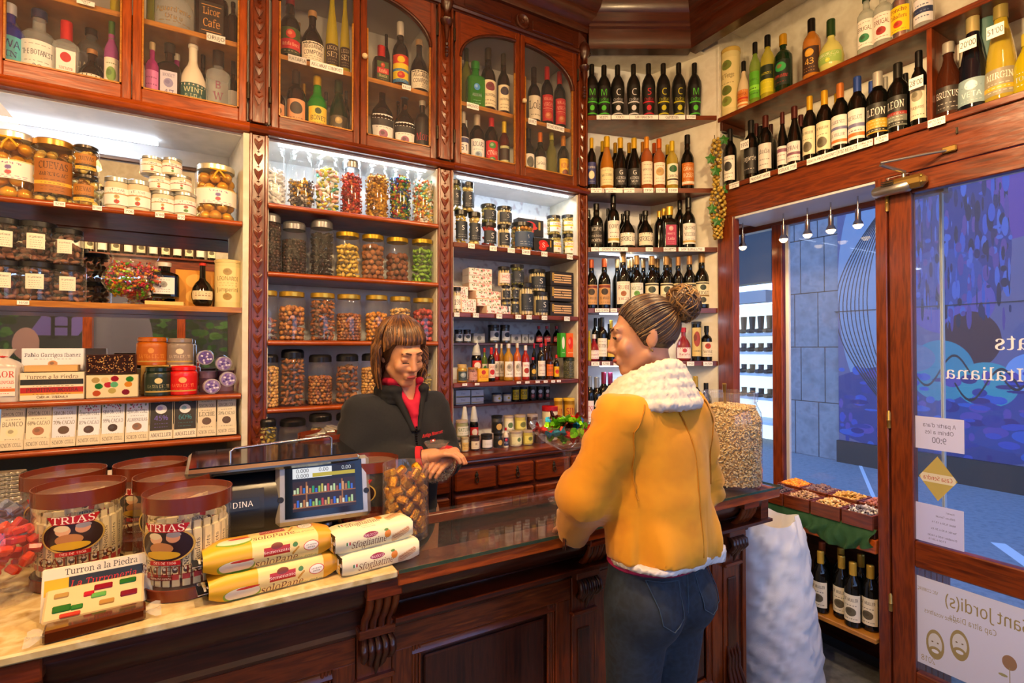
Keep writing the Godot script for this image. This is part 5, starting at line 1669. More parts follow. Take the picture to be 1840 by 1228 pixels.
func assistant() -> void:
	var yaw:=190.0
	var root:=Vector3(.645,0,-2.035)
	var o:=thing("person","shop assistant in black fleece with red collar tying a bag","person",root,yaw)
	var hc:=Vector3(.028,1.56,-.085)
	var ht:=Transform3D(Basis.from_euler(Vector3(deg_to_rad(-20),deg_to_rad(2),deg_to_rad(-4))).scaled(Vector3.ONE*.95),hc)
	var hl:=Vector3(-.085,1.17,-.235)    # left hand
	var hr:=Vector3(-.02,1.185,-.245)   # right hand
	var elr:=Vector3(.225,1.12,-.03)
	var ell:=Vector3(-.225,1.1,-.01)
	var body:=flesh([[Vector3(.13,1.31,0),elr,.05,.04,.03],[elr,hr,.04,.028,.02],[Vector3(-.13,1.31,0),ell,.05,.04,.03],[ell,hl,.04,.028,.02],[Vector3(.09,.9,0),Vector3(.1,.06,0),.09,.045,.05],[Vector3(-.09,.9,0),Vector3(-.1,.06,0),.09,.045,.05],[Vector3(0,.9,0),Vector3(0,1.32,.0),.11,.11,.05],[Vector3(0,1.32,.0),Vector3(0,1.45,-.05),.08,.052,.04]],[],.014)
	var hd:=head_field(1.0)
	move(hd,ht)
	join(body,hd)
	for q in [[hr,elr,1.0],[hl,ell,-1.0]]:
		var hn:=hand_field(-float(q[2]),.9)
		var dir:Vector3=((q[0] as Vector3)-(q[1] as Vector3)).normalized()
		var bs:=Basis.looking_at(dir,Vector3.UP)
		if q[2]<.0:bs=Basis.looking_at(Vector3(.75,-.1,-.35).normalized(),Vector3(0,.8,-.5))
		move(hn,Transform3D(bs.scaled(Vector3.ONE*.95),q[0]))
		join(body,hn)
	part(o,"body",body.done(),skin_mat("d0946c"))
	var jb:=[[Vector3(-.12,1.335,.0),Vector3(.12,1.335,.0),.07,.07,.05],[Vector3(.15,1.325,.0),elr,.078,.068,.04],[elr,elr.lerp(hr,.78),.066,.045,.03],[Vector3(-.15,1.325,.0),ell,.076,.066,.04],[ell,ell.lerp(hl,.72),.062,.045,.03]]
	var je:=[[Vector3(0,1.24,-.02),Vector3(.165,.16,.125),.06],[Vector3(0,1.06,-.01),Vector3(.165,.2,.13),.06],[Vector3(0,.9,.0),Vector3(.17,.16,.13),.05]]
	var jk:=flesh(jb,je,.0115,[],[[Vector3(0,.80,0),Vector3(0,-1,0)],[Vector3(0,1.40,0),Vector3(0,1,0)]])
	var fo:=FastNoiseLite.new()
	fo.frequency=5.0
	for i in jk.v.size():
		var p:=jk.v[i]
		jk.v[i]+=jk.n[i]*(.008*fo.get_noise_3dv(p)+.003*sin(p.y*70.0+9.0*fo.get_noise_3dv(p*.8))*smoothstep(.13,.22,abs(p.x)))
	part(o,"fleece_jacket",jk.done(),cloth_mat(["0a0c10","0e1116","12161c","0b0d12"],.05,.9,.12,4.0))
	for q in [["collar",.092,1.375,.045,.016,"0c0e12"],["red_collar",.07,1.39,.062,.013,"b80c34"]]:
		var bones:=[]
		var pv:=[]
		for i in 17:
			var a:float=lerp(-2.55,2.55,i/16.0)
			pv.append(Vector3(sin(a)*q[1],0,cos(a)*q[1]*.9-.02))
		for i in 16:
			for lv in 3:
				var up:float=lv*q[3]*.5
				var a1:Vector3=pv[i]+Vector3(0,q[2]+up,0)-Vector3(0,0,up*.3)
				var b1:Vector3=pv[i+1]+Vector3(0,q[2]+up,0)-Vector3(0,0,up*.3)
				bones.append([a1,b1,q[4],q[4],.01])
		if q[0]=="red_collar":
			bones.append([Vector3(.045,1.42,-.085),Vector3(.0,1.33,-.135),.014,.012,.01])
			bones.append([Vector3(-.045,1.42,-.085),Vector3(.0,1.33,-.135),.014,.012,.01])
			bones.append([Vector3(0,1.36,-.115),Vector3(0,1.28,-.14),.022,.01,.01])
		else:
			for s in [-1.0,1.0]:bones.append([Vector3(.062*s,1.42,-.09),Vector3(.012*s,1.27,-.142),.015,.011,.01])
		part(o,q[0],flesh(bones,[],.0055).done(),mat(q[5],.85))
	var zm:=MB.new()
	for k in 30:zm.box(Vector3(.0,1.28-k*.009,-.147-.006*sin(k*.1)),Vector3(.008,.005,.006),.001)
	part(o,"zip",zm.done(),mat("18181a",.25,.6))
	for q in [[hr,elr,.84],[hl,ell,.8]]:
		var cm:=MB.new()
		var c0:Vector3=(q[1] as Vector3).lerp(q[0],q[2]-.02)
		var c1:Vector3=(q[1] as Vector3).lerp(q[0],q[2]+.03)
		cm.tube([c0,c1],[.047,.043],16)
		part(o,"cuff",cm.done(),mat("c01828",.8))
	var tx:=[["Antiga Moncort",1.245,.024],["1910",1.218,.02]]
	for q in tx:
		var t:=TextMesh.new()
		t.text=q[0]
		t.font=fonts["Droid Serif"]
		t.font_size=32
		t.pixel_size=q[2]/44.0
		t.depth=.002
		t.curve_step=3.0
		part(o,"embroidery",t,mat("c82c34",.8),Vector3(-.078,q[1],-.139),Vector3.ONE,Vector3(0,180+22,0))
	var hs:=Node3D.new()
	hs.name="hair"
	o.add_child(hs)
	hs.transform=ht
	var shell:=flesh([],[[Vector3(0,.042,.024),Vector3(.092,.104,.108),.01],[Vector3(0,-.05,.06),Vector3(.088,.12,.07),.04]],.0055,[],[[Vector3(0,.082,-.078),Vector3(0,-.55,-.83).normalized()],[Vector3(0,-.06,.0),Vector3(0,-.35,-.93).normalized()]])
	var hm:=hair_mats(["2c1810","462a16","64401e","8c5c28"])
	part(hs,"scalp",shell.done(),hm[1])
	var mbs:=[MB.new(),MB.new(),MB.new(),MB.new()]
	var gb:=Basis.from_euler(Vector3(deg_to_rad(14),0,0))    # hanging hair follows gravity although the head bends
	for k in 760:
		var ang:float=rng.randf_range(-2.9,2.9)
		var fringe:bool=abs(ang)<1.2
		var s2:=Vector3(.094,.106,.11)
		var cc:=Vector3(0,.042,.024)
		var crown:=Vector3(.1*sin(ang),1.0,.25).normalized()
		var low:=Vector3(sin(ang),-.05,-cos(ang)).normalized() if not fringe else Vector3(sin(ang),lerp(.42,.0,smoothstep(.7,1.2,abs(ang))),-cos(ang)).normalized()
		if not fringe and abs(ang)<1.45:low=Vector3(sign(ang)*sin(1.45),-.05,-cos(1.45)-.1).normalized()
		var pts:=[]
		for i in 7:
			var d:=crown.slerp(low,i/6.0)
			pts.append(cc+d*(1.0/(d/s2).length()+rng.randf_range(.0,.004)))
		var wv:=rng.randf()*TAU
		if fringe:
			var e0:Vector3=pts[6]
			for i in 2:pts.append(e0+Vector3(.002*sin(wv+i),-.011*(i+1),-.002))
		else:
			var e1:Vector3=pts[6]
			var L:=rng.randf_range(.11,.18)*(1.0 if abs(ang)>1.3 else .75)
			var out:=Vector3(sin(ang),0,-cos(ang))
			for i in 8:
				var f:=(i+1)/8.0
				pts.append(e1+gb*Vector3(0,-L*f,0)+out*(.008*sin(f*7.0+wv)+.012*sin(f*3.0))+Vector3(.005*cos(f*9.0+wv),0,0))
		strand(mbs[[0,1,1,2,2,3][k%6]],pts,.0032)
	for k in 4:part(hs,"strands",mbs[k].done(),hm[k])
	features(hs,false)
	var bgp:=[]
	for j in 15:
		var v:=j/14.0
		for i in 29:
			var a4:=TAU*i/28.0
			var rr:float=.082*pow(sin(PI*clamp(v*.82+.12,.0,1.0)),.7) if v<.75 else .02+(v-.75)*.12
			bgp.append(Vector3(cos(a4)*rr*(1.0+.05*sin(a4*5.0+v*6.0)),v*.15,sin(a4)*rr*.85*(1.0+.05*sin(a4*6.0+v*8.0))))
	var bm:=MB.new()
	bm.grid(bgp,29,15,true)
	var bag:=thing("grain_bag","clear plastic bag of pale oats held by the shop assistant","bag",Vector3(.735,1.075,-1.845))
	part(bag,"film",bm.done(),mat("e8e4d8",.06,0,.08))
	var tr:=[]
	for i in 700:
		var v2:=rng.randf()*.55
		var rr2:float=.076*pow(sin(PI*clamp(v2*.82+.12,.0,1.0)),.7)*sqrt(rng.randf_range(.6,1.0))
		var a5:=rng.randf()*TAU
		tr.append(piece_at(Vector3(cos(a5)*rr2,.008+v2*.15,sin(a5)*rr2*.85),.012))
	pile("rolled_oats","pale oats inside the bag the assistant holds",bag.position,"almond",tr,["c8a878","dcc498","b08c5c"],.6)
# the street beyond the shop window
func street() -> void:
	var pm:=StandardMaterial3D.new()
	pm.albedo_texture=noise_tex(61,.03,["5c646c","6c757e","788088","646c74"],512,512,5)
	pm.uv1_triplanar=true
	pm.uv1_world_triplanar=true
	pm.uv1_scale=Vector3.ONE*.8
	pm.roughness=.6
	var g:=struct("street_paving",span_box(Vector3(3.0,-.2,-16.0),Vector3(14.0,-.1,10.0),.0),pm)
	for q in [[4.3,-3.2,.05,9.0,24.0],[5.2,-1.2,.05,6.0,24.0],[4.6,-.8,.10,3.2,-52.0],[6.4,-3.0,.04,8.0,-60.0]]:
		part(g,"paving_line",box_mesh(Vector3(q[2],.004,q[3]),.0),mat("b8c0c8",.7),Vector3(q[0],-.099,q[1]),Vector3.ONE,Vector3(0,q[4],0))
	part(g,"doorstep",span_box(Vector3(2.6,-.15,-1.2),Vector3(3.1,.0,.5),.0),M["slate"])
	var f:=thing("street_facade","grey stone building across the street","building")
	var sm:=StandardMaterial3D.new()
	sm.albedo_texture=noise_tex(62,.015,["6c6e74","787a80","84868c","707278"],512,512,5)
	sm.uv1_triplanar=true
	sm.uv1_world_triplanar=true
	sm.uv1_scale=Vector3.ONE*.5
	sm.roughness=.85
	for y in 6:
		for k in 3:
			part(f,"stone_block",span_box(Vector3(8.1,-.1+y*.85,-5.3+k*.37+(y%2)*.1),Vector3(8.5,.74+y*.85,-4.94+k*.37+(y%2)*.1),.006),sm)
	part(f,"upper_wall",span_box(Vector3(8.1,4.2,-16.0),Vector3(8.6,9.0,9.0),.0),sm)
	part(f,"wall",span_box(Vector3(8.15,-.1,-5.3),Vector3(8.6,5.0,9.0),.0),sm)
	part(f,"base_course",span_box(Vector3(8.0,-.1,-4.25),Vector3(8.2,.22,9.0),.0),mat("16181c",.5))
	part(f,"shop_fascia",span_box(Vector3(8.05,2.7,-16.0),Vector3(8.3,4.25,-5.3),.0),mat("34383e",.6))
	var t:=TextMesh.new()
	t.text="RA"
	t.font=fonts["Droid Sans"]
	t.font_size=32
	t.pixel_size=.55/32.0
	t.depth=.03
	part(f,"sign_letters",t,mat("c8ccd0",.5),Vector3(8.03,3.22,-6.25),Vector3(-1,1,1),Vector3(0,-90,0))
	part(f,"awning_band",span_box(Vector3(7.9,2.35,-16.0),Vector3(8.1,2.55,-5.3),.0),mat("8c9498",.6))
	var s:=thing("shoe_shop_window","bright white shop window with shelves of boots","shop window",Vector3(8.6,0,-7.2))
	part(s,"back_wall",span_box(Vector3(.3,-.1,-4.0),Vector3(.4,2.4,1.9),.0),emitter("dcecec",1.1))
	for y in [1.85,1.52,1.14,.72,.3]:part(s,"shelf",span_box(Vector3(-.3,y-.05,-4.0),Vector3(.3,y,1.9),.002),mat("c8d4d8",.5))
	var tall:=MB.new()
	tall.tube([Vector3(0,.30,.0),Vector3(0,.05,.0)],[.06,.045],10)
	tall.tube([Vector3(0,.045,.03),Vector3(0,.035,-.16)],[.045,.035],8)
	var low:=MB.new()
	low.tube([Vector3(0,.15,.0),Vector3(0,.05,.0)],[.05,.045],10)
	low.tube([Vector3(0,.045,.03),Vector3(0,.035,-.15)],[.045,.035],8)
	var meshes:=[tall.done(),low.done()]
	var cols:=["1c2024","24282c","6c5030","181c20","2c3038","785c38"]
	for row in 4:
		var y:float=[1.85,1.52,1.14,.72][row]
		for k in 9:
			single("boot","%s boot from left on the %s shelf across the street"%[["first","second","third","fourth","fifth","sixth","seventh","eighth","ninth"][k],["top","second","third","lowest"][row]],"boot",meshes[0 if row==0 else 1],mat(cols[(k*5+row*2)%6],.5),Vector3(8.4,y,-6.75+k*.17),Vector3(0,60+(k*47)%50,0),"boots in the shop across the street")
	lamp_area("shoe_shop_light",Vector3(8.5,2.3,-6.6),Vector3(-.2,-1,0),Color(.85,1.0,1.0),3.0,Vector2(.5,3.0))
	var im:=Image.create(768,768,false,Image.FORMAT_RGB8)
	im.fill(Color("5c5878"))
	var D:=func(x:float,y:float,rx:float,ry:float,c:String) -> void:disc(im,Vector2(x*768,y*768),rx*768,ry*768,Color(c))
	D.call(.20,.42,.2,.42,"7c8ca0")
	D.call(.75,.12,.3,.2,"5c3480")
	D.call(.56,.34,.22,.24,"1c2c68")
	D.call(.54,.50,.18,.1,"58488c")
	D.call(.50,.42,.18,.1,"24407c")
	D.call(.62,.62,.12,.09,"381828")
	D.call(.45,.86,.6,.16,"24306c")
	D.call(.78,.84,.3,.12,"203878")
	D.call(.50,.72,.14,.1,"28808c")
	D.call(.68,.76,.12,.07,"2c8c90")
	D.call(.85,.72,.1,.06,"7090b8")
	D.call(.36,.68,.12,.05,"5c7088")
	var r:=RandomNumberGenerator.new()
	r.seed=3
	for k in 160:D.call(r.randf(),r.randf_range(.72,1.0),r.randf_range(.01,.05),r.randf_range(.004,.02),["1c2c78","2c4098","1c1c64","4c3c88","2850a0"][k%5])
	for k in 240:D.call(r.randf_range(.36,.78),r.randf_range(.12,.56),r.randf_range(.002,.014),r.randf_range(.004,.04),["2c4c98","141c48","3c5ca0","4c3878","101838"][k%5])
	for k in 9:
		for i in 260:
			var a:=i/260.0
			D.call(.30-.14*sin(a*PI)-k*.022*sin(a*PI*.9),.1+a*.75,.0028,.0035,"181820")
	for q in [[.50,.72],[.68,.76],[.85,.72]]:
		for i in 120:D.call(q[0]-.12+i*.002,q[1]+.05*sin(i*.053),.003,.004,"101820")
	var mm:=StandardMaterial3D.new()
	mm.albedo_texture=ImageTexture.create_from_image(im)
	mm.roughness=.6
	var mu:=MB.new()
	mu.quad(Vector3(8.07,.2,-4.25),Vector3(8.07,.2,-1.75),Vector3(8.07,4.1,-1.75),Vector3(8.07,4.1,-4.25),Vector3(-1,0,0))
	single("painted_shutter","large blue and purple street mural on the shutter opposite","mural",mu.done(),mm)
	for q in [[8.06,4.1,4.22],[8.06,2.12,2.13]]:part(f,"shutter_rail",span_box(Vector3(q[0],q[1],-4.3),Vector3(8.15,q[2],.7),.0),mat("1c1c24",.5))
# the front of the shop behind the camera, met in the mirror
func mirror_room() -> void:
	var w:=struct("wall_front",span_box(Vector3(-2.0,2.29,.42),Vector3(3.1,2.46,.56),.002),M["red_h"])
	part(w,"upper_wall",span_box(Vector3(-2.0,2.46,.62),Vector3(3.1,3.8,.72),.0),M["cream"])
	part(w,"ledge",span_box(Vector3(-2.0,2.46,.38),Vector3(2.7,2.48,.64),.002),M["red_h"])
	part(w,"low_wall",span_box(Vector3(-2.0,-.1,.44),Vector3(3.1,.55,.56),.0),M["red_h"])
	for x in [-1.95,-1.02,-.28,.5,1.4,2.3,2.75]:part(w,"window_post",span_box(Vector3(x-.035,.55,.44),Vector3(x+.035,2.29,.54),.003),M["orange_v"])
	part(w,"pane",span_box(Vector3(-2.0,.55,.485),Vector3(2.75,2.29,.49),.0),M["pane"])
	var caps:=["#181818","#4c1c18","#c8a028","#202c48","#7c2020"]
	for k in 12:
		bottle(["wine_bottle","%s wine bottle seen in the mirror on the front ledge"%["first","second","third","fourth","fifth","sixth","seventh","eighth","ninth","tenth","eleventh","twelfth"][k],"bottle",[-1.12+k*.1,2.48,.47,.038,.31],["bdx","black",caps[k%5],.2,["@ece8dc|#403c38|.|o#303030|.|.","@e8e0c0|#403828|*DE MULLER|.|o#605840|."][k%2],0]],180.0,"wine on the front ledge")
	var im:=Image.create(512,256,false,Image.FORMAT_RGB8)
	im.fill(Color("2c3440"))
	var r:=RandomNumberGenerator.new()
	r.seed=8
	for k in 260:disc(im,Vector2(r.randf()*180 if k%3 else 420+r.randf()*90,r.randf()*256),r.randf_range(4,16),r.randf_range(3,9),Color(["1c3c20","2c5c2c","183018","40703c"][k%4]))
	disc(im,Vector2(250,140),70,120,Color("6c6c88"))
	disc(im,Vector2(270,240),90,60,Color("8088a0"))
	for k in 60:im.fill_rect(Rect2i(290+k-int(k*.4),60+k,90,3),Color("6c60c0"))
	draw_text(im,"H",330,105,70,Color("181828"),"Droid Serif")
	disc(im,Vector2(420,140),24,34,Color("b08c90"))
	var pm:=StandardMaterial3D.new()
	pm.albedo_texture=ImageTexture.create_from_image(im)
	var q:=MB.new()
	q.quad(Vector3(.2,1.1,.75),Vector3(-1.9,1.1,.75),Vector3(-1.9,2.25,.75),Vector3(.2,2.25,.75),Vector3(0,0,-1))
	single("window_poster","large printed poster with violet phone outside the front window","poster",q.done(),pm)
	struct("front_paving",span_box(Vector3(-8.0,-.2,.56),Vector3(3.0,-.1,9.0),.0),M["slate"])
# printed labels: one picture that all printed faces share
const ATL:=2048
var atlas:Image
var atlas_at:={}
var ay:=8
var glyphs:={}
var fonts:={}
var ink:=RandomNumberGenerator.new()
func atlas_start() -> void:
	atlas=Image.create(ATL,ATL*2,false,Image.FORMAT_RGBA8)
	atlas.fill(Color(.95,.94,.92,1))
	ink.seed=11
	for q in ["Droid Sans","Droid Serif"]:
		var f:=SystemFont.new()
		f.font_names=PackedStringArray([q])
		fonts[q]=f
func atlas_end() -> void:
	for k in 2:
		var t:=ImageTexture.create_from_image(atlas.get_region(Rect2i(0,ATL*k,ATL,ATL)))
		for q in ["print","gloss","clearprint"]:(M[q+["","_b"][k]] as StandardMaterial3D).albedo_texture=t
func inked(kind:String,r:Rect2) -> Material:
	return M[kind+("_b" if r.position.y>=1.0 else "")]
func print_materials() -> void:
	for k in ["","_b"]:
		for q in [["print",.5],["gloss",.18],["clearprint",.35]]:
			var m:=StandardMaterial3D.new()
			m.roughness=q[1]
			if q[0]=="clearprint":m.transparency=BaseMaterial3D.TRANSPARENCY_ALPHA
			M[q[0]+k]=m
func glyph(ch:String,font:String) -> Array:
	var k:=font+ch
	if glyphs.has(k):return glyphs[k]
	var t:=TextMesh.new()
	t.font=fonts[font]
	t.font_size=64
	t.pixel_size=1.0/64.0
	t.depth=.0
	t.curve_step=3.0
	t.horizontal_alignment=HORIZONTAL_ALIGNMENT_LEFT
	t.text=ch
	var tr:=PackedVector2Array()
	if ch != " " and t.get_surface_count()>0:
		var a:=t.surface_get_arrays(0)
		var vs:PackedVector3Array=a[Mesh.ARRAY_VERTEX]
		var ixs:PackedInt32Array=a[Mesh.ARRAY_INDEX]
		if ixs.size()>0:
			for i in ixs:tr.append(Vector2(vs[i].x,vs[i].y))
		else:
			for p in vs:tr.append(Vector2(p.x,p.y))
	var adv:float=(fonts[font] as Font).get_string_size(ch,HORIZONTAL_ALIGNMENT_LEFT,-1,64).x/64.0
	glyphs[k]=[tr,adv]
	return glyphs[k]
func text_width(s:String,font:="Droid Sans") -> float:
	var w:=.0
	for ch in s:w+=glyph(ch,font)[1]
	return w
func fill_tri(im:Image,a:Vector2,b:Vector2,c:Vector2,col:Color) -> void:
	var y0:int=max(0,int(floor(min(a.y,min(b.y,c.y)))))
	var y1:int=min(im.get_height()-1,int(ceil(max(a.y,max(b.y,c.y)))))
	for y in range(y0,y1+1):
		var yc:=y+.5
		var lo:=1e9
		var hi:=-1e9
		for e in [[a,b],[b,c],[c,a]]:
			var p:Vector2=e[0]
			var q:Vector2=e[1]
			if (p.y<=yc) != (q.y<=yc):
				var x:=p.x+(q.x-p.x)*(yc-p.y)/(q.y-p.y)
				lo=min(lo,x)
				hi=max(hi,x)
		if hi>lo:
			var xa:=int(round(lo))
			var xb:=int(round(hi))
			if xb>xa:im.fill_rect(Rect2i(xa,y,xb-xa,1),col)
func draw_text(im:Image,s:String,x:float,y:float,px:float,col:Color,font:="Droid Sans",skew:=.0,squeeze:=1.0,slope:=.0,mirror:=false) -> void:
	var cx:=.0
	for ch in s:
		var g:Array=glyph(ch,font)
		var tr:PackedVector2Array=g[0]
		for i in range(0,tr.size()-2,3):
			var q:=[]
			for k in 3:
				var p:Vector2=tr[i+k]
				var lx:float=(cx+p.x+p.y*skew)*px*squeeze
				q.append(Vector2(x+(-lx if mirror else lx),y-p.y*px+lx*slope))
			fill_tri(im,q[0],q[1],q[2],col)
		cx+=g[1]
func disc(im:Image,c:Vector2,rx:float,ry:float,col:Color) -> void:
	for y in range(int(c.y-ry),int(c.y+ry)+1):
		var f:float=1.0-pow((y+.5-c.y)/ry,2.0)
		if f>.0:
			var w:=sqrt(f)*rx
			im.fill_rect(Rect2i(int(c.x-w),y,max(1,int(2.0*w)),1),col)
var rows_open:={}
func room_for(w:int,h:int) -> Rect2i:
	var hb:=int(ceil(h/16.0))*16
	if not rows_open.has(hb) or rows_open[hb].x+w+3>ATL:
		if ay<ATL and ay+hb+3>ATL:ay=ATL+4
		rows_open[hb]=Vector2i(8,ay)
		ay+=hb+3
	var at:Vector2i=rows_open[hb]
	rows_open[hb]=at+Vector2i(w+3,0)
	var r:=Rect2i(at.x,at.y,w,h)
	if r.end.y>ATL*2:push_error("label sheet is full")
	return r
func uvr(r:Rect2i) -> Rect2:
	return Rect2((r.position.x+.5)/ATL,(r.position.y+.5)/ATL,(r.size.x-1.0)/ATL,(r.size.y-1.0)/ATL)
func label_uv(spec:String,aspect:float,wpx:=112) -> Rect2:
	var h:=int(clamp(round(wpx*aspect/16.0)*16.0,16,240))
	var key:=spec+str(h)+"/"+str(wpx)
	if atlas_at.has(key):return atlas_at[key]
	var r:=room_for(wpx,h)
	draw_label(spec,r)
	atlas_at[key]=uvr(r)
	return atlas_at[key]
func draw_label(spec:String,r:Rect2i) -> void:
	var w:=r.size.x
	var h:=r.size.y
	var X0:=r.position.x
	var Y0:=r.position.y
	if spec in ["FRUIT","NUTS","PEPPER","ASPAR"]:
		draw_art(spec,r)
		return
	var tok:=spec.split("|")
	var bg:=Color(0,0,0,0) if tok[0]=="@-" else Color(tok[0].trim_prefix("@"))
	var fg:=Color(tok[1].trim_prefix("#"))
	atlas.fill_rect(r,bg)
	var wt:=func(t:String) -> float:
		if t=="":return .5
		if t==".":return .5
		if t.begins_with("@") or t.begins_with("~#") or t.begins_with("#"):return .0
		if t.begins_with("^^"):return 2.4
		if t.begins_with("^"):return 1.5
		if t.begins_with("*"):return 1.1
		if t=="-":return .3
		if t.begins_with("=#"):return .35
		if t.begins_with("o#"):return 1.5
		if t.begins_with("f#"):return 1.2
		if t.begins_with("."):return .7
		return 1.0
	var tot:=.5
	for i in range(2,tok.size()):tot+=wt.call(tok[i])
	var u:=h/tot
	var y:=Y0+.25*u
	var band:=Color(0,0,0,0)
	var has_band:=false
	for i in range(2,tok.size()):
		var t:String=tok[i]
		var lh:float=wt.call(t)*u
		if t.begins_with("@"):
			bg=Color(t.trim_prefix("@"))
			atlas.fill_rect(Rect2i(X0,int(y),w,Y0+h-int(y)),bg)
			continue
		if t.begins_with("~#"):
			band=Color(t.trim_prefix("~#"))
			has_band=true
			continue
		if t.begins_with("#"):
			fg=Color(t.trim_prefix("#"))
			continue
		if has_band:
			atlas.fill_rect(Rect2i(X0,int(y),w,int(lh)+1),band)
			has_band=false
		var cy:=y+lh*.5
		if t==".":
			var x:=X0+w*.2
			while x<X0+w*.8:
				var ww:=ink.randf_range(3,9)
				atlas.fill_rect(Rect2i(int(x),int(cy),int(ww),max(1,int(lh*.22))),fg.lerp(bg if bg.a>.0 else fg,.35))
				x+=ww+3
		elif t=="-":atlas.fill_rect(Rect2i(X0+6,int(cy),w-12,2),fg)
		elif t.begins_with("=#"):atlas.fill_rect(Rect2i(X0,int(y),w,int(lh)),Color(t.trim_prefix("=#")))
		elif t.begins_with("o#"):
			var oc:=Color(t.trim_prefix("o#"))
			disc(atlas,Vector2(X0+w*.5,cy),min(lh*.5,w*.3),lh*.44,oc)
			disc(atlas,Vector2(X0+w*.5-lh*.1,cy-lh*.08),min(lh*.24,w*.15),lh*.2,oc.lerp(fg,.45))
		elif t.begins_with("f#"):
			for k in 26:disc(atlas,Vector2(X0+ink.randf_range(3,w-3),ink.randf_range(y,y+lh)),ink.randf_range(2,4),ink.randf_range(2,5),Color(t.trim_prefix("f#")) if k%3>0 else Color("507848"))
		elif t != "":
			var s:=t.trim_prefix("^").trim_prefix("^").trim_prefix("*").trim_prefix(".")
			if s=="":
				y+=lh
				continue
			var font:="Droid Serif" if (s.length()+i)%2==0 else "Droid Sans"
			var px:=lh*.95
			var tw:=text_width(s,font)*px
			px=min(px,h*(.34 if tok.size()>4 else .8))
			tw=text_width(s,font)*px
			var sq:float=min(1.0,w*(.92 if w>84 or tok.size()<5 else .74)/tw)
			if sq<.6:
				px *= sq/.6
				sq=.6
			tw=text_width(s,font)*px*sq
			draw_text(atlas,s,X0+(w-tw)*.5,cy,px,fg,font,.0,sq)
		y+=lh
func draw_art(what:String,r:Rect2i) -> void:
	var X0:=r.position.x
	var Y0:=r.position.y
	var w:=r.size.x
	var h:=r.size.y
	if what=="FRUIT":
		atlas.fill_rect(r,Color("e4d4a8"))
		for q in [[.18,.2,"a89058"],[.55,.15,"8c1828"],[.85,.18,"28742c"],[.82,.42,"c88020"],[.24,.48,"1e6a26"],[.42,.42,"b02838"],[.54,.42,"58a878"],[.2,.8,"b04c20"],[.5,.7,"b0a058"],[.77,.78,"781828"],[.36,.2,"d8c088"]]:
			disc(atlas,Vector2(X0+q[0]*w,Y0+q[1]*h),w*.08,h*.13,Color(q[2]))
	elif what=="NUTS":
		atlas.fill_rect(r,Color("2c140c"))
		for k in 150:disc(atlas,Vector2(X0+ink.randf_range(3,w-4),Y0+ink.randf_range(3,h-4)),ink.randf_range(1,2.6),ink.randf_range(1,2.4),Color("d8c078").lerp(Color("8c5428"),ink.randf()))
	elif what=="PEPPER":
		atlas.fill_rect(r,Color("1a1718"))
		disc(atlas,Vector2(X0+w*.45,Y0+h*.35),w*.24,h*.22,Color("c01c18"))
		disc(atlas,Vector2(X0+w*.42,Y0+h*.72),w*.2,h*.2,Color("c82018"))
		disc(atlas,Vector2(X0+w*.5,Y0+h*.5),w*.26,h*.14,Color("d82c20"))
		draw_text(atlas,"S",X0+w*.38,Y0+h*.5,h*.5,Color("f0e8e0"),"Droid Serif")
		atlas.fill_rect(Rect2i(X0+int(w*.8),Y0+int(h*.1),int(w*.08),int(h*.5)),Color("a88838"))
	else:
		atlas.fill_rect(r,Color("1e191a"))
		for k in 4:atlas.fill_rect(Rect2i(X0+int(w*.14),Y0+int(h*(.2+.17*k)),int(w*.78),int(h*.12)),Color("d8b888") if k%2==0 else Color("c8a070"))
		draw_text(atlas,"S",X0+w*.42,Y0+h*.5,h*.55,Color("302018"),"Droid Serif")
		atlas.fill_rect(Rect2i(X0+int(w*.06),Y0+int(h*.1),int(w*.09),int(h*.6)),Color("a88838"))
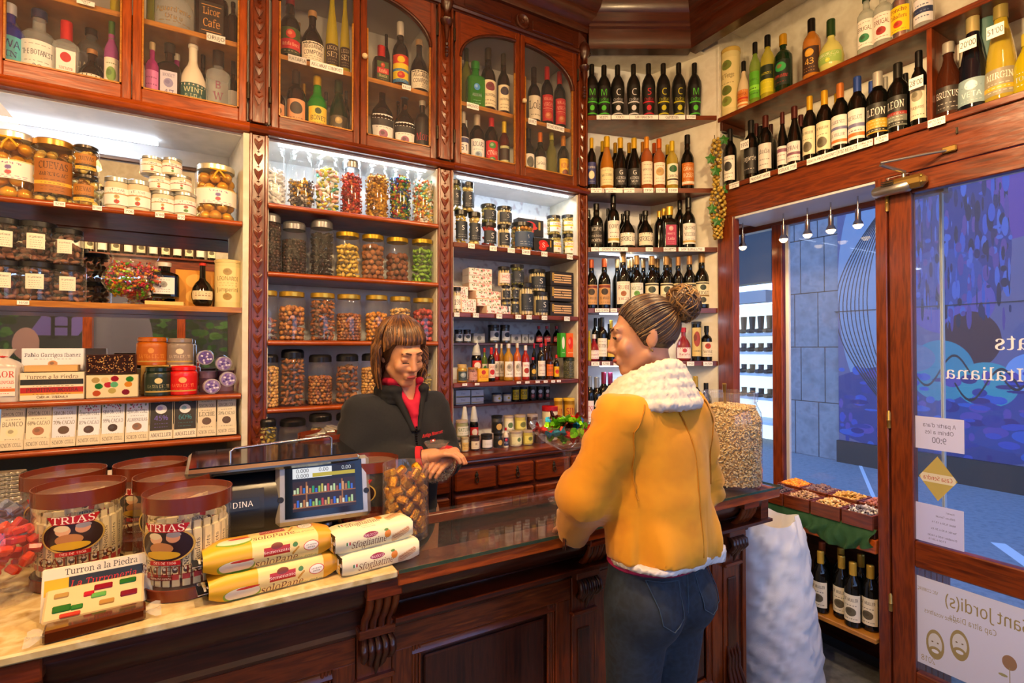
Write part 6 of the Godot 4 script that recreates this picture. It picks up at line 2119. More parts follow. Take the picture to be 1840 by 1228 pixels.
# bottles
const PROF:={
	"bdx":[[0,0],[.9,0],[1,.02],[1,.6],[.96,.65],[.78,.71],[.5,.76],[.38,.81],[.36,.95],[.4,.955],[.4,.995],[0,1]],
	"brg":[[0,0],[.9,0],[1,.02],[1,.42],[.93,.52],[.7,.64],[.47,.73],[.37,.8],[.35,.95],[.39,.955],[.39,.995],[0,1]],
	"gin":[[0,0],[.92,0],[1,.02],[1,.58],[.96,.64],[.75,.695],[.45,.73],[.36,.75],[.35,.95],[.38,.955],[.38,.995],[0,1]],
	"sq":[[0,0],[.95,0],[1,.02],[1,.6],[.95,.65],[.7,.7],[.42,.725],[.36,.74],[.35,.95],[.38,.955],[.38,.995],[0,1]],
	"tall":[[0,0],[.92,0],[1,.02],[1,.52],[.96,.58],[.76,.65],[.5,.7],[.43,.73],[.45,.77],[.4,.82],[.37,.95],[.4,.955],[.4,.995],[0,1]],
	"bell":[[0,0],[.85,0],[.97,.04],[1,.2],[1,.38],[.9,.5],[.66,.61],[.4,.69],[.31,.75],[.3,.93],[.36,.94],[.36,.995],[0,1]],
	"rnd":[[0,0],[.5,0],[.82,.07],[.98,.2],[1,.3],[.9,.43],[.66,.54],[.36,.61],[.28,.66],[.26,.94],[.32,.95],[.32,.995],[0,1]],
	"flask":[[0,0],[.7,0],[.86,.06],[1,.38],[1,.52],[.86,.63],[.56,.71],[.33,.76],[.28,.8],[.28,.995],[0,1]],
	"flut":[[0,0],[.92,0],[1,.03],[.98,.22],[.82,.45],[.6,.62],[.44,.72],[.36,.8],[.34,.95],[.4,.955],[.4,.995],[0,1]],
	"club":[[0,0],[.74,0],[.78,.02],[.8,.14],[.97,.46],[1,.58],[.92,.67],[.66,.75],[.4,.805],[.33,.84],[.31,.95],[.34,.955],[.34,.995],[0,1]],
	"port":[[0,0],[.94,0],[1,.02],[1,.56],[.95,.62],[.68,.69],[.46,.72],[.44,.75],[.47,.8],[.4,.86],[.38,.95],[.41,.955],[.41,.995],[0,1]],
	"tube":[[0,0],[.98,0],[1,.01],[1,.97],[1.02,.975],[1.02,.99],[.97,1],[0,1]],
	"tin":[[0,0],[.96,0],[1,.02],[1,.74],[.97,.78],[.86,.82],[.83,.84],[.9,.845],[.9,.95],[.86,.985],[0,1]],
	"cone":[[0,0],[.92,0],[1,.02],[1,.56],[.9,.6],[.8,.64],[0,.64]],
	"pot":[[0,0],[.9,0],[1,.03],[1,.72],[.9,.8],[.86,.82],[.86,.995],[0,1]],
}
const LAB:={"bdx":[.1,.52],"brg":[.08,.4],"gin":[.12,.54],"sq":[.08,.55],"tall":[.08,.48],"bell":[.08,.4],"rnd":[.16,.36],"flask":[.12,.56],"flut":[.06,.3],"club":[.05,.56],"port":[.1,.5],"tube":[.12,.85],"tin":[.08,.66],"cone":[.12,.5],"pot":[.1,.62]}
const GLASS:={"black":["0b0c0a",.06,1],"dark":["14120a",.07,1],"matte":["121210",.38,1],"navy":["0c121c",.07,1],"clear":["cfdcdf",.03,.22],"smoke":["5a5e60",.05,.6],"blue":["122a9c",.04,.85],"ceramic":["e6dcc8",.18,1],"pink":["b02c84",.04,.72],"pinkgreen":["a8509c",.04,.75],"olive":["6c7420",.05,.8],"oliveglass":["6c6c2c",.05,.7],"yellow":["b0a010",.05,.82],"green":["1c5420",.05,.85],"greenb":["0c8420",.05,.8],"dkgreen":["0c2a14",.06,.95],"redbr":["4c140c",.05,.9],"redglass":["8c1c28",.05,.82],"amber":["c07820",.04,.72],"amberdk":["3c1c10",.05,.92],"rose":["a85828",.04,.75],"whitewine":["c0a830",.04,.62],"creamliq":["dcc8a0",.2,1],"chartg":["7c9c30",.04,.72],"charty":["b4ac2c",.04,.7],"lemon":["d0cc70",.1,.9],"netclear":["b8c0b4",.15,.5],"silver":["c4c4c4",.2,1],"cream":["d8c888",.5,1],"teal":["4c706c",.5,1],"mustard":["b08c3c",.1,.95],"mustardbrn":["b0842c",.1,.95],"orangesauce":["b8581c",.1,.95],"ketchup":["9c2018",.1,.95],"greensauce":["5c7c28",.1,.9],"mayosq":["e8e0cc",.3,1],"goldtin":["b8841c",.3,1]}
func glass_mat(g:String) -> StandardMaterial3D:
	if g.begins_with("#"):return mat(g,.3,.0,1.0,.6)
	var q:Array=GLASS[g]
	var metal:=.0
	if g=="silver":metal=.9
	if g=="goldtin":metal=.6
	return mat(q[0],q[1],metal,q[2])
func label_patch(style:String,sup:float,uvrect:Rect2,y0:float,y1:float,half:float) -> ArrayMesh:
	var m:=MB.new()
	var prof:Array=PROF[style]
	var rad:=func(y:float) -> float:
		for k in prof.size()-1:
			if y>=prof[k][1] and y<=prof[k+1][1] and prof[k+1][1]>prof[k][1]:
				return lerp(float(prof[k][0]),float(prof[k+1][0]),(y-prof[k][1])/(prof[k+1][1]-prof[k][1]))
		return 1.0
	var ny:=5
	var nx:=12
	for j in ny+1:
		var y:float=lerp(y0,y1,float(j)/ny)
		var r:float=rad.call(y)*1.008
		for i in nx+1:
			var a:float=lerp(-half,half,float(i)/nx)
			var f:=1.0
			if sup>.0:f=lerp(1.0,pow(pow(abs(sin(a)),sup)+pow(abs(cos(a)),sup),-1.0/sup),clamp((r-.6)/.3,.0,1.0))*.93
			m.vert(Vector3(sin(a)*r*f,y,cos(a)*r*f),Vector3(sin(a),0,cos(a)) if sup==.0 else Vector3(0,0,1),Vector2(lerp(uvrect.position.x,uvrect.end.x,float(i)/nx),lerp(uvrect.end.y,uvrect.position.y,float(j)/ny)))
	for j in ny:
		for i in nx:
			var k:=j*(nx+1)+i
			m.face(k,k+1,k+nx+2)
			m.face(k,k+nx+2,k+nx+1)
	return m.done()
func bottle(q:Array,yaw:float,group:String) -> void:
	var p:Array=q[3]
	var a:Array=q[4]
	var st:String=a[0]
	var r:float=p[3]
	var h:float=p[4]
	var at:=Vector3(p[0],p[1],p[2])
	var to_cam:=rad_to_deg(atan2(-at.x,-at.z))
	var dy:=wrapf(to_cam-yaw,-180,180)
	var o:=thing(q[0],q[1],q[2],at,yaw+clamp(dy*.35,-22,22)+rng.randf_range(-5,5)+float(a[5]),group)
	var sup:=5.0 if st=="sq" else .0
	var sz:=r*(.6 if st=="flask" else (.8 if st=="sq" else 1.0))
	var sc:=Vector3(r,h,sz)
	part(o,"body",lathe_mesh(PROF[st],20 if sup==.0 else 32,sup,"bot"+st),glass_mat(a[1]),Vector3.ZERO,sc)
	var cf:float=a[3]
	var cap:String=a[2]
	var nr:=.42
	if st=="bell" or st=="club" or st=="flask":nr=.37
	if st=="rnd":nr=.33
	if cap.begins_with("ball"):
		var cm:=mat("e8e2d4",.15) if cap=="ball" else mat("c8ccd0",.08,.6)
		part(o,"stopper",lathe_mesh([[0,-.02],[.5,-.02],[.5,.02],[.3,.05],[.42,.12],[.5,.3],[.5,.45],[.4,.62],[.2,.72],[0,.74]],16,.0,"stopper"),cm,Vector3(0,h,0),Vector3(r*.8,r*1.1,r*.8))
	elif st=="cone":
		part(o,"cone_cap",lathe_mesh([[0,.63],[.86,.63],[.86,.7],[.78,.72],[.42,.98],[.34,1],[0,1]],18,.0,"conecap"),mat(cap,.4),Vector3.ZERO,sc)
	elif st=="tin":
		part(o,"lid",lathe_mesh([[.84,.84],[.92,.842],[.92,.95],[.87,.99],[0,1.005]],20,.0,"tinlid"),mat(cap,.25,.0,1.0,.6),Vector3.ZERO,sc)
	elif st=="tube":
		part(o,"lid",lathe_mesh([[1.0,.94],[1.03,.942],[1.03,.995],[.98,1.004],[0,1.004]],20,.0,"tubelid"),mat(cap,.4),Vector3.ZERO,sc)
	elif st=="pot":
		part(o,"lid",lathe_mesh([[.88,.82],[.92,.822],[.92,.99],[.88,1.01],[0,1.01]],20,.0,"potlid"),mat(cap,.35),Vector3.ZERO,sc)
	else:
		var y0:=1.0-cf
		var big:=nr+.015
		part(o,"capsule",lathe_mesh([[big-.02,y0],[big,y0+.003],[big,.99],[big-.03,1.004],[0,1.004]],16,.0,"cap%s%s"%[nr,cf]),mat(cap,.32,.35),Vector3.ZERO,sc)
	if a[4] != "":
		var lr:Array=LAB[st]
		var half:=1.15
		if sup>.0:half=.62
		var w:=r*(2.0*half if sup==.0 else 1.5)
		var rect:=label_uv(a[4],(lr[1]-lr[0])*h/w,72)
		var clear:bool=(a[4] as String).begins_with("@-")
		part(o,"label",label_patch(st,sup,rect,lr[0],lr[1],half),inked("clearprint" if clear else "print",rect),Vector3.ZERO,sc)
# jars and what they hold
const JAR:={
	"jar":[[.0,.0],[.88,0],[1,.03],[1,.8],[.95,.86],[.86,.9],[.85,.94]],
	"shop":[[0,0],[.88,0],[1,.03],[1,.76],[.97,.83],[.83,.89],[.8,.92],[.85,.93],[.85,.99],[.8,1]],
	"dome":[[0,0],[.9,0],[1,.03],[1,.74],[.94,.8],[.82,.84],[.82,.9]],
	"pot":[[0,0],[.9,0],[1,.04],[1,.82],[.94,.87],[.9,.9]],
}
const FILL:={
	"peach":["ball",.05,["d89810","e0a418","c88c10"],.2],"goldfoil":["lump",.034,["c89c38","e0c060","7c5418"],.25],"chocalmond":["almond",.03,["6c4030","7c4c38","341c14","8c5c40"],.5],
	"wrapwhite":["wrap",.034,["d8dce0","c4c8cc","e4e4e0"],.45],"wrapsilver":["twist",.032,["4c4858","c89c30","b8b0a8","6c5c64"],.25],"peladilla":["almond",.028,["d8d0c0","4ca890","d8cc58","e09c88","e4dcc8","b8b838"],.3],
	"wrapred":["twist",.028,["a01018","c02418","801020","c85c20"],.2],"wrapgold":["twist",.028,["b07810","c89418","805010","d8ac30"],.2],"wrapgreen":["twist",.03,["1c6c30","b8a020","183c80","a02020","48883c"],.2],"wrapclear":["twist",.03,["d8d8d4","d87c40","d8c040","70b8a0","e0e0dc","c8b8a0"],.25],
	"chocball":["ball",.017,["241410","301a12","3c2218"],.18],"chocbig":["almond",.026,["20120e","2a1610"],.2],"yellownut":["almond",.029,["c8a83c","d8b848","b8983c"],.45],"cocoatan":["ball",.029,["8c5428","9c6030","7c4824"],.8],"cocoabrown":["ball",.031,["743c1c","683418","7c4420"],.8],"greennut":["almond",.029,["6c9c1c","7cac28","5c8c18"],.4],
	"pecan":["almond",.026,["8c4c1c","a86428","6c3814"],.4],"walnut":["lump",.025,["a8682c","c08038","8c5020"],.5],"hazel":["ball",.018,["8c4c1c","9c5c28","74401a","b47c40"],.4],"orangefruit":["lump",.024,["c88420","d89828","b87018"],.35],"cashew":["almond",.022,["d0a860","c89c50","dcb878"],.45],"redfruit":["lump",.03,["a83028","b84438","8c241c"],.45],
	"hazelblond":["ball",.018,["c89850","d8ac60","b88440"],.45],"almond":["almond",.029,["8c4c24","9c5c2c","7c401c","a86c38"],.55],"pistachio":["almond",.022,["a8943c","8c8430","c0a858"],.5],
	"beansyellow":["almond",.024,["b89c20","c8ac28","a88c1c"],.3],"beansgreen":["almond",.024,["84882c","949838"],.3],"onion":["ball",.032,["d8c070","e0cc80","ccb464"],.25],"pepperred":["slab",.05,["b81c10","c8281a","a01810"],.25],"artichoke":["lump",.03,["a8a058","8c9040","c0b470"],.35],"asparagus":["spear",.016,["d8c48c","e0d098","ccb87c"],.35],"pickles":["lump",.026,["c88420","d8b868","a88c28","88883c"],.35],"olive":["ball",.02,["a89c50","b8ac60"],.3],"capers":["ball",.012,["4c4c20","5c5828"],.4],"pinksalt":["ball",.012,["c89088","b87c74"],.5],
	"cream":["solid",0,["d8c8a8"],.4],"dark":["solid",0,["1c1612"],.3],"mayo":["solid",0,["dcd4b0"],.35],"mayogreen":["solid",0,["a8ac78"],.35],"lemoncurd":["solid",0,["c8b848"],.35],"jamdark":["solid",0,["3c1414"],.25],
}
func piece_mesh(kind:String) -> Mesh:
	var k:="piece"+kind
	if shapes.has(k):return shapes[k]
	var m:=MB.new()
	match kind:
		"ball":m.ball(Vector3.ZERO,Vector3(.5,.46,.48),8,6)
		"almond":
			m.lathe([[0,-.5],[.14,-.44],[.27,-.28],[.33,-.05],[.3,.18],[.18,.38],[.06,.48],[0,.5]],8,Vector3.ZERO,Vector3(1,1.1,.75))
		"lump":
			m.ball(Vector3.ZERO,Vector3(.5,.42,.45),8,6)
			var rr:=RandomNumberGenerator.new()
			rr.seed=5
			var done:={}
			for i in m.v.size():
				var key:=Vector3i(m.v[i]*1000.0)
				if not done.has(key):done[key]=rr.randf_range(.72,1.12)
				m.v[i] *= float(done[key])
				m.n[i]=(m.n[i]+Vector3(rr.randf_range(-.4,.4),rr.randf_range(-.4,.4),rr.randf_range(-.4,.4))).normalized()
		"twist":
			m.ball(Vector3.ZERO,Vector3(.36,.26,.26),7,5)
			for s in [-1.0,1.0]:
				for i in 6:
					var a0:=TAU*i/6.0
					var a1:=TAU*(i+1)/6.0
					var rad0:=.24 if i%2==0 else .16
					var rad1:=.16 if i%2==0 else .24
					m.tri(Vector3(.3*s,0,0),Vector3(.62*s,cos(a0)*rad0,sin(a0)*rad0),Vector3(.62*s,cos(a1)*rad1,sin(a1)*rad1))
		"wrap":m.box(Vector3.ZERO,Vector3(1.0,.34,.42),.06)
		"slab":m.box(Vector3.ZERO,Vector3(.3,1.0,.7),.1)
		"spear":m.lathe([[0,-2.2],[.45,-2.2],[.5,-2.0],[.46,1.2],[.36,1.9],[.12,2.3],[0,2.35]],8)
	shapes[k]=m.done()
	return shapes[k]
func contents(called:String,label:String,at:Vector3,r:float,h:float,fill:String,group:String,parent:Node=null) -> void:
	var f:Array=FILL[fill]
	if f[0]=="solid":
		var m:=MB.new()
		m.lathe([[0,.004],[r*.9,.004],[r*.965,h*.06],[r*.965,h*.97],[r*.9,h],[0,h]],18)
		part(parent,"contents",m.done(),mat(f[2][0],f[3]))
		return
	var s:float=f[1]
	var tr:=[]
	var R:=r*.97
	if f[0]=="spear":
		var hh:=h/(4.6*1.02)
		s=min(s,hh*1.15)
		for ring in 2:
			var rr:float=R-s*(.55+ring*1.0)
			if rr<s*.4:continue
			var cnt:=int(TAU*rr/(s*1.0))
			for i in cnt:
				var an:=TAU*i/cnt+ring
				tr.append(Transform3D(Basis(Vector3(0,1,0),rng.randf()*TAU).scaled(Vector3(s,h/4.65*rng.randf_range(.92,1.0),s)),Vector3(sin(an)*rr,h*.49,cos(an)*rr)))
	else:
		s=min(s,r*.9)
		var close:float=.6 if f[0] in ["twist","wrap"] else 1.0
		var lay:int=max(1,int((h-s*.3)/(s*.74*close)))
		for j in lay:
			var y:float=s*.46+(h-s*.92)*j/max(1,lay-1)
			for ring in 2:
				var rr:float=R-s*(.5+ring*.85)
				if rr<s*.3:
					if ring==0:tr.append(piece_at(Vector3(0,y,0),s))
					continue
				var cnt:int=max(3,int(TAU*rr/(s*.9*close)))
				for i in cnt:
					var an:=TAU*(i+.5*(j%2))/cnt+rng.randf_range(-.08,.08)
					tr.append(piece_at(Vector3(sin(an)*rr,y+rng.randf_range(-.2,.2)*s*(1.0 if j>0 else .0),cos(an)*rr),s))
		for i in int(pow(r/s,2.0)*2.2/close):
			var an2:=rng.randf()*TAU
			var r2:=sqrt(rng.randf())*(R-s*.6)
			tr.append(piece_at(Vector3(sin(an2)*r2,h-s*.45+s*.5*(1.0-r2/R),cos(an2)*r2),s))
	pile(called,label,at,f[0],tr,f[2],f[3],group)
func piece_at(p:Vector3,s:float) -> Transform3D:
	var b:=Basis.from_euler(Vector3(rng.randf_range(-PI,PI),rng.randf_range(-PI,PI),rng.randf_range(-PI,PI)))
	return Transform3D(b.scaled(Vector3.ONE*s*rng.randf_range(.9,1.08)),p)
func pile(called:String,label:String,at:Vector3,piece:String,tr:Array,cols:Array,rough:float,group:="") -> void:
	var mm:=MultiMesh.new()
	mm.transform_format=MultiMesh.TRANSFORM_3D
	mm.use_colors=true
	mm.mesh=piece_mesh(piece)
	mm.instance_count=tr.size()
	for i in tr.size():
		mm.set_instance_transform(i,tr[i])
		var c:=Color(cols[rng.randi()%cols.size()]).srgb_to_linear()
		mm.set_instance_color(i,c*rng.randf_range(.85,1.1))
	var o:=MultiMeshInstance3D.new()
	o.multimesh=mm
	o.name=numbered(called)
	var key:="pile%s"%rough
	if not mcache.has(key):
		var m:=StandardMaterial3D.new()
		m.vertex_color_use_as_albedo=true
		m.roughness=rough
		m.metallic=.35 if rough==.2 or rough==.25 else .0
		mcache[key]=m
	o.material_override=mcache[key]
	add_child(o)
	o.position=at
	tag(o,label,called.replace("_"," "),group,"stuff")
func jar(q:Array,yaw:float,group:String) -> void:
	var p:Array=q[3]
	var a:Array=q[4]
	var st:String=a[0]
	var r:float=p[3]
	var h:float=p[4]
	var at:=Vector3(p[0],p[1],p[2])
	var o:=thing(q[0],q[1],q[2],at,yaw+rng.randf_range(-4,10),group)
	var sc:=Vector3(r,h,r)
	part(o,"glass",lathe_mesh(JAR[st],24,.0,"jar"+st),M["jarglass"],Vector3.ZERO,sc)
	var lid:String=a[1]
	if lid != "":
		var shape:=[[.86,.9],[.9,.902],[.9,.985],[.86,1],[0,1]]
		if st=="dome" or st=="shop":shape=[[.84,.85],[.88,.852],[.88,.95],[.8,.99],[.6,1.005],[0,1.01]]
		if st=="pot":shape=[[.92,.86],[.98,.862],[.98,.985],[.94,1],[0,1]]
		var metal:=.7 if st != "pot" or lid=="#a8aaa8" or lid=="#b8863c" else .2
		part(o,"lid",lathe_mesh(shape,24,.0,"jl"+st),mat(lid,.28,metal),Vector3.ZERO,sc)
	var frac:float=a[3]
	var hh:float=h*min(frac,.86)
	contents(q[5],q[6],at,r*.965,hh,a[2],group,o)
	if a[4] != "":
		var y0:=.14
		var y1:=.66
		if q[0]=="peach_jar":y0=.28; y1=.56
		if q[0]=="nut_jar":y0=.3; y1=.68
		var half:=1.2
		if q[0]=="nut_jar":half=.45
		if q[0]=="chestnut_jar":half=.8
		var rect:=label_uv(a[4],(y1-y0)*h/(r*2.0*half),76)
		part(o,"label",label_patch("tube",.0,rect,y0,y1,half),inked("print",rect),Vector3.ZERO,sc)
	if q[0]=="peach_jar":
		var m:=MB.new()
		m.tube([Vector3(-.03,h*.9,r*.8),Vector3(0,h*.88,r*.97),Vector3(.03,h*.9,r*.8)],.004,6)
		m.tube([Vector3(0,h*.88,r*.97),Vector3(-.012,h*.8,r*1.05),Vector3(-.02,h*.7,r*1.06)],.004,6)
		m.tube([Vector3(0,h*.88,r*.97),Vector3(.012,h*.82,r*1.05),Vector3(.025,h*.75,r*1.06)],.004,6)
		part(o,"ribbon",m.done(),mat("e0a818",.5))
func carton(q:Array,yaw:float,group:String) -> void:
	var p:Array=q[3]
	var a:Array=q[4]
	var o:=thing(q[0],q[1],q[2],Vector3(p[0],p[1],p[2]),yaw+float(a[2]),group)
	o.rotation.x=deg_to_rad(float(a[3]))
	var w:float=p[3]
	var h:float=p[4]
	var d:float=p[5]
	part(o,"body",box_mesh(Vector3(w-.002,h-.001,d),.0015),mat(a[0],.5),Vector3(0,h*.5,0))
	if a[1] != "":
		var rect:=label_uv(a[1],h/w,128 if w>.12 else 88)
		var m:=MB.new()
		var z:=d*.5+.0008
		var e:=.003
		m.quad(Vector3(-w*.5+e,e,z),Vector3(w*.5-e,e,z),Vector3(w*.5-e,h-e,z),Vector3(-w*.5+e,h-e,z),Vector3(0,0,1),rect)
		part(o,"printed_front",m.done(),inked("gloss" if q[0] in ["nougat_slab","chocolate_slab"] else "print",rect))
	if q[0]=="chocolate_display":
		var t:=MB.new()
		t.box(Vector3(0,h*.11,d*.5+.006),Vector3(w,h*.22,.002),.0)
		for s in [-1.0,1.0]:t.box(Vector3(s*(w*.5-.001),h*.18,d*.25),Vector3(.002,h*.36,d*.5+.012),.0)
		part(o,"tray",t.done(),mat("dccfae",.5))
		var lip:=MB.new()
		var rc:=label_uv("@e0d4b8|#58503c|*SIMON COLL" if not (a[1] as String).begins_with("@2c") else "@e8e2d0|#302820|*AMATLLER",.3,80)
		lip.quad(Vector3(-w*.46,h*.02,d*.5+.0078),Vector3(w*.46,h*.02,d*.5+.0078),Vector3(w*.46,h*.2,d*.5+.0078),Vector3(-w*.46,h*.2,d*.5+.0078),Vector3(0,0,1),rc)
		part(o,"tray_print",lip.done(),inked("print",rc))
func price_tag(q:Array,yaw:float,group:String) -> void:
	var p:Array=q[3]
	var w:float=p[3]
	var h:float=p[4]
	var rect:=label_uv("@f4f2ec|#181818|"+("*"+(q[4][0] as String).replace("|","|*")),h/w,64 if w<.1 else 128)
	var m:=MB.new()
	m.quad(Vector3(-w*.5,0,.001),Vector3(w*.5,0,.001),Vector3(w*.5,h,.001),Vector3(-w*.5,h,.001),Vector3(0,0,1),rect)
	var bg:=Rect2(rect.position+Vector2(2.0,2.0)/ATL,Vector2(1.0,1.0)/ATL)
	m.quad(Vector3(w*.5,0,-.0005),Vector3(-w*.5,0,-.0005),Vector3(-w*.5,h,-.0005),Vector3(w*.5,h,-.0005),Vector3(0,0,-1),bg)
	for s in [.0,h]:m.quad(Vector3(-w*.5,s,-.0005),Vector3(w*.5,s,-.0005),Vector3(w*.5,s,.001),Vector3(-w*.5,s,.001),Vector3(0,1 if s>0 else -1,0),bg)
	for s in [-.5,.5]:m.quad(Vector3(w*s,0,-.0005),Vector3(w*s,0,.001),Vector3(w*s,h,.001),Vector3(w*s,h,-.0005),Vector3(sign(s),0,0),bg)
	single("price_tag",q[1],q[2],m.done(),inked("print",rect),Vector3(p[0],p[1],p[2]),Vector3(0,yaw,0),group)
func shelf_goods() -> void:
	print_materials()
	atlas_start()
	for s in STOCK:
		var yaw:float=s[0]
		for q in s[2]:
			match q[0]:
				"B":bottle(stocked(q,s[1],"bottle"),yaw,"bottles "+s[1])
				"J":
					var j:=stocked(q,s[1],"jar")
					var f:String=q[4][2]
					if HOLDS.has(f):
						var said:String=HOLDS[f][1]+" inside jar "+s[1]
						var n:int=told.get(said,0)
						told[said]=n+1
						j.append_array([HOLDS[f][0],said if n==0 else ["second","third","fourth","fifth","sixth","seventh","eighth"][n-1]+" portion of "+said])
					else:
						j.append_array(["",""])
					jar(j,yaw,"jars "+s[1])
				"X":carton(stocked(q,s[1],"box"),yaw,"boxes "+s[1])
				"T":price_tag(["price_tag",q[1]+" "+s[1],"price tag",q[2],[q[3]]],yaw,"price tags on the shelves")
var told:={}
func stocked(q:Array,where:String,cat:String) -> Array:
	var nm:PackedStringArray=(q[1] as String).split(":")
	var a:Array=(q[4] as Array).duplicate()
	while a.size()<(6 if q[0]=="B" else 4):a.append(0)
	return [nm[0],q[2]+" "+where,nm[1] if nm.size()>1 else cat,q[3],a]
const HOLDS := {"peach":["yellow_peaches","whole yellow peaches"],"goldfoil":["foil_wrapped_chestnuts","gold foil wrapped chestnuts"],"chocalmond":["chocolate_almonds","chocolate dusted almonds"],"wrapwhite":["wrapped_nougats","white wrapped nougats"],"wrapsilver":["wrapped_sweets","silver and gold wrapped sweets"],"peladilla":["sugared_almonds","pastel sugared almonds"],"wrapred":["wrapped_sweets","red wrapped sweets"],"wrapgold":["wrapped_sweets","amber wrapped sweets"],"wrapgreen":["wrapped_sweets","green gold and blue wrapped sweets"],"wrapclear":["wrapped_sweets","white pastel wrapped sweets"],"chocball":["chocolate_balls","small dark chocolate balls"],"chocbig":["chocolate_almonds","glossy dark chocolate almonds"],"yellownut":["coated_almonds","yellow coated almonds"],"cocoatan":["cocoa_almonds","tan cocoa dusted almonds"],"cocoabrown":["chocolate_truffles","brown cocoa truffles"],"greennut":["coated_almonds","green coated almonds"],"pecan":["pecan_nuts","brown pecan nuts"],"walnut":["walnut_halves","caramel walnut halves"],"hazel":["hazelnuts","roasted hazelnuts"],"orangefruit":["candied_fruit","orange candied fruit"],"cashew":["cashew_nuts","pale cashew nuts"],"redfruit":["dried_strawberries","red dried strawberries"],"hazelblond":["hazelnuts","blond hazelnuts"],"almond":["almonds","brown almonds"],"pistachio":["pistachios","green pistachio nuts"],"beansyellow":["yellow_peppers","pickled yellow peppers"],"beansgreen":["green_beans","pickled green beans"],"onion":["pickled_onions","pale pickled onions"],"pepperred":["red_peppers","red pepper pieces"],"artichoke":["artichoke_hearts","artichoke hearts"],"asparagus":["asparagus_spears","white asparagus spears"],"pickles":["mixed_pickles","mixed pickled vegetables"],"olive":["olives","pale olives"],"capers":["capers","dark capers"],"pinksalt":["pink_salt","pink salt crystals"]}
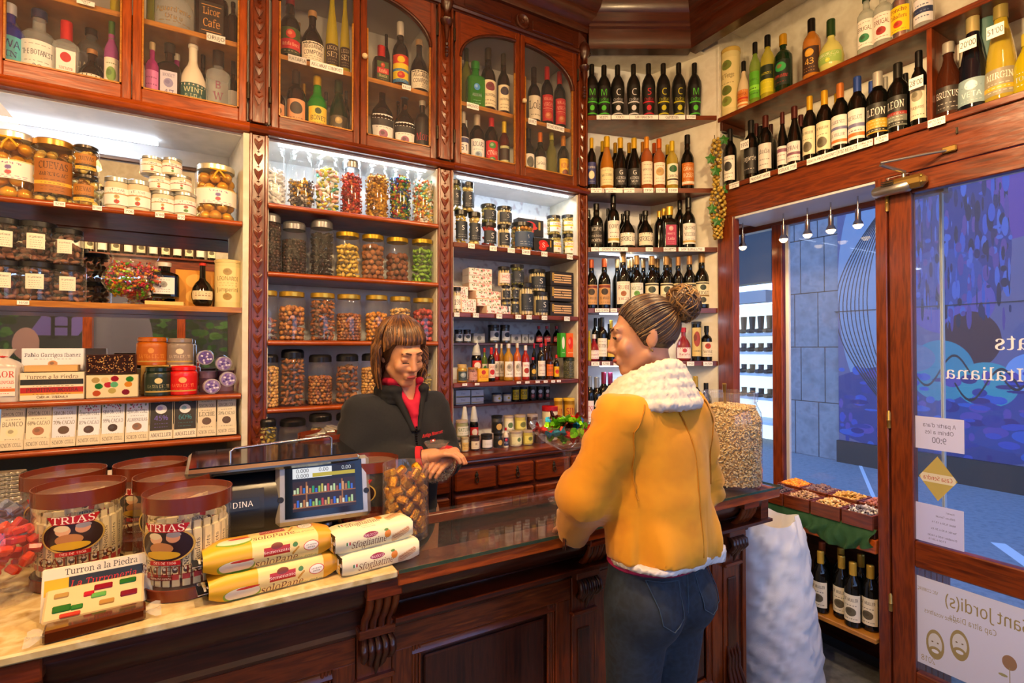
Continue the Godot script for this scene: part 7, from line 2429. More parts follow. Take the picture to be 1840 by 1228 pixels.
const STOCK := [
[0, "low in the left glazed cabinet", [
["B","gin_bottle","cobalt blue gin bottle",[-.666,2.578,-2.603,.043,.288],["gin","blue","#cfd8e8",.14,"@50b8c8|#10206a|^UWA|GIN|.|."]],
["B","gin_bottle","clear gin bottle with navy cap",[-.586,2.578,-2.615,.055,.296],["gin","clear","#1c2c58",.11,"@f2f2ee|#444a58|.|^THE BOTANIST|.|22"]],
["B","gin_bottle","square clear gin bottle with red cap",[-.503,2.578,-2.604,.044,.275],["sq","clear","#c01820",.27,"@f4f2ee|#b01424|o#c01820|^BEEFEATER|LONDON"]],
["B","gin_bottle","smoky grey gin bottle with tall neck in back row",[-.442,2.578,-2.694,.049,.355],["gin","smoke","#1a1a1c",.2,"@555860|#cfc8b8|^HARRY|."]],
["B","gin_bottle","squat black bottle with cork",[-.424,2.578,-2.607,.047,.187],["bell","black","#b08050",.1,"@e6dcc8|#5a4030|^MOMBAS"]],
["B","gin_bottle","pink gin bottle with green neck",[-.36,2.578,-2.585,.025,.326],["tall","pinkgreen","#3c6830",.3,"@f0ead8|#406030|.|o#80a850|."]],
["B","gin_bottle","magenta gin bottle",[-.226,2.578,-2.585,.025,.265],["gin","pink","#c8b890",.12,"@d878b8|#702858|.|.|."]],
["B","gin_bottle","dark square gin bottle with lilac label",[-.167,2.578,-2.606,.046,.287],["sq","black","#20201f",.14,"@cfcbe0|#5c5890|.MONKEY|o#8c88b8|^47|."]],
["B","gin_bottle","white ceramic bottle with green oval label",[-.083,2.578,-2.613,.053,.317],["bell","ceramic","ball",.14,"@18504c|#e8e0b0|.|^WINT|& LILA|*GIN|."]],
["B","gin_bottle","square clear bottle with purple letters",[.012,2.578,-2.611,.051,.318],["sq","clear","#161616",.24,"@-|#8c3c5c|^^B|^^W|*Bayswater|.|."]],
["B","gin_bottle","black capped bottle in back row",[-.047,2.578,-2.666,.021,.304],["gin","black","#141414",.2,""]],
["B","gin_bottle","dark bottle at the cabinet edge in back row",[.071,2.578,-2.667,.022,.312],["gin","black","#202020",.2,"@e8e8e8|#404040|."]],
["B","gin_bottle","pink bottle in back row",[-.145,2.578,-2.673,.028,.283],["gin","pink","#d8d0c0",.1,""]],
]],
[0, "on upper shelf of left glazed cabinet", [
["B","liqueur_bottle","clear jug bottle of spirit",[-.154,2.914,-2.639,.079,.262],["bell","clear","#b08858",.1,"@-|#d8a040|^Aguardiente|*Orujo|."]],
["B","liqueur_bottle","black square bottle with gold print",[-.016,2.914,-2.631,.071,.301],["sq","black","#201810",.1,"@18120c|#d09040|-|*Licor|^Cafe|-"]],
["B","liqueur_bottle","small black bottle",[.067,2.914,-2.582,.022,.194],["gin","black","#101010",.12,""]],
["B","liqueur_bottle","olive green bottle",[-.232,2.914,-2.575,.015,.246],["tall","olive","#a0a020",.1,""]],
["B","liqueur_bottle","yellow green bottle",[-.349,2.914,-2.577,.017,.209],["tall","yellow","#709020",.1,""]],
["T","small white card with handwritten name",[-.431,2.894,-2.516,.054,.017],"PACHARAN|SIDRA"],
["T","second small white card with handwritten name",[.002,2.879,-2.516,.069,.032],"ORUJO"],
]],
[0, "on upper shelf of middle glazed cabinet", [
["B","liqueur_bottle","dark bottle with green and red label",[.303,2.914,-2.606,.046,.31],["tall","black","#8c1420",.12,"@3c5424|#f0d8a0|o#c03020|~#c01828|^Ratafia Bosch|@20301c|."]],
["B","liqueur_bottle","dark round bottle with cream label",[.403,2.914,-2.614,.054,.28],["bell","black","#b89060",.1,"@e8e2cc|#302820|-|^AIGUANAF|^COMPOST|.|."]],
["B","liqueur_bottle","tall yellow liqueur bottle",[.489,2.914,-2.592,.033,.422],["flut","yellow","#a8a020",.1,"@2c2018|#c8b890|*LICOR|^SET|.|."]],
["B","liqueur_bottle","shorter yellow liqueur bottle",[.549,2.914,-2.586,.026,.424],["flut","yellow","#a8a020",.1,"@2c2018|#c8b890|*LICOR|^SET|.|."]],
["B","liqueur_bottle","brown bottle in back row",[.257,2.914,-2.655,.01,.268],["bdx","amberdk","#702018",.15,""]],
["B","liqueur_bottle","clear bottle in back row",[.349,2.914,-2.664,.019,.237],["bdx","smoke","#806040",.1,""]],
["B","liqueur_bottle","square flask with red cap",[.734,2.914,-2.605,.045,.207],["sq","black","#c81c1c",.3,"@3c5424|#f0d8a0|o#c03020|~#c01828|^Ratafia|*Bosch|@20301c|."]],
["B","liqueur_bottle","tall black bottle in back row",[.777,2.914,-2.664,.019,.311],["bdx","black","#101010",.2,""]],
["B","liqueur_bottle","dark ribbed bottle with yellow red label",[.833,2.914,-2.602,.042,.357],["tall","dark","#d8d0c0",.2,"@c83018|#f0d030|o#f0c020|~#e8c820|*PALO|@3078b0|.|~#e8c820|o#c02020|."]],
["B","liqueur_bottle","small round bottle with cream label",[.938,2.914,-2.611,.051,.3],["bell","black","#b89060",.1,"@e8e2cc|#302820|-|^AIGUANAF|^COMPOST|.|."]],
["B","liqueur_bottle","green bottle edge in back row",[1.014,2.914,-2.655,.011,.268],["bdx","green","#203010",.2,""]],
["T","small white card with handwritten name",[.324,2.879,-2.516,.078,.032],"RATAFIA"],
["T","second small white card with handwritten name",[.452,2.879,-2.516,.148,.032],"AIGUANAF COMPOST"],
["T","third small white card with handwritten name",[.837,2.886,-2.516,.045,.025],"PALO"],
]],
[0, "low in the middle glazed cabinet", [
["B","liqueur_bottle","black bottle with peach label",[.246,2.578,-2.596,.036,.23],["bdx","black","#141414",.2,"@e0a070|#503828|o#403830|.|."]],
["B","liqueur_bottle","black bottle with large peach label",[.33,2.578,-2.602,.042,.304],["bdx","black","#181818",.25,"@e0a070|#503828|o#403830|.|."]],
["B","liqueur_bottle","bright green bottle with yellow label",[.425,2.578,-2.605,.044,.304],["tall","greenb","#b89018",.15,"@f0c840|#20301c|o#304c20|^BONET|.|o#80602c"]],
["B","liqueur_bottle","green bottle with gold cap in back row",[.374,2.578,-2.664,.019,.282],["bdx","green","#b08020",.2,""]],
["B","liqueur_bottle","dark green bottle with bronze label",[.524,2.578,-2.605,.045,.31],["brg","dkgreen","#203820",.2,"@4c4434|#d8c080|o#a89058|^Aromes|."]],
["B","liqueur_bottle","glass stopper bottle in back row",[.477,2.578,-2.67,.025,.269],["bell","smoke","#404040",.15,""]],
["B","liqueur_bottle","dark bottle in back row",[.573,2.578,-2.663,.018,.296],["bdx","dark","#303030",.15,""]],
["B","liqueur_flask","flat black flask with glass stopper",[.743,2.578,-2.617,.058,.34],["flask","black","ballg",.16,"@ecece8|#202428|.|~#202428|*Russet|@ecece8|.|o#a06080|."]],
["B","liqueur_flask","smaller flat black flask with glass stopper",[.86,2.578,-2.614,.054,.31],["flask","black","ballg",.16,"@ecece8|#202428|.|~#202428|*Russet|@ecece8|.|o#a06080|."]],
["B","liqueur_bottle","matte black bottle with red script",[.952,2.578,-2.599,.039,.33],["gin","matte","#c8c0b0",.14,"@202124|#c03040|^Moro"]],
["B","liqueur_bottle","stoppered dark flask in back row",[.843,2.578,-2.669,.024,.31],["bell","black","ballg",.2,""]],
]],
[0, "on upper shelf of right glazed cabinet", [
["B","liqueur_bottle","square bright green bottle",[1.272,2.908,-2.617,.057,.287],["sq","greenb","#209030",.15,"@-|#e8f0ff|o#4090e0|^ABSINTHE|.|."]],
["B","liqueur_bottle","olive bottle in back row",[1.245,2.908,-2.678,.033,.384],["bdx","olive","#203010",.2,""]],
["B","wine_bottle","sherry bottle with tall cream label",[1.346,2.908,-2.604,.044,.377],["tall","dark","#302c20",.18,"@ece0bc|#403020|o#803040|*VALDESPINO|.|."]],
["B","wine_bottle","sherry bottle with gold seal",[1.442,2.908,-2.597,.037,.369],["tall","dark","#302c20",.18,"@ece0bc|#403020|o#303048|*VALDESPINO|.|."]],
["B","wine_bottle","sherry bottle with square cream label",[1.652,2.908,-2.6,.04,.349],["tall","black","#101010",.18,"@e4dcc4|#302820|^Lola|."]],
["B","wine_bottle","black bottle with red cap and label",[1.745,2.908,-2.597,.037,.376],["bdx","black","#b81818",.22,"@b81c20|#f0c0a0|*MALAGA|*VIRGEN|-|.|o#c06030"]],
["B","wine_bottle","black bottle with red cap by the edge",[1.839,2.908,-2.598,.038,.373],["bdx","black","#b81818",.22,"@b81c20|#f0c0a0|*MALAGA|*VIRGEN|-|.|o#c06030"]],
["B","liqueur_bottle","green bottle at the frame",[1.154,2.908,-2.572,.012,.212],["bdx","green","#a0b020",.2,""]],
["T","small white card with handwritten name",[1.208,2.873,-2.516,.072,.032],"ARGENTO"],
["T","second small white card with handwritten name",[1.589,2.873,-2.516,.055,.032],"JEREZ"],
["T","third small white card with handwritten name",[1.751,2.873,-2.516,.126,.032],"PEDRO XIMENEZ"],
]],
[0, "low in the right glazed cabinet", [
["B","liqueur_bottle","bottle with blue and white label",[1.186,2.578,-2.59,.029,.302],["bdx","black","#c0b8a8",.22,"@f0f0f0|#20306c|~#20306c|*PASTIS|@f0f0f0|^^51|o#c02030"]],
["B","liqueur_bottle","dark bottle with white label pair",[1.275,2.578,-2.602,.042,.314],["bdx","black","#b8a890",.24,"@f0f0f0|#202848|^RICARD|.|o#a0b8d0|."]],
["B","liqueur_bottle","dark bottle with red cap and red label",[1.364,2.578,-2.598,.038,.329],["bdx","black","#b01020",.28,"@c81c20|#f8f0e0|o#308030|^CYNAR|o#408040"]],
["B","liqueur_bottle","red brown bottle with yellow cap",[1.444,2.578,-2.592,.032,.304],["bdx","redbr","#d8b828",.25,"@b8bc88|#283018|~#301810|*CAMPARI|@b8bc88|."]],
["B","liqueur_bottle","clear bottle in back row",[1.236,2.578,-2.662,.017,.294],["bdx","smoke","#c0c0c0",.2,""]],
["B","wine_bottle","black bottle with round white label",[1.611,2.578,-2.594,.034,.301],["tall","black","#181818",.2,"@ece8dc|#404038|o#606058|."]],
["B","wine_bottle","bottle with orange cap and white label",[1.693,2.578,-2.595,.035,.295],["tall","dark","#c86820",.2,"@f0ece0|#404030|^La Guita|.|."]],
["B","wine_bottle","pale olive wine bottle",[1.774,2.578,-2.592,.032,.331],["tall","oliveglass","#b0a030",.2,""]],
["B","liqueur_bottle","bottle with orange cap and yellow label",[1.864,2.578,-2.596,.036,.312],["bdx","dark","#c07820",.22,"@e8b81c|#a02818|.|^KINA|o#704030|."]],
]],
[-30, "on the top corner shelf", [
["B","cocktail_bottle","first matte black bottle with green emblem from left",[2.031,3.0,-2.525,.042,.344],["club","matte","#1c1a14",.23,"@141410|#50c030|^^M|*Cocktail|=#50c030|.|o#50c030|.|=#50c030"]],
["B","cocktail_bottle","second matte black bottle with green emblem from left",[2.097,3.0,-2.487,.043,.338],["club","matte","#1c1a14",.23,"@141410|#50c030|^^M|*Cocktail|=#50c030|.|o#50c030|.|=#50c030"]],
["B","cocktail_bottle","first matte black bottle with white emblem from left",[2.171,3.0,-2.445,.043,.34],["club","matte","#1c1a14",.23,"@141410|#d8d8d8|^^C|*Cocktail|=#d8d8d8|.|o#d8d8d8|.|=#d8d8d8"]],
["B","cocktail_bottle","second matte black bottle with white emblem from left",[2.256,3.0,-2.395,.042,.344],["club","matte","#1c1a14",.23,"@141410|#d8d8d8|^^C|*Cocktail|=#d8d8d8|.|o#d8d8d8|.|=#d8d8d8"]],
["B","cocktail_bottle","matte black bottle with red emblem",[2.337,3.0,-2.348,.042,.348],["club","matte","#1c1a14",.23,"@141410|#c82030|^^S|*Cocktail|=#c82030|.|o#c82030|.|=#c82030"]],
["B","cocktail_bottle","first matte black bottle with yellow emblem from left",[2.417,3.0,-2.302,.042,.349],["club","matte","#1c1a14",.23,"@141410|#c8c020|^^C|*Cocktail|=#c8c020|.|o#c8c020|.|=#c8c020"]],
["B","cocktail_bottle","second matte black bottle with yellow emblem from left",[2.5,3.0,-2.254,.042,.353],["club","matte","#1c1a14",.23,"@141410|#c8c020|^^C|*Cocktail|=#c8c020|.|o#c8c020|.|=#c8c020"]],
["B","cocktail_bottle","third matte black bottle with green emblem from left",[2.585,3.0,-2.205,.042,.352],["club","matte","#1c1a14",.23,"@141410|#50c030|^^M|*Cocktail|=#50c030|.|o#50c030|.|=#50c030"]],
["T","small white card with handwritten name",[2.045,2.969,-2.429,.086,.028],"MOJITO"],
["T","second small white card with handwritten name",[2.133,2.971,-2.379,.108,.026],"COCO"],
["T","third small white card with handwritten name",[2.257,2.97,-2.307,.176,.027],"SAN FRANCISCO"],
["T","fourth small white card with handwritten name",[2.405,2.969,-2.221,.159,.028],"CAIPIRINHA"],
["T","small white card reading 11'00",[2.506,2.973,-2.164,.056,.024],"11'00"],
]],
[-30, "on the second corner shelf", [
["B","wine_bottle","black wine bottle with blue label",[2.02,2.555,-2.515,.028,.324],["bdx","black","#d0a820",.2,"@2c3470|#f0e8d8|*Syrena|o#f0d8b0|."]],
["B","wine_bottle","amber wine bottle with round cream label",[2.111,2.555,-2.478,.042,.338],["brg","amber","#d8b020",.2,"@e8dca8|#605030|.|*SAUTERNES|.|."]],
["B","wine_bottle","black wine bottle with letter label",[2.183,2.555,-2.435,.04,.329],["brg","black","#d0a828",.2,"@262628|#e8e8e8|^^G|*GENZI|*NOM|."]],
["B","wine_bottle","black wine bottle with letter G",[2.256,2.555,-2.392,.04,.327],["brg","black","#d0a828",.2,"@262628|#e8e8e8|^^G|*GENZI|*NOM|."]],
["B","wine_bottle","rose wine bottle with cream label",[2.321,2.555,-2.35,.036,.333],["bdx","rose","#d89028",.24,"@ece0c4|#504030|.|*QUINCE D'OR|.|.|."]],
["B","wine_bottle","amber wine bottle with tall white label",[2.388,2.555,-2.312,.037,.321],["bdx","rose","#c86018",.18,"@f0e6d0|#907040|.|o#c8a060|.|."]],
["B","wine_bottle","pale yellow wine bottle with gold cap",[2.457,2.555,-2.271,.036,.307],["bdx","whitewine","#d8b828",.2,"@ece8d0|#404030|o#206030|*Casta Diva|=#302818|."]],
["B","wine_bottle","black wine bottle with orange round label",[2.544,2.555,-2.227,.04,.347],["tall","black","#141414",.16,"@c06818|#f0e0c0|.|*GRAN|^ROSER|.|~#e8e0d0|."]],
["B","wine_bottle","first wine bottle with bright cap from left in back row",[2.135,2.555,-2.548,.029,.338],["bdx","dark","#d0b020",.2,""]],
["B","wine_bottle","second wine bottle with bright cap from left in back row",[2.205,2.555,-2.508,.029,.328],["bdx","dark","#c8a028",.2,""]],
["B","wine_bottle","third wine bottle with bright cap from left in back row",[2.282,2.555,-2.464,.029,.328],["bdx","dark","#c8a028",.2,""]],
["B","wine_bottle","fourth wine bottle with bright cap from left in back row",[2.357,2.555,-2.421,.029,.334],["bdx","dark","#c88820",.2,""]],
["B","wine_bottle","fifth wine bottle with bright cap from left in back row",[2.419,2.555,-2.384,.029,.326],["bdx","dark","#c05818",.2,""]],
["B","wine_bottle","sixth wine bottle with bright cap from left in back row",[2.493,2.555,-2.342,.029,.316],["bdx","dark","#c8b030",.2,""]],
["T","small white card reading 16'50",[2.006,2.523,-2.452,.065,.029],"CHARDONNAY|16'50"],
["T","small white card reading 20'00",[2.081,2.523,-2.408,.063,.029],"SAUTERNES|20'00"],
["T","small white card reading 19'00",[2.178,2.523,-2.353,.064,.029],"GENZI NOM|19'00"],
["T","small white card reading 23'00",[2.279,2.523,-2.294,.058,.029],"23'00"],
["T","small white card reading 32'00",[2.344,2.523,-2.257,.056,.029],"32'00"],
["T","small white card reading 15'00",[2.408,2.523,-2.22,.059,.029],"15'00"],
]],
[-30, "on the third corner shelf", [
["B","port_bottle","black port bottle with painted white letters",[2.054,2.194,-2.511,.041,.281],["port","black","#141414",.14,"@181614|#e8e4dc|^KOPKE|.|*FINE TAWNY|*PORTO"]],
["B","port_bottle","tall port bottle with white label",[2.142,2.194,-2.456,.038,.34],["port","black","#101010",.22,"@eee8d8|#403828|*DOW'S|.|.|=#c0a850"]],
["B","liqueur_bottle","round shouldered black bottle with low label",[2.224,2.194,-2.421,.049,.238],["bell","black","#1c1c1c",.12,"@ece6d4|#202020|*STRIKE UP"]],
["B","liqueur_bottle","round shouldered black bottle with cream low label",[2.322,2.194,-2.364,.048,.238],["bell","black","#1c1c1c",.12,"@e4dcc0|#202020|*STRIKE UP"]],
["B","liqueur_bottle","square black bottle with crimson label",[2.453,2.194,-2.289,.049,.265],["sq","black","#c8a030",.2,"@a82050|#f0d8d0|o#e8a0a0|^AMARETTO|*Lola|.|."]],
["B","wine_bottle","marsala bottle with white label",[2.55,2.194,-2.226,.042,.32],["tall","black","#141414",.2,"@ece8e0|#303030|*VECCHIO|*VECCHIO|.|=#c8a858"]],
["B","liqueur_bottle","first dark bottle from left in back row",[2.055,2.194,-2.591,.026,.26],["bdx","black","#141414",.16,""]],
["B","liqueur_bottle","second dark bottle from left in back row",[2.163,2.194,-2.529,.026,.269],["bdx","black","#181818",.16,""]],
["B","liqueur_bottle","third dark bottle from left in back row",[2.24,2.194,-2.481,.023,.236],["bdx","black","#202020",.16,""]],
["B","liqueur_bottle","fourth dark bottle from left in back row",[2.341,2.194,-2.422,.023,.236],["bdx","black","#202020",.16,""]],
["B","liqueur_bottle","fifth dark bottle from left in back row",[2.447,2.194,-2.37,.031,.256],["bdx","black","#b89028",.16,""]],
["B","liqueur_bottle","sixth dark bottle from left in back row",[2.474,2.194,-2.356,.032,.271],["bdx","black","#c8a030",.16,""]],
["B","liqueur_bottle","seventh dark bottle from left in back row",[2.561,2.194,-2.306,.032,.324],["bdx","black","#141414",.16,""]],
["T","small white card reading 11'00",[1.998,2.166,-2.457,.043,.025],"11'00"],
["T","small white card with handwritten name",[2.094,2.166,-2.401,.176,.025],"OPORTO VINTAGE 18"],
["T","small white card reading 12'00",[2.283,2.166,-2.292,.044,.025],"12'00"],
["T","second small white card with handwritten name",[2.39,2.166,-2.23,.075,.025],"AMARETTO"],
["T","small white card reading 14'00",[2.505,2.166,-2.164,.158,.025],"14'00 MARSALA 7'80"],
]],
[-30, "on the fourth corner shelf", [
["B","vermouth_bottle","black vermouth bottle with orange cap and tan label",[2.024,1.823,-2.523,.037,.304],["tall","black","#b05028",.17,"@c89860|#302418|~#803020|.|@c89860|o#302418|*DE MULLER|."]],
["B","vermouth_bottle","black vermouth bottle with orange cap and tan vine label",[2.094,1.823,-2.484,.038,.31],["tall","black","#b05028",.17,"@c89860|#302418|~#803020|.|@c89860|o#302418|*DE MULLER|."]],
["B","vermouth_bottle","black vermouth bottle with tall white ruby label",[2.198,1.823,-2.43,.043,.347],["tall","black","#b08850",.17,"@f0e8d0|#803028|.|^RUBI|o#a06030|*DE MULLER|."]],
["B","vermouth_bottle","black vermouth bottle with green grape label",[2.269,1.823,-2.387,.042,.329],["tall","black","#b08850",.17,"@e8e8dc|#406030|.|*MISTELA|o#60a040|*DE MULLER|."]],
["B","vermouth_bottle","black vermouth bottle with bird drawing label",[2.351,1.823,-2.341,.043,.326],["tall","black","#b08850",.17,"@ece4c0|#404030|=#404030|o#304030|*VERMUT|=#c04030|."]],
["B","vermouth_bottle","black vermouth bottle with red lined drawing label",[2.427,1.823,-2.295,.041,.326],["tall","black","#b08850",.17,"@ece4c0|#404030|=#404030|o#304030|*VERMUT|=#c04030|."]],
["B","vermouth_bottle","black vermouth bottle with narrow yellowed label",[2.486,1.823,-2.252,.034,.321],["tall","black","#a87840",.17,"@d8cc98|#403020|=#404030|o#405030|.|."]],
["B","vermouth_bottle","black vermouth bottle with yellowed wide label",[2.551,1.823,-2.221,.039,.33],["tall","black","#a87840",.17,"@d8cc98|#403020|=#404030|o#305040|.|."]],
["B","vermouth_bottle","black vermouth bottle with plant drawing label",[2.62,1.823,-2.186,.043,.344],["tall","black","#b08850",.17,"@ece4c0|#404030|=#404030|o#304030|*VERMUT|=#806020|o#404030"]],
["B","vermouth_bottle","first dark vermouth bottle from left in back row",[2.216,1.823,-2.504,.031,.321],["tall","black","#a88858",.17,""]],
["B","vermouth_bottle","second dark vermouth bottle from left in back row",[2.281,1.823,-2.467,.031,.318],["tall","black","#a88858",.17,""]],
["B","vermouth_bottle","third dark vermouth bottle from left in back row",[2.297,1.823,-2.457,.031,.325],["tall","black","#a88858",.17,""]],
["B","vermouth_bottle","fourth dark vermouth bottle from left in back row",[2.36,1.823,-2.421,.031,.321],["tall","black","#a88858",.17,""]],
["B","vermouth_bottle","fifth dark vermouth bottle from left in back row",[2.423,1.823,-2.384,.031,.325],["tall","black","#a88858",.17,""]],
["B","vermouth_bottle","sixth dark vermouth bottle from left in back row",[2.438,1.823,-2.376,.031,.321],["tall","black","#a88858",.17,""]],
["B","vermouth_bottle","seventh dark vermouth bottle from left in back row",[2.505,1.823,-2.337,.031,.325],["tall","black","#a88858",.17,""]],
["T","small white card reading 6'00",[2.035,1.798,-2.435,.086,.022],"RANCI 6'00"],
["T","second small white card reading 6'00",[2.096,1.798,-2.4,.04,.022],"6'00"],
]],
[-30, "on the fifth corner shelf", [
["B","liqueur_bottle","small yellow bottle",[1.996,1.502,-2.511,.013,.183],["bdx","yellow","#c0a020",.2,""]],
["B","syrup_bottle","small red bottle with white cap",[2.036,1.502,-2.513,.035,.163],["bell","redglass","#e8e4dc",.16,"@ece8e4|#a05060|.|*Grosella|."]],
["B","wine_bottle","black wine bottle with tall white label",[2.077,1.502,-2.485,.031,.266],["bdx","black","#20242c",.22,"@f0ece0|#504838|.|*GOTIM|.|."]],
["B","wine_bottle","black wine bottle with gold label",[2.121,1.502,-2.453,.024,.25],["bdx","black","#a89030",.2,"@e0c050|#403010|.|."]],
["B","wine_bottle","first dark wine bottle from left in back row",[2.091,1.502,-2.568,.025,.268],["bdx","black","#202020",.2,""]],
["B","wine_bottle","second dark wine bottle from left in back row",[2.115,1.502,-2.555,.025,.266],["bdx","black","#202020",.2,""]],
["B","wine_bottle","third dark wine bottle from left in back row",[2.168,1.502,-2.524,.025,.231],["bdx","black","#202020",.2,""]],
["B","liqueur_bottle","red liqueur bottle with diamond label",[2.521,1.502,-2.245,.045,.205],["bell","redglass","#c02838",.14,"@e8dcd0|#a03040|o#c04050|*Ratafia|."]],
["B","gift_tube:tube","black gift tube with gold diamond",[2.578,1.502,-2.193,.029,.24],["tube","black","#20242c",.02,"@d8c078|#403018|o#a04030|."]],
["B","liqueur_bottle","black bottle with cream diamond label",[2.637,1.502,-2.165,.034,.215],["gin","black","#181c20",.18,"@e8e0c8|#604830|o#c04030|*Vermut|."]],
["T","small white card reading 8'70",[1.999,1.473,-2.456,.048,.026],"8'70"],
["T","small white card reading 12'00",[2.055,1.473,-2.424,.049,.026],"12'00"],
["T","small white card reading 9'00",[2.104,1.473,-2.396,.022,.026],"9'00"],
["T","small white card reading 11'00",[2.432,1.473,-2.206,.047,.026],"11'00"],
["T","small white card reading 19'00",[2.497,1.473,-2.169,.043,.026],"19'00"],
["T","small white card reading 35'00",[2.588,1.473,-2.116,.056,.026],"35'00"],
]],
[-30, "on the lowest corner ledge", [
["B","wine_bottle","wine bottle with silver cap",[2.011,1.1,-2.526,.033,.306],["bdx","black","#9098a0",.22,"@f0e8e8|#c03040|*VINO|."]],
["B","wine_bottle","wine bottle with pewter cap",[2.052,1.1,-2.508,.038,.301],["bdx","black","#9098a0",.22,""]],
["B","wine_bottle","wine bottle with maroon cap",[2.087,1.1,-2.484,.035,.332],["bdx","black","#802040",.22,""]],
["B","wine_bottle","wine bottle with plum cap",[2.122,1.1,-2.463,.034,.329],["bdx","black","#802048",.22,""]],
["B","wine_bottle","wine bottle with gold cap",[2.578,1.1,-2.202,.036,.306],["bdx","black","#b89838",.22,""]],
["B","wine_bottle","wine bottle with red label",[2.632,1.1,-2.167,.033,.265],["bdx","black","#202020",.22,"@c02830|#fff0e0|.|o#f0f0f0|."]],
]],
[-90, "on the shelf above the window", [
["B","wine_bottle","wine bottle with tall white label",[2.707,2.554,-2.043,.037,.353],["bdx","black","#181818",.26,"@ece8dc|#403c38|.|o#303030|.|."]],
["B","wine_bottle","wine bottle with white script on black",[2.71,2.554,-1.904,.04,.352],["bdx","black","#181818",.22,"@1c1a1a|#d8d4cc|^Bogarde|."]],
["B","wine_bottle","wine bottle with chestnut cap and grey label",[2.709,2.554,-1.812,.039,.344],["bdx","black","#4c1c14",.2,"@d8d4cc|#504848|*Abadia|.|."]],
["B","wine_bottle","wine bottle with slim shape and low label",[2.697,2.554,-1.704,.027,.318],["brg","black","#4c1c18",.2,"@dcd8d4|#604858|=#805068|.|."]],
["B","wine_bottle","wine bottle with maroon cap and low white label",[2.707,2.554,-1.642,.037,.327],["brg","black","#4c1c18",.2,"@dcd8d4|#604858|*SYRAH|=#805068|."]],
["B","wine_bottle","wine bottle with gold cap and cream label",[2.704,2.554,-1.558,.034,.346],["bdx","black","#d0a020",.26,"@dcd4b0|#403828|*DE MULLER|.|o#605840"]],
["B","wine_bottle","wine bottle with gold cap and taller cream label",[2.707,2.554,-1.484,.037,.344],["bdx","black","#d0a020",.26,"@e0d8b0|#403828|*DE MULLER|.|o#605840"]],
["B","wine_bottle","wine bottle with copper cap",[2.709,2.554,-1.408,.039,.348],["bdx","black","#c07030",.26,"@e0dcd4|#504858|*CABERNET|=#707098|*DE MULLER|=#d07030"]],
["B","wine_bottle","wine bottle with blue cap",[2.71,2.554,-1.329,.04,.346],["bdx","black","#2c4a98",.24,"@e4e0d8|#504858|*MERLOT|=#707098|.|=#d07030"]],
["B","wine_bottle","wine bottle with silver cap and yellow picture label",[2.717,2.554,-1.243,.047,.331],["bdx","black","#b8b4a8",.22,"@20201c|#f0ece0|^^LEON|@c09828|.|.|.|~#20201c|."]],
["B","wine_bottle","wine bottle with black cap and grey picture label",[2.712,2.554,-1.157,.042,.33],["bdx","black","#20201c",.22,"@20201c|#f0ece0|^^LEON|~#902820|.|@707468|.|.|~#20201c|."]],
["B","wine_bottle","wine bottle beside the divider with cream label",[2.702,2.554,-1.072,.032,.342],["bdx","black","#181818",.26,"@d8d0b8|#403828|o#908870|*Purgatori|."]],
["B","wine_bottle","dark rosy bottle with silver cap",[2.718,2.554,-.971,.048,.331],["brg","amberdk","#a8a498",.14,"@241c18|#f0ece4|^BRUNUS|.|."]],
["B","wine_bottle","sparkling wine bottle with blue label",[2.72,2.554,-.889,.051,.437],["flut","navy","#b8a870",.24,"@88a0a8|#f0f0f0|o#e8e8e8|*VETA|."]],
["B","wine_bottle","yellow sparkling wine bottle",[2.723,2.554,-.802,.053,.439],["flut","whitewine","#988848",.22,"@8c8470|#f0ece0|^MIRGIN|.|~#d8a020|.|."]],
["B","wine_bottle","pale yellow bottle at frame edge",[2.713,2.554,-.721,.043,.239],["brg","yellow","#c8b840",.2,"@-|#f0f0e0|.|*TORRE|."]],
["B","wine_bottle","first dark wine bottle from left in back row",[2.789,2.554,-1.926,.034,.358],["bdx","black","#481c18",.22,""]],
["B","wine_bottle","second dark wine bottle from left in back row",[2.788,2.554,-1.899,.033,.334],["bdx","black","#202020",.22,""]],
["B","wine_bottle","third dark wine bottle from left in back row",[2.788,2.554,-1.834,.033,.32],["bdx","black","#3c1c18",.22,""]],
["B","wine_bottle","fourth dark wine bottle from left in back row",[2.786,2.554,-1.654,.031,.304],["bdx","black","#4c1c18",.22,""]],
["B","wine_bottle","fifth dark wine bottle from left in back row",[2.784,2.554,-1.463,.029,.34],["bdx","black","#d0a020",.22,""]],
["B","wine_bottle","sixth dark wine bottle from left in back row",[2.783,2.554,-1.301,.028,.331],["bdx","black","#2c4a98",.22,""]],
["B","wine_bottle","seventh dark wine bottle from left in back row",[2.782,2.554,-1.24,.027,.323],["bdx","black","#b0aca0",.22,""]],
["B","wine_bottle","eighth dark wine bottle from left in back row",[2.781,2.554,-1.156,.026,.302],["bdx","black","#202020",.22,""]],
["B","wine_bottle","ninth dark wine bottle from left in back row",[2.781,2.554,-1.11,.026,.31],["bdx","black","#202020",.22,""]],
["B","wine_bottle","tenth dark wine bottle from left in back row",[2.779,2.554,-.945,.024,.297],["bdx","black","#a09888",.22,""]],
["B","gift_tube:tube","teal gift tube in back row",[2.793,2.554,-.868,.038,.456],["tube","teal","#5c7c78",.02,""]],
["T","small white card reading 16'50",[2.636,2.519,-1.964,.066,.032],"LA RAMADA|16'50"],
["T","small white card reading 14'00",[2.636,2.519,-1.8,.124,.032],"PRIORAT 14'00"],
["T","small white card reading 7'50",[2.636,2.519,-1.64,.102,.032],"SYRAH 7'50"],
["T","small white card reading 6'80",[2.636,2.519,-1.498,.075,.032],"CRIANZA 6'80"],
["T","small white card with handwritten name",[2.636,2.519,-1.423,.07,.032],"CABERNET"],
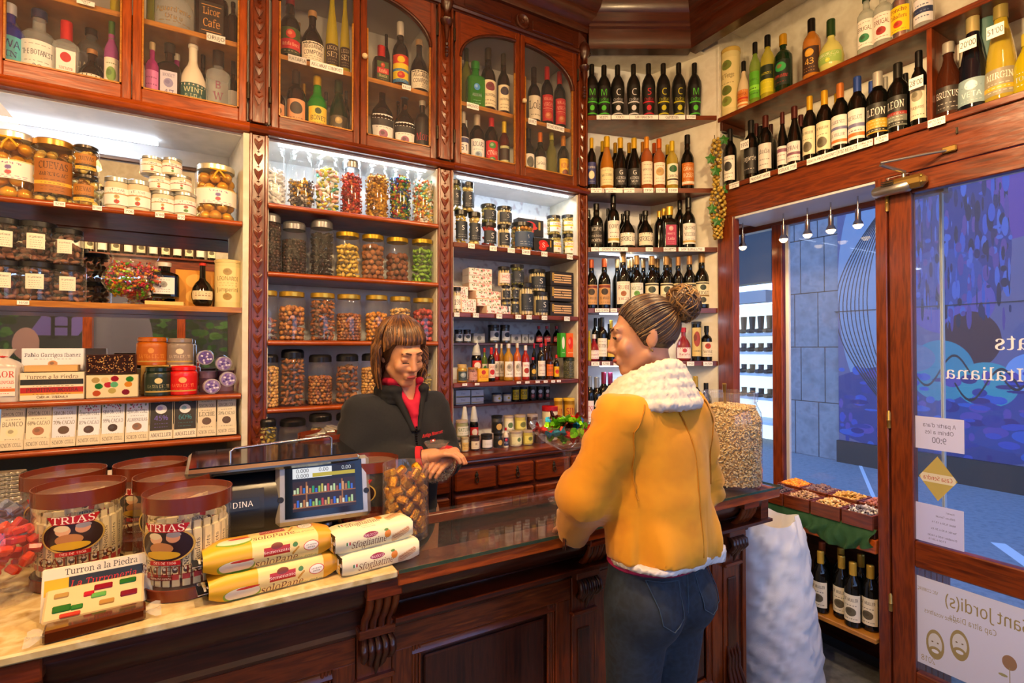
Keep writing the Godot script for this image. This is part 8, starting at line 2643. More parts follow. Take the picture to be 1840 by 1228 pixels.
["T","small white card reading 8'00",[2.636,2.519,-1.338,.094,.032],"8'00 MERLOT"],
["T","small white card reading 28 euros",[2.636,2.519,-1.259,.062,.032],"MONASTRELL|28 €"],
["T","small white card reading 20 euros",[2.636,2.519,-1.193,.057,.032],"RESERVA|20 €"],
["T","small white card reading 12'00",[2.636,2.519,-.985,.061,.032],"MOSCATEL|12'00"],
["T","small white card reading 19'00",[2.65,2.731,-1.904,.055,.049],"19'00"],
["T","small white card reading 28'00",[2.65,2.715,-1.062,.053,.05],"28'00"],
["T","small white card reading 20'00",[2.65,2.794,-.882,.055,.05],"20'00"],
["T","small white card reading 51'00",[2.65,2.801,-.797,.053,.05],"51'00"],
]],
[-90, "on the topmost window wall shelf", [
["B","oil_tin:tin","tall cream olive oil tin",[2.724,2.977,-2.048,.054,.419],["tube","cream","#c8a850",.03,"@e0d090|#605028|o#708030|^Oli Verge|.|o#607028|o#809038"]],
["B","liqueur_bottle","cream liqueur bottle with orange label",[2.705,2.977,-1.947,.035,.296],["bell","creamliq","#181818",.2,"@d88030|#802010|*Crema|=#c03010|.|=#f0d8a0"]],
["B","liqueur_bottle","green liqueur bottle",[2.702,2.977,-1.87,.032,.368],["bdx","chartg","#181818",.18,"@58a820|#204010|*CHARTREUSE|~#88d838|.|."]],
["B","liqueur_bottle","yellow liqueur bottle",[2.708,2.977,-1.796,.038,.372],["bdx","charty","#141414",.18,"@20301c|#e8d820|*CHARTREUSE|@c8c020|.|."]],
["B","liqueur_bottle","dark green mint liqueur bottle",[2.716,2.977,-1.709,.046,.333],["gin","dkgreen","#c89820",.18,"@0c2418|#e03028|o#30a050|*PIPPERMINT|."]],
["B","liqueur_bottle","amber liqueur bottle with black cap",[2.714,2.977,-1.551,.043,.331],["bdx","amber","#141410",.28,"@40281c|#e8b850|o#d8a030|^43|.|."]],
["B","liqueur_bottle","round lemon liqueur bottle",[2.728,2.977,-1.46,.058,.282],["rnd","lemon","#284820",.3,"@98b858|#f0f0d8|^LIMONCELLO|.|o#e8d840"]],
["B","rum_bottle","netted clear rum bottle with green label",[2.708,2.977,-1.285,.038,.311],["gin","netclear","#204020",.14,"@e8e4d8|#403020|.|^BRUGAL|o#308050|."]],
["B","rum_bottle","netted clear rum bottle with red label",[2.71,2.977,-1.214,.04,.297],["gin","netclear","#802020",.14,"@e8e4d8|#602018|.|^BRUGAL|o#a03028|."]],
["B","liqueur_bottle","silver bottle with yellow label",[2.71,2.977,-1.141,.04,.28],["gin","silver","#c0c0c0",.14,"@e8c818|#802018|*Ponche|^Caballero|o#c04020|."]],
["B","liqueur_bottle","clear bottle with navy band",[2.708,2.977,-1.053,.038,.247],["gin","clear","#d0d0d0",.14,"@d8d8e0|#203058|.|~#203058|.|@d8d8e0|."]],
]],
[0, "on top shelf of the left bay", [
["J","peach_jar","big jar of whole yellow peaches",[-.648,2.125,-2.594,.074,.249],["jar","#d8d4cc","peach",.9,"@f0ece6|#704880|=#e8c848|*Melocoton|o#7060a0|o#d05050|.|."]],
["J","chestnut_jar","large jar with gold lid and brown label",[-.533,2.125,-2.594,.074,.243],["jar","#b8863c","goldfoil",.8,"@9c5c1c|#3c2008|^CUEVAS|*MARRON GLACE|.|~#e0a830|.|.|."]],
["J","chestnut_jar","small jar with brown label",[-.432,2.125,-2.563,.043,.123],["jar","#403830","goldfoil",.8,"@a86c20|#3c2008|^CUEVAS|.|~#281808|.|@e0b040|."]],
["J","chestnut_jar","small jar with brown label stacked above another",[-.433,2.248,-2.563,.043,.113],["jar","#403830","goldfoil",.8,"@a86c20|#3c2008|^CUEVAS|.|~#281808|.|@e0b040|."]],
["J","cream_pot","silver lidded cream pot front left",[-.334,2.125,-2.563,.043,.128],["pot","#a8aaa8","cream",.9,"@f2eee8|#405058|*CUEVAS|.|=#b08858|o#d0a060|o#c04030"]],
["J","cream_pot","silver lidded cream pot front middle",[-.263,2.125,-2.562,.042,.128],["pot","#a8aaa8","cream",.9,"@f2eee8|#405058|*CUEVAS|.|=#b08858|o#d0a060|o#c04030"]],
["J","cream_pot","silver lidded cream pot bottom of pyramid",[-.181,2.125,-2.563,.043,.097],["pot","#a8aaa8","cream",.9,"@f2eee8|#405058|*CUEVAS|.|=#b08858|o#d0a060|o#c04030"]],
["J","cream_pot","silver lidded cream pot bottom right of pyramid",[-.107,2.125,-2.561,.041,.102],["pot","#a8aaa8","cream",.9,"@f2eee8|#504048|*CUEVAS|.|=#902838|o#b06050|o#508840"]],
["J","cream_pot","silver lidded cream pot middle tier left",[-.193,2.218,-2.56,.04,.072],["pot","#a8aaa8","cream",.9,"@f2eee8|#405058|*CUEVAS|.|=#b08858|o#d0a060|o#c04030"]],
["J","cream_pot","silver lidded cream pot middle tier right",[-.122,2.223,-2.56,.04,.073],["pot","#a8aaa8","cream",.9,"@f2eee8|#504048|*CUEVAS|.|=#902838|o#b06050|o#508840"]],
["J","cream_pot","silver lidded cream pot top tier left",[-.222,2.284,-2.561,.041,.072],["pot","#a8aaa8","cream",.9,"@f2eee8|#405058|*CUEVAS|.|=#b08858|o#d0a060|o#c04030"]],
["J","cream_pot","silver lidded cream pot top tier right",[-.153,2.289,-2.557,.037,.073],["pot","#a8aaa8","cream",.9,"@f2eee8|#504048|*CUEVAS|.|=#902838|o#b06050|o#508840"]],
["J","peach_jar","big jar of peaches with yellow ribbon",[.006,2.125,-2.601,.081,.244],["jar","#d8d0b0","peach",.9,"@f0ece6|#704880|=#e8c848|*Melocoton|o#7060a0|o#d05050|.|."]],
["T","small white card reading 32'00",[-.495,2.104,-2.486,.033,.018],"32'00"],
["T","first small white card reading 8'80 from left",[-.385,2.104,-2.486,.028,.018],"8'80"],
["T","small white card reading 7'00",[-.287,2.103,-2.486,.03,.019],"7'00"],
["T","second small white card reading 8'80 from left",[-.188,2.102,-2.486,.03,.02],"8'80"],
["T","small white card reading 4'90",[-.116,2.102,-2.486,.025,.02],"4'90"],
]],
[0, "on second shelf of the left bay", [
["J","nut_jar","jar of chocolate nuts with black lid lower left",[-.667,1.754,-2.58,.06,.146],["pot","#1c1c20","chocalmond",.9,"@e4e0cc|#303030|*Antiga Moncort|.|.|.|."]],
["J","nut_jar","jar of chocolate nuts with black lid lower middle",[-.574,1.754,-2.578,.058,.147],["pot","#1c1c20","chocalmond",.9,"@e4e0cc|#303030|*Antiga Moncort|.|.|.|."]],
["J","nut_jar","jar of chocolate nuts with black lid lower right",[-.483,1.754,-2.574,.054,.141],["pot","#1c1c20","chocalmond",.9,"@e4e0cc|#303030|*Antiga Moncort|.|.|.|."]],
["J","nut_jar","jar of chocolate nuts with black lid upper left",[-.667,1.9,-2.578,.058,.153],["pot","#1c1c20","chocalmond",.9,"@e4e0cc|#303030|*Antiga Moncort|.|.|.|."]],
["J","nut_jar","jar of chocolate nuts with black lid upper middle",[-.575,1.901,-2.578,.058,.15],["pot","#1c1c20","chocalmond",.9,"@e4e0cc|#303030|*Antiga Moncort|.|.|.|."]],
["J","nut_jar","jar of chocolate nuts with black lid upper right",[-.487,1.895,-2.569,.049,.138],["pot","#1c1c20","chocalmond",.9,"@e4e0cc|#303030|*Antiga Moncort|.|.|.|."]],
["T","small white card reading 16'00",[-.592,1.736,-2.486,.033,.015],"16'00"],
["B","vinegar_bottle","square black vinegar bottle",[-.177,1.79,-2.577,.057,.145],["sq","black","#d8d0c0",.12,"@e4e4e0|#606060|.|o#909088|.|."]],
["X","gift_box","yellow patterned flat box under vinegar bottle",[-.172,1.754,-2.555,.134,.017,.07],["#e8c070",""]],
["X","gift_box","orange open gift box behind a round bottle",[-.068,1.754,-2.65,.148,.161,.09],["#d89018","@d89018|#e8b048|o#e8b048|o#e8b048"]],
["B","vinegar_bottle","round dark bottle with red ribbon",[-.041,1.754,-2.561,.041,.187],["rnd","black","#c03020",.06,"@d8c8a0|#603020|."]],
["B","gift_tube:tube","cream paper tube with crest",[.054,1.754,-2.571,.051,.206],["tube","cream","#d8c080",.02,"@e4d090|#806838|o#a08850|*LEONARDI|.|.|*Jumperini|o#a08038"]],
]],
[0, "on third shelf of the left bay", [
["X","nougat_box","pale blue nougat box with brown squares",[-.531,1.49,-2.615,.185,.09,.03],["#e8ecf4","@eaeef6|#384058||*Pablo Garrigos Ibanez|.|o#c89060|."]],
["X","nougat_bar:nougat","tan nougat bar lying flat",[-.522,1.492,-2.555,.155,.025,.05],["#c8a060","@d0a868|#b08848|"]],
["X","nougat_box","cream nougat box with black picture panel",[-.516,1.387,-2.545,.185,.103,.05],["#e8dcc0","@e8dcc0|#403020|*Turron a la Piedra|~#202426|*La Turroneria|.|~#b01c20|*PRIMITIVO ROVIRA|@d8a040|.|@e8dcc0|.Calidad Suprema"]],
["X","nougat_slab:nougat","pale nougat slab set with candied fruit",[-.338,1.387,-2.538,.163,.089,.035],["#e0d0a8","FRUIT"]],
["X","chocolate_slab:chocolate","dark chocolate slab studded with nuts",[-.342,1.479,-2.542,.157,.077,.035],["#3c1c10","NUTS"]],
["B","tea_tin:tin","dark green round tea tin",[-.194,1.387,-2.568,.048,.118],["tin","#14281e","#14281e",.02,"@14281e|#d8c890|o#d8c890|*LA VIA DEL TE|.|=#c0a050"]],
["B","tea_tin:tin","bright red round tea tin",[-.106,1.387,-2.57,.05,.12],["tin","#d01010","#d01010",.02,"@d01010|#e8b070|o#e8b070|*LA VIA DEL TE|.|=#c0a050"]],
["B","tea_tin:tin","burnt orange round tea tin in back row",[-.223,1.508,-2.662,.057,.119],["tin","#b85c0c","#b85c0c",.02,"@b85c0c|#d89040|o#d89040|*LA VIA DEL TE|.|=#c0a050"]],
["B","tea_tin:tin","taupe round tea tin in back row",[-.123,1.506,-2.655,.05,.117],["tin","#8c7c70","#8c7c70",.02,"@8c7c70|#e0d0b0|o#e0d0b0|*LA VIA DEL TE|.|=#c0a050"]],
["X","tea_box","gold box carrying the orange tin",[-.209,1.387,-2.645,.099,.122,.08],["#b89040","@b89040|#806020|*TE|."]],
["X","tea_box","beige box carrying the taupe tin",[-.114,1.387,-2.645,.086,.123,.08],["#c8b088","@c8b088|#806020|*TE|."]],
]],
[0, "on fourth shelf of the left bay", [
["X","chocolate_display:chocolate","first pale chocolate bar display from left",[-.627,1.208,-2.542,.068,.162,.055],["#e4d8bc","@e8dcc0|#58503c|.|*SIMON COLL|.|BLANCO|o#e8dcb0|.|~#e0d4b8|*SIMON COLL",0,-9]],
["X","chocolate_display:chocolate","second pale chocolate bar display from left",[-.555,1.208,-2.542,.073,.162,.055],["#e4d8bc","@e8dcc0|#58503c|.|*SIMON COLL|.|60% CACAO|o#a87050|.|~#e0d4b8|*SIMON COLL",0,-9]],
["X","chocolate_display:chocolate","third pale chocolate bar display from left",[-.483,1.208,-2.542,.073,.157,.055],["#e4d8bc","@dfe4f0|#58503c|.|*SIMON COLL|.|70% CACAO|o#604838|.|~#e0d4b8|*SIMON COLL",0,-9]],
["X","chocolate_display:chocolate","first floral topped chocolate bar display from left",[-.409,1.208,-2.542,.071,.163,.055],["#e4d8bc","@e6eaf4|#58606c|f#b05070|*SIMON COLL|.|85% CACAO|o#503830|.|~#e0d8c4|*SIMON COLL",0,-9]],
["X","chocolate_display:chocolate","second floral topped chocolate bar display from left",[-.336,1.208,-2.542,.074,.166,.055],["#e4d8bc","@e6eaf4|#58606c|f#b05070|*SIMON COLL|.|99% CACAO|o#403028|.|~#e0d8c4|*SIMON COLL",0,-9]],
["X","chocolate_display:chocolate","third floral topped chocolate bar display from left",[-.259,1.208,-2.542,.076,.163,.055],["#e4d8bc","@e6eaf4|#58606c|f#b05070|*SIMON COLL|.|ALMENDRAS|o#906850|.|~#e0d8c4|*SIMON COLL",0,-9]],
["X","chocolate_display:chocolate","first dark brown chocolate display with tray from left",[-.18,1.208,-2.542,.08,.166,.055],["#e4d8bc","@2c261e|#7060d0|.|o#e8e8e8|45%|.|.|.|~#e8e2d0|#302820|.AMATLLER",0,-9]],
["X","chocolate_display:chocolate","second dark brown chocolate display with tray from left",[-.098,1.208,-2.542,.081,.164,.055],["#e4d8bc","@2c261e|#3090a0|.|o#e8e8e8|60%|.|.|.|~#e8e2d0|#302820|.AMATLLER",0,-9]],
["X","chocolate_display:chocolate","fourth pale chocolate bar display from left",[-.021,1.208,-2.542,.069,.16,.055],["#e4d8bc","@d8ccb0|#58503c|.|*SIMON COLL|.|LECHE|o#604838|.|~#e0d4b8|*SIMON COLL",0,-9]],
["X","chocolate_display:chocolate","fifth pale chocolate bar display from left",[.052,1.208,-2.542,.073,.161,.055],["#e4d8bc","@d8d0b8|#58503c|.|*SIMON COLL|.|50% CACAO|o#503828|.|~#e0d4b8|*SIMON COLL",0,-9]],
]],
[0, "on top shelf of the middle bay", [
["J","glass_jar","tall glass jar of white wrapped nougats",[.236,2.221,-2.573,.053,.271],["shop","","wrapwhite",.61,""]],
["J","glass_jar","tall glass jar of silver and gold wrapped sweets",[.351,2.221,-2.579,.059,.266],["shop","","wrapsilver",.52,""]],
["J","glass_jar","tall glass jar of pastel sugared almonds",[.468,2.221,-2.581,.061,.265],["shop","","peladilla",.81,""]],
["J","glass_jar","tall glass jar of red wrapped sweets",[.579,2.221,-2.572,.052,.272],["shop","#787878","wrapred",.74,""]],
["J","glass_jar","tall glass jar of amber gold wrapped sweets",[.707,2.221,-2.579,.059,.268],["shop","","wrapgold",.81,""]],
["J","glass_jar","tall glass jar of green blue and gold sweets",[.825,2.221,-2.576,.056,.268],["shop","","wrapgreen",.89,""]],
["J","glass_jar","tall glass jar of white and pastel twist sweets",[.95,2.221,-2.578,.058,.275],["shop","","wrapclear",.84,""]],
]],
[0, "on second shelf of the middle bay", [
["J","glass_jar","lidded glass jar of small dark chocolate balls",[.222,1.918,-2.568,.048,.268],["dome","#8c8c90","chocball",.85,""]],
["J","glass_jar","lidded glass jar of dark chocolate balls",[.322,1.918,-2.577,.057,.243],["dome","#8c8c90","chocball",.66,""]],
["J","glass_jar","lidded glass jar of large dark chocolate almonds",[.444,1.918,-2.577,.057,.268],["dome","#8c8c90","chocbig",.77,""]],
["J","glass_jar","lidded glass jar of yellow coated almonds",[.565,1.918,-2.581,.061,.222],["jar","#b09028","yellownut",.73,""]],
["J","glass_jar","lidded glass jar of tan cocoa dusted almonds",[.687,1.918,-2.579,.059,.223],["jar","#b09028","cocoatan",.77,""]],
["J","glass_jar","lidded glass jar of brown cocoa truffles",[.813,1.918,-2.581,.061,.222],["jar","#b09028","cocoabrown",.64,""]],
["J","glass_jar","lidded glass jar of green coated almonds",[.946,1.918,-2.58,.06,.228],["jar","#b09028","greennut",.78,""]],
]],
[0, "on third shelf of the middle bay", [
["J","glass_jar","gold lidded jar of caramel nuts",[.212,1.615,-2.562,.042,.223],["jar","#c0a040","pecan",.46,""]],
["J","glass_jar","gold lidded jar of caramelised walnuts",[.314,1.615,-2.581,.061,.224],["jar","#c0a040","walnut",.69,""]],
["J","glass_jar","gold lidded jar of pecan nuts",[.45,1.615,-2.581,.061,.225],["jar","#c0a040","pecan",.85,""]],
["J","glass_jar","gold lidded jar of caramelised hazelnuts",[.572,1.615,-2.581,.061,.225],["jar","#c0a040","hazel",.58,""]],
["J","glass_jar","gold lidded jar of orange candied fruit",[.707,1.615,-2.579,.059,.228],["jar","#c0a040","orangefruit",.61,""]],
["J","glass_jar","gold lidded jar of pale macadamia nuts",[.827,1.615,-2.576,.057,.227],["jar","#c0a040","cashew",.73,""]],
["J","glass_jar","gold lidded jar of red dried strawberries",[.951,1.615,-2.579,.059,.225],["jar","#c0a040","redfruit",.72,""]],
]],
[0, "on fourth shelf of the middle bay", [
["J","glass_jar","dark lidded jar of blond hazelnuts",[.217,1.316,-2.565,.045,.235],["dome","#303034","hazelblond",.77,""]],
["J","glass_jar","dark lidded jar of brown almonds",[.318,1.316,-2.576,.056,.258],["dome","#303034","almond",.83,""]],
["J","glass_jar","dark lidded jar of hazelnuts",[.44,1.316,-2.578,.058,.233],["dome","#303034","hazel",.56,""]],
["J","glass_jar","dark lidded jar of skinned almonds",[.565,1.316,-2.579,.059,.236],["dome","#303034","almond",.75,""]],
["J","glass_jar","dark lidded jar of nuts behind the shop assistant",[.682,1.316,-2.575,.055,.237],["dome","#303034","hazelblond",.7,""]],
["J","glass_jar","dark lidded jar of pistachio nuts",[.953,1.316,-2.558,.038,.24],["dome","#303034","pistachio",.55,""]],
]],
[0, "on the middle base cabinet ledge", [
["J","glass_jar","dark lidded jar of green pistachios",[.211,1.055,-2.507,.037,.215],["dome","#303034","pistachio",.87,""]],
["J","glass_jar","dark lidded jar of few almonds nearly empty",[.315,1.055,-2.532,.062,.206],["dome","#303034","almond",.31,""]],
["J","glass_jar","dark lidded jar of cashew nuts",[.433,1.055,-2.526,.057,.222],["dome","#303034","cashew",.68,""]],
["J","glass_jar","dark lidded jar of hazelnuts",[.553,1.055,-2.526,.056,.218],["dome","#303034","hazel",.61,""]],
]],
[0, "on top shelf of the right bay", [
["J","preserve_jar","jar of yellow peppers",[1.156,2.14,-2.556,.036,.183],["pot","#1c1c20","beansyellow",.92,"@202a38|#e8e8e8|^^S|.|."]],
["J","preserve_jar","jar of pale onions",[1.236,2.14,-2.555,.035,.183],["pot","#1c1c20","onion",.92,"@202a38|#e8e8e8|^^S|.|."]],
["J","preserve_jar","jar of green pods stacked high",[1.119,2.318,-2.554,.034,.161],["pot","#1c1c20","beansgreen",.92,"@202a38|#e8e8e8|^^S|.|."]],
["J","preserve_jar","jar of onions stacked high",[1.197,2.318,-2.555,.035,.162],["pot","#1c1c20","onion",.92,"@202a38|#e8e8e8|^^S|.|."]],
["J","preserve_jar","jar of red peppers",[1.33,2.14,-2.563,.043,.136],["pot","#1c1c20","pepperred",.92,"@202a38|#e8e8e8|^S|."]],
["J","preserve_jar","jar of artichokes stacked above peppers",[1.328,2.276,-2.565,.045,.104],["pot","#1c1c20","artichoke",.92,"@202a38|#e8e8e8|^S|."]],
["J","preserve_jar","jar of white asparagus",[1.42,2.14,-2.557,.037,.134],["pot","#1c1c20","asparagus",.92,"@202a38|#e8e8e8|^S|."]],
["J","preserve_jar","asparagus jar stacked on another",[1.429,2.276,-2.564,.044,.105],["pot","#1c1c20","asparagus",.92,"@202a38|#e8e8e8|^S|."]],
["J","preserve_jar","large jar of mixed pickles",[1.56,2.14,-2.59,.07,.168],["pot","#1c1c20","pickles",.92,"@30486c|#f0f0f0|^S|.|."]],
["X","pepper_carton:carton","black carton with red pepper picture upper",[1.626,2.244,-2.62,.179,.101,.06],["#181618","PEPPER"]],
["X","pepper_carton:carton","black carton with red pepper picture front",[1.673,2.14,-2.55,.137,.084,.06],["#181618","PEPPER"]],
["J","preserve_jar","yellow labelled olive jar lower left of four",[1.792,2.14,-2.586,.04,.125],["pot","#1c1c20","olive",.92,"@e8cc10|#a02818|@f0ece4|*Delicias|~#e8cc10|.|o#e0e0e0"]],
["J","preserve_jar","yellow labelled olive jar lower right of four",[1.894,2.14,-2.584,.039,.14],["pot","#1c1c20","olive",.92,"@e8cc10|#a02818|@f0ece4|*Delicias|~#e8cc10|.|o#e0e0e0"]],
["J","preserve_jar","yellow labelled olive jar upper left of four",[1.786,2.265,-2.588,.043,.116],["pot","#1c1c20","olive",.92,"@e8cc10|#a02818|@f0ece4|*Delicias|~#e8cc10|.|o#e0e0e0"]],
["J","preserve_jar","yellow labelled olive jar upper right of four",[1.893,2.281,-2.587,.042,.117],["pot","#1c1c20","olive",.92,"@e8cc10|#a02818|@f0ece4|*Delicias|~#e8cc10|.|o#e0e0e0"]],
["T","small white card reading 250",[1.186,2.111,-2.486,.038,.026],"250"],
["T","small white card reading 18'00",[1.317,2.11,-2.486,.043,.027],"18'00"],
["T","small white card reading 12'00",[1.43,2.11,-2.486,.045,.027],"12'00"],
["T","small white card reading 24'00",[1.528,2.109,-2.486,.054,.028],"24'00"],
["T","small white card reading 8'50",[1.651,2.109,-2.486,.041,.028],"8'50"],
["T","small white card reading 5'90",[1.832,2.108,-2.486,.042,.029],"5'90"],
]],
[0, "on second shelf of the right bay", [
["X","preserve_carton:carton","white printed carton top of the pile",[1.308,1.99,-2.665,.147,.042,.09],["#e4dcd8","@f0e6e4|#806068|f#d08890|^1984|f#d08890"]],
["X","preserve_carton:carton","white printed carton second of the pile",[1.308,1.946,-2.665,.148,.044,.09],["#e4dcd8","@f0e6e4|#806068|f#d08890|^1984|f#d08890"]],
["X","preserve_carton:carton","white printed carton third of the pile",[1.308,1.903,-2.665,.147,.043,.09],["#e8c8b0","@f0e6e4|#806068|f#d08890|^1984|f#d08890"]],
["X","preserve_carton:carton","white printed carton fourth of the pile",[1.339,1.856,-2.625,.162,.045,.09],["#e8c8b0","@f0e6e4|#806068|f#d08890|^1984|f#d08890"]],
["X","preserve_carton:carton","white printed carton fifth of the pile",[1.326,1.812,-2.595,.15,.041,.09],["#e8c8b0","@f0e6e4|#806068|f#d08890|^1984|f#d08890"]],
["X","preserve_carton:carton","white printed carton bottom front of the pile",[1.371,1.77,-2.565,.153,.046,.09],["#e8c8b0","@f0e6e4|#806068|f#d08890|^1984|f#d08890"]],
["X","preserve_carton:carton","white printed carton left tall of the pile",[1.188,1.77,-2.565,.088,.076,.09],["#e8c8b0","@f0e6e4|#806068|f#d08890|^1984|f#d08890"]],
["X","preserve_carton:carton","white printed carton left upper of the pile",[1.169,1.845,-2.625,.088,.073,.09],["#e8c8b0","@f0e6e4|#806068|f#d08890|^1984|f#d08890"]],
["J","preserve_jar","jar with white round label",[1.128,1.77,-2.542,.022,.136],["pot","#1c1c20","asparagus",.92,"@f0e8e0|#404040|^1984"]],
["J","preserve_jar","short olive jar",[1.429,1.77,-2.544,.025,.084],["pot","#1c1c20","olive",.92,"@202a38|#e8e8e8|^^S|.|."]],
["J","preserve_jar","short onion jar",[1.487,1.77,-2.545,.025,.091],["pot","#1c1c20","onion",.92,"@202a38|#e8e8e8|^^S|.|."]],
["J","preserve_jar","tall asparagus jar with dark band",[1.572,1.77,-2.564,.044,.187],["pot","#1c1c20","asparagus",.92,"@202a38|#e8e8e8|^^S|.|."]],
["J","preserve_jar","wide asparagus jar",[1.677,1.77,-2.566,.046,.141],["pot","#1c1c20","asparagus",.92,"@202a38|#e8e8e8|^S|."]],
["J","preserve_jar","wide asparagus jar stacked higher",[1.672,1.915,-2.598,.052,.133],["pot","#1c1c20","asparagus",.92,"@202a38|#e8e8e8|^S|."]],
["J","preserve_jar","small asparagus jar in the middle tier",[1.429,1.854,-2.544,.025,.076],["pot","#1c1c20","asparagus",.92,"@202a38|#e8e8e8|^^S|.|."]],
["J","preserve_jar","small olive jar in the middle tier",[1.485,1.86,-2.542,.022,.077],["pot","#1c1c20","olive",.92,"@202a38|#e8e8e8|^^S|.|."]],
["J","preserve_jar","small asparagus jar on the top tier",[1.423,1.931,-2.556,.036,.108],["pot","#1c1c20","asparagus",.92,"@e8d8d8|#a03040|*HOT|."]],
["J","preserve_jar","green bean jar on the top tier",[1.511,1.94,-2.56,.04,.118],["pot","#1c1c20","beansgreen",.92,"@202a38|#e8e8e8|^^S|.|."]],
["X","asparagus_carton:carton","black asparagus carton top of three",[1.808,1.952,-2.56,.17,.086,.06],["#181618","ASPAR"]],
["X","asparagus_carton:carton","black asparagus carton middle of three",[1.808,1.86,-2.56,.171,.092,.06],["#181618","ASPAR"]],
["X","asparagus_carton:carton","black asparagus carton bottom of three",[1.808,1.77,-2.56,.171,.083,.06],["#181618","ASPAR"]],
["T","small white card reading 23'00",[1.102,1.745,-2.486,.031,.022],"23'00"],
["T","small white card reading 18'00",[1.213,1.744,-2.486,.034,.023],"18'00"],
["T","small white card reading 7'60",[1.355,1.743,-2.486,.035,.024],"7'60"],
["T","small white card reading 5'80",[1.476,1.743,-2.486,.036,.024],"5'80"],
["T","small white card reading 12'00",[1.547,1.743,-2.486,.035,.024],"12'00"],
["T","small white card reading 25'00",[1.651,1.743,-2.486,.037,.024],"25'00"],
["T","small white card reading 17'90",[1.811,1.741,-2.486,.04,.026],"17'90"],
]],
[0, "on first narrow shelf of the right bay", [
["J","preserve_jar","black lidded caviar pot",[1.191,1.61,-2.663,.023,.074],["pot","#1c1c20","dark",.92,"@c8d0d8|#202830|o#303848|."]],
["J","preserve_jar","black lidded caviar pot beside a tin",[1.243,1.61,-2.662,.022,.075],["pot","#1c1c20","dark",.92,"@c8d0d8|#202830|o#303848|."]],
["J","preserve_jar","dark pot with crest",[1.419,1.61,-2.675,.035,.106],["pot","#1c1c20","dark",.92,"@c8d0d8|#202830|o#303848|."]],
["J","preserve_jar","dark pot with white crest",[1.493,1.61,-2.67,.03,.107],["pot","#1c1c20","dark",.92,"@c8d0d8|#202830|o#303848|."]],
["X","spice_tin:tin","silver spice tin",[1.31,1.61,-2.665,.074,.055,.05],["#989ca0","@a8acb0|#404448|-|o#606468|-"]],
["X","spice_tin:tin","silver square tin",[1.554,1.61,-2.665,.068,.053,.05],["#989ca0","@a8acb0|#404448|-|o#606468|-"]],
["X","spice_tin:tin","small silver tin",[1.615,1.61,-2.665,.043,.053,.05],["#989ca0","@a8acb0|#404448|-|o#606468|-"]],
["X","spice_tin:tin","narrow silver tin",[1.659,1.61,-2.665,.039,.054,.05],["#989ca0","@a8acb0|#404448|-|o#606468|-"]],
["B","extract_pot:pot","squat black pot with red lid left one",[1.727,1.61,-2.663,.023,.105],["bell","black","#a01828",.16,"@a83040|#f0d8c8|^Bovril"]],
["B","extract_pot:pot","squat black pot with red lid middle one",[1.786,1.61,-2.663,.024,.107],["bell","black","#a01828",.16,"@a83040|#f0d8c8|^Bovril"]],
["B","extract_pot:pot","squat black pot with red lid right one",[1.861,1.61,-2.665,.025,.108],["bell","black","#a01828",.16,"@a83040|#f0d8c8|^Bovril"]],
]],
[0, "on third shelf of the right bay", [
["B","mustard_jar","mustard jar with oval label",[1.16,1.397,-2.547,.027,.095],["pot","mustard","#c8a868",.1,"@304048|#e0e0d8|o#90a0a8|."]],
["B","sauce_bottle","sauce bottle with red cap",[1.335,1.397,-2.541,.021,.186],["bdx","black","#c82020",.2,"@e8d8c8|#a02020|*SAUCE|o#c02020|."]],
["B","sauce_bottle","mustard brown sauce bottle",[1.447,1.397,-2.547,.027,.208],["bdx","mustardbrn","#d8d4cc",.12,"@f0ece4|#404040|o#c0b8a8|."]],
["B","sauce_bottle","orange sauce bottle",[1.503,1.397,-2.543,.022,.21],["bdx","orangesauce","#d8c8b0",.12,"@f0ece4|#404040|o#c0b8a8|."]],
["B","sauce_bottle","red ketchup bottle with white cap",[1.558,1.397,-2.543,.023,.198],["bdx","ketchup","#e8e4e0",.14,"@f0ece4|#b02020|*Ketchup|o#a03020|."]],
["B","sauce_bottle","short black bottle with red cap",[1.607,1.397,-2.54,.02,.13],["gin","black","#c82030",.12,"@20180c|#d0a830|o#d8b040|."]],
["B","sauce_bottle","dark bottle with cream label",[1.666,1.397,-2.545,.025,.21],["bdx","dark","#b01838",.1,"@e8e0d4|#802028|*BOSTON|.|."]],
["B","sauce_bottle","amber bottle with orange label",[1.724,1.397,-2.544,.024,.163],["gin","amberdk","#281c14",.16,"@d86818|#302010|.|*SAUCE|."]],
["B","sauce_bottle","bottle with yellow label and red cap",[1.77,1.397,-2.538,.018,.143],["bdx","dark","#d02818",.14,"@e8b810|#a02010|.|o#d03018|."]],
["B","sauce_bottle","black bottle with grey cone cap in back row",[1.288,1.397,-2.634,.029,.227],["cone","black","#b8bcbc",.36,"@c82828|#f0e0d0|o#f0e0d0|*WANDO"]],
["B","sauce_bottle","green hot sauce bottle in back row",[1.333,1.397,-2.621,.016,.182],["bdx","greensauce","#b02818",.12,"@f0ece0|#206030|o#409040|."]],
["B","sauce_bottle","dark red sauce bottle in back row",[1.411,1.397,-2.625,.02,.208],["bdx","ketchup","#d8d4cc",.12,"@f0ece4|#404040|o#c0b8a8|."]],
["B","sauce_bottle","mustard bottle in back row",[1.443,1.397,-2.621,.016,.208],["bdx","mustardbrn","#d8d4cc",.12,"@f0ece4|#404040|o#c0b8a8|."]],
["B","sauce_bottle","dark bottle with crimson cap in back row",[1.665,1.397,-2.619,.014,.212],["bdx","dark","#b01838",.14,""]],
["B","sauce_bottle","tall bottle with red cap in back row",[1.751,1.397,-2.623,.018,.235],["bdx","amberdk","#c82818",.16,""]],
["B","sauce_bottle","black bottle in back row",[1.784,1.397,-2.619,.014,.191],["bdx","dark","#202020",.14,""]],
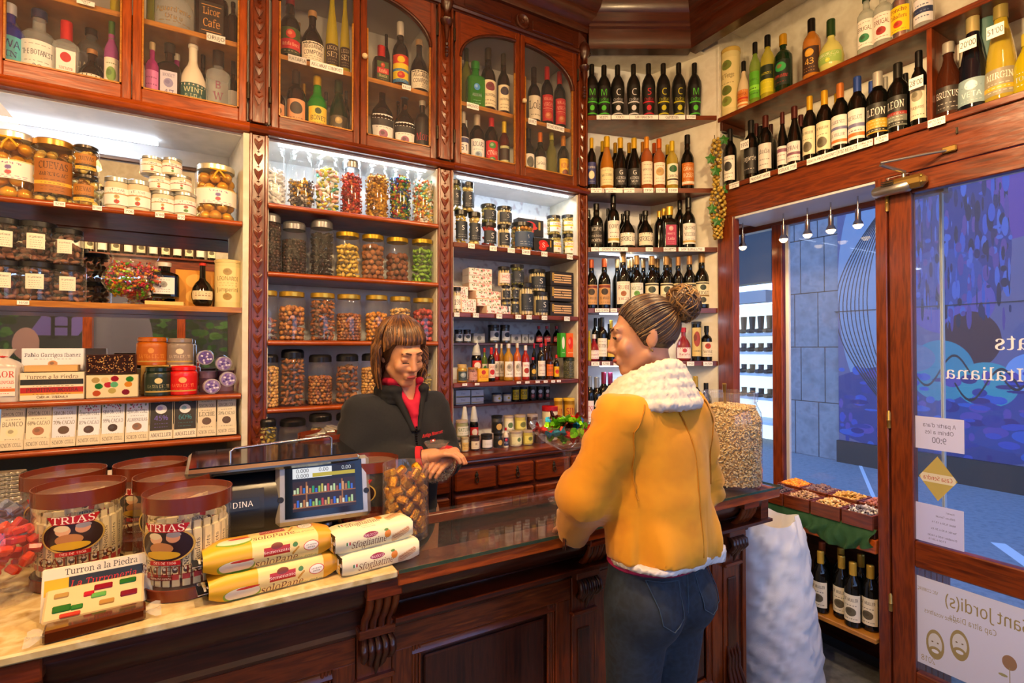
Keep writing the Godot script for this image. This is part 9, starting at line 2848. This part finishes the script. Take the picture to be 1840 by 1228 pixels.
["X","mustard_tin:tin","yellow mustard powder tin",[1.272,1.397,-2.525,.063,.073,.03],["#e0a810","@e8b018|#b02018|o#c03020|*MUSTARD|."]],
["J","preserve_jar","pot with cork lid and rope handle",[1.225,1.397,-2.549,.029,.079],["pot","#a87840","pinksalt",.92,"@c89890|#804840|*Sal|."]],
["J","preserve_jar","dark jar of capers",[1.874,1.397,-2.557,.036,.125],["pot","#28301c","capers",.92,""]],
["X","sauce_carton:carton","green hot sauce carton",[1.83,1.525,-2.57,.04,.147,.04],["#38a020","@38a020|#f0f0e0|o#e8e8d8|."]],
["X","sauce_carton:carton","orange hot sauce carton",[1.884,1.524,-2.57,.064,.148,.04],["#d86018","@d86018|#f0f0e0|o#d02818|."]],
["X","carton_shelf:shelf","small dark bracket shelf",[1.849,1.522,-2.56,.103,.003,.06],["#281c14",""]],
["T","first small white card reading 1'90 from left",[1.148,1.382,-2.486,.027,.012],"1'90"],
["T","second small white card reading 1'90 from left",[1.22,1.382,-2.486,.027,.012],"1'90"],
["T","third small white card reading 1'90 from left",[1.479,1.382,-2.486,.027,.012],"1'90"],
["T","fourth small white card reading 1'90 from left",[1.535,1.381,-2.486,.028,.013],"1'90"],
["T","fifth small white card reading 1'90 from left",[1.604,1.381,-2.486,.027,.013],"1'90"],
["T","sixth small white card reading 1'90 from left",[1.659,1.381,-2.486,.026,.013],"1'90"],
["T","seventh small white card reading 1'90 from left",[1.711,1.38,-2.486,.027,.014],"1'90"],
["T","eighth small white card reading 1'90 from left",[1.751,1.381,-2.486,.028,.013],"1'90"],
]],
[0, "on second narrow shelf of the right bay", [
["X","tea_tin:tin","white tea tin lower left of four",[1.21,1.265,-2.675,.09,.046,.07],["#d8dce4","@dce0ea|#8088a0||*Tea||=#c0a860"]],
["X","tea_tin:tin","white tea tin lower right of four",[1.299,1.265,-2.675,.08,.045,.07],["#d8dce4","@dce0ea|#8088a0||*Tea||=#c0a860"]],
["X","tea_tin:tin","white tea tin upper left of four",[1.21,1.302,-2.675,.09,.044,.07],["#d8dce4","@dce0ea|#8088a0||*Tea||=#c0a860"]],
["X","tea_tin:tin","white tea tin upper right of four",[1.299,1.299,-2.675,.08,.046,.07],["#d8dce4","@dce0ea|#8088a0||*Tea||=#c0a860"]],
["J","preserve_jar","white cream pot with blue lid left one",[1.437,1.265,-2.67,.03,.052],["pot","#283050","cream",.92,"@e8ecf0|#506080|o#e8c830|."]],
["J","preserve_jar","white cream pot with blue lid right one",[1.504,1.265,-2.667,.027,.051],["pot","#283050","cream",.92,"@e8ecf0|#506080|o#e8c830|."]],
["B","spice_shaker:shaker","black shaker with yellow label",[1.56,1.265,-2.662,.022,.081],["tube","black","#303030",.06,"@e0c020|#202020|*OK|."]],
["B","spice_shaker:shaker","black shaker with wide yellow label",[1.617,1.265,-2.664,.024,.082],["tube","black","#303030",.06,"@e0c020|#202020|*OK|."]],
["B","spice_shaker:shaker","black shaker with round grey emblem",[1.676,1.265,-2.662,.022,.083],["tube","black","#303030",.06,"@202020|#e0e0e0|o#c0c0c0|o#a04040"]],
["B","spice_shaker:shaker","black shaker with round emblem second",[1.73,1.265,-2.661,.021,.081],["tube","black","#303030",.06,"@202020|#e0e0e0|o#c0c0c0|o#a04040"]],
["B","spice_shaker:shaker","black shaker with round emblem third",[1.783,1.265,-2.661,.021,.079],["tube","black","#303030",.06,"@202020|#e0e0e0|o#c0c0c0|o#a04040"]],
]],
[0, "on the right base cabinet ledge", [
["J","preserve_jar","small nut jar",[1.065,1.055,-2.399,.019,.062],["pot","#303030","cashew",.92,"@e8d8a8|#604020|o#a06040|."]],
["J","preserve_jar","cream sauce jar",[1.109,1.055,-2.399,.019,.074],["pot","#c8b890","mayo",.92,"@e8c878|#806030|*NATURA|."]],
["J","preserve_jar","dark jam jar with oval label",[1.167,1.055,-2.405,.025,.076],["pot","#302018","jamdark",.92,"@f0e4c8|#604030|o#e8dcc0|."]],
["J","preserve_jar","dark jar with large white label",[1.238,1.055,-2.411,.031,.077],["pot","#302c28","dark",.92,"@f0f0ec|#606060||.|.|"]],
["J","preserve_jar","black pot with pasta picture",[1.303,1.055,-2.405,.025,.077],["pot","#181818","dark",.92,"@202020|#d8b060|o#d8b060"]],
["J","preserve_jar","cream jar with paper lid",[1.415,1.055,-2.414,.035,.079],["pot","#b8a898","mayo",.92,"@e8e8b8|#607050|o#608050|."]],
["J","preserve_jar","yellow jar with paper lid",[1.489,1.055,-2.409,.029,.078],["pot","#b8a898","lemoncurd",.92,"@e0d870|#606020|o#707840|."]],
["J","preserve_jar","dark jam jar with paper lid",[1.572,1.055,-2.414,.034,.058],["pot","#a89c98","jamdark",.92,""]],
["J","preserve_jar","green mayonnaise jar on top",[1.114,1.121,-2.447,.033,.088],["pot","#c8b8a8","mayogreen",.92,"@e8e8d8|#407040|*NATURA|."]],
["J","preserve_jar","black pot stacked on another",[1.314,1.126,-2.437,.031,.095],["pot","#181818","dark",.92,"@181818|#d8b060|o#d8b060"]],
["J","preserve_jar","cream jar stacked above",[1.392,1.131,-2.451,.028,.083],["pot","#b8a898","mayo",.92,"@e8e8d0|#607050|o#608050"]],
["J","preserve_jar","yellow jar stacked above",[1.468,1.128,-2.456,.034,.085],["pot","#b8a898","lemoncurd",.92,"@e0d870|#606020|o#707840"]],
["J","preserve_jar","dark jar stacked above",[1.549,1.109,-2.456,.033,.103],["pot","#a89c98","jamdark",.92,""]],
["J","preserve_jar","big white jar with red lid",[1.672,1.055,-2.462,.048,.195],["pot","#b01820","mayo",.92,"@d04028|#f0e0d0|o#f0e0d0"]],
["B","sauce_bottle","black sauce bottle with grey cone cap in back row",[1.203,1.055,-2.489,.024,.215],["cone","black","#c0c4c4",.36,"@c82828|#f0e0d0|o#f0e0d0|*WANDO"]],
["B","sauce_bottle","second cone capped sauce bottle in back row",[1.148,1.055,-2.487,.022,.218],["cone","black","#c0c4c4",.36,""]],
["B","sauce_bottle","white squeeze bottle with flag label",[1.344,1.055,-2.394,.014,.104],["bdx","mayosq","#c82030",.14,"@203060|#f0f0f0|o#c02030|*USA|."]],
["B","gold_can:can","gold can with red letters left one",[1.72,1.055,-2.448,.025,.237],["tube","goldtin","#d8b030",.05,"@c89018|#a01818|*SIN|^SINO|."]],
["B","gold_can:can","gold can with red letters right one",[1.802,1.055,-2.457,.034,.233],["tube","goldtin","#d8b030",.05,"@c89018|#a01818|*SIN|^SINO|."]],
]],
]
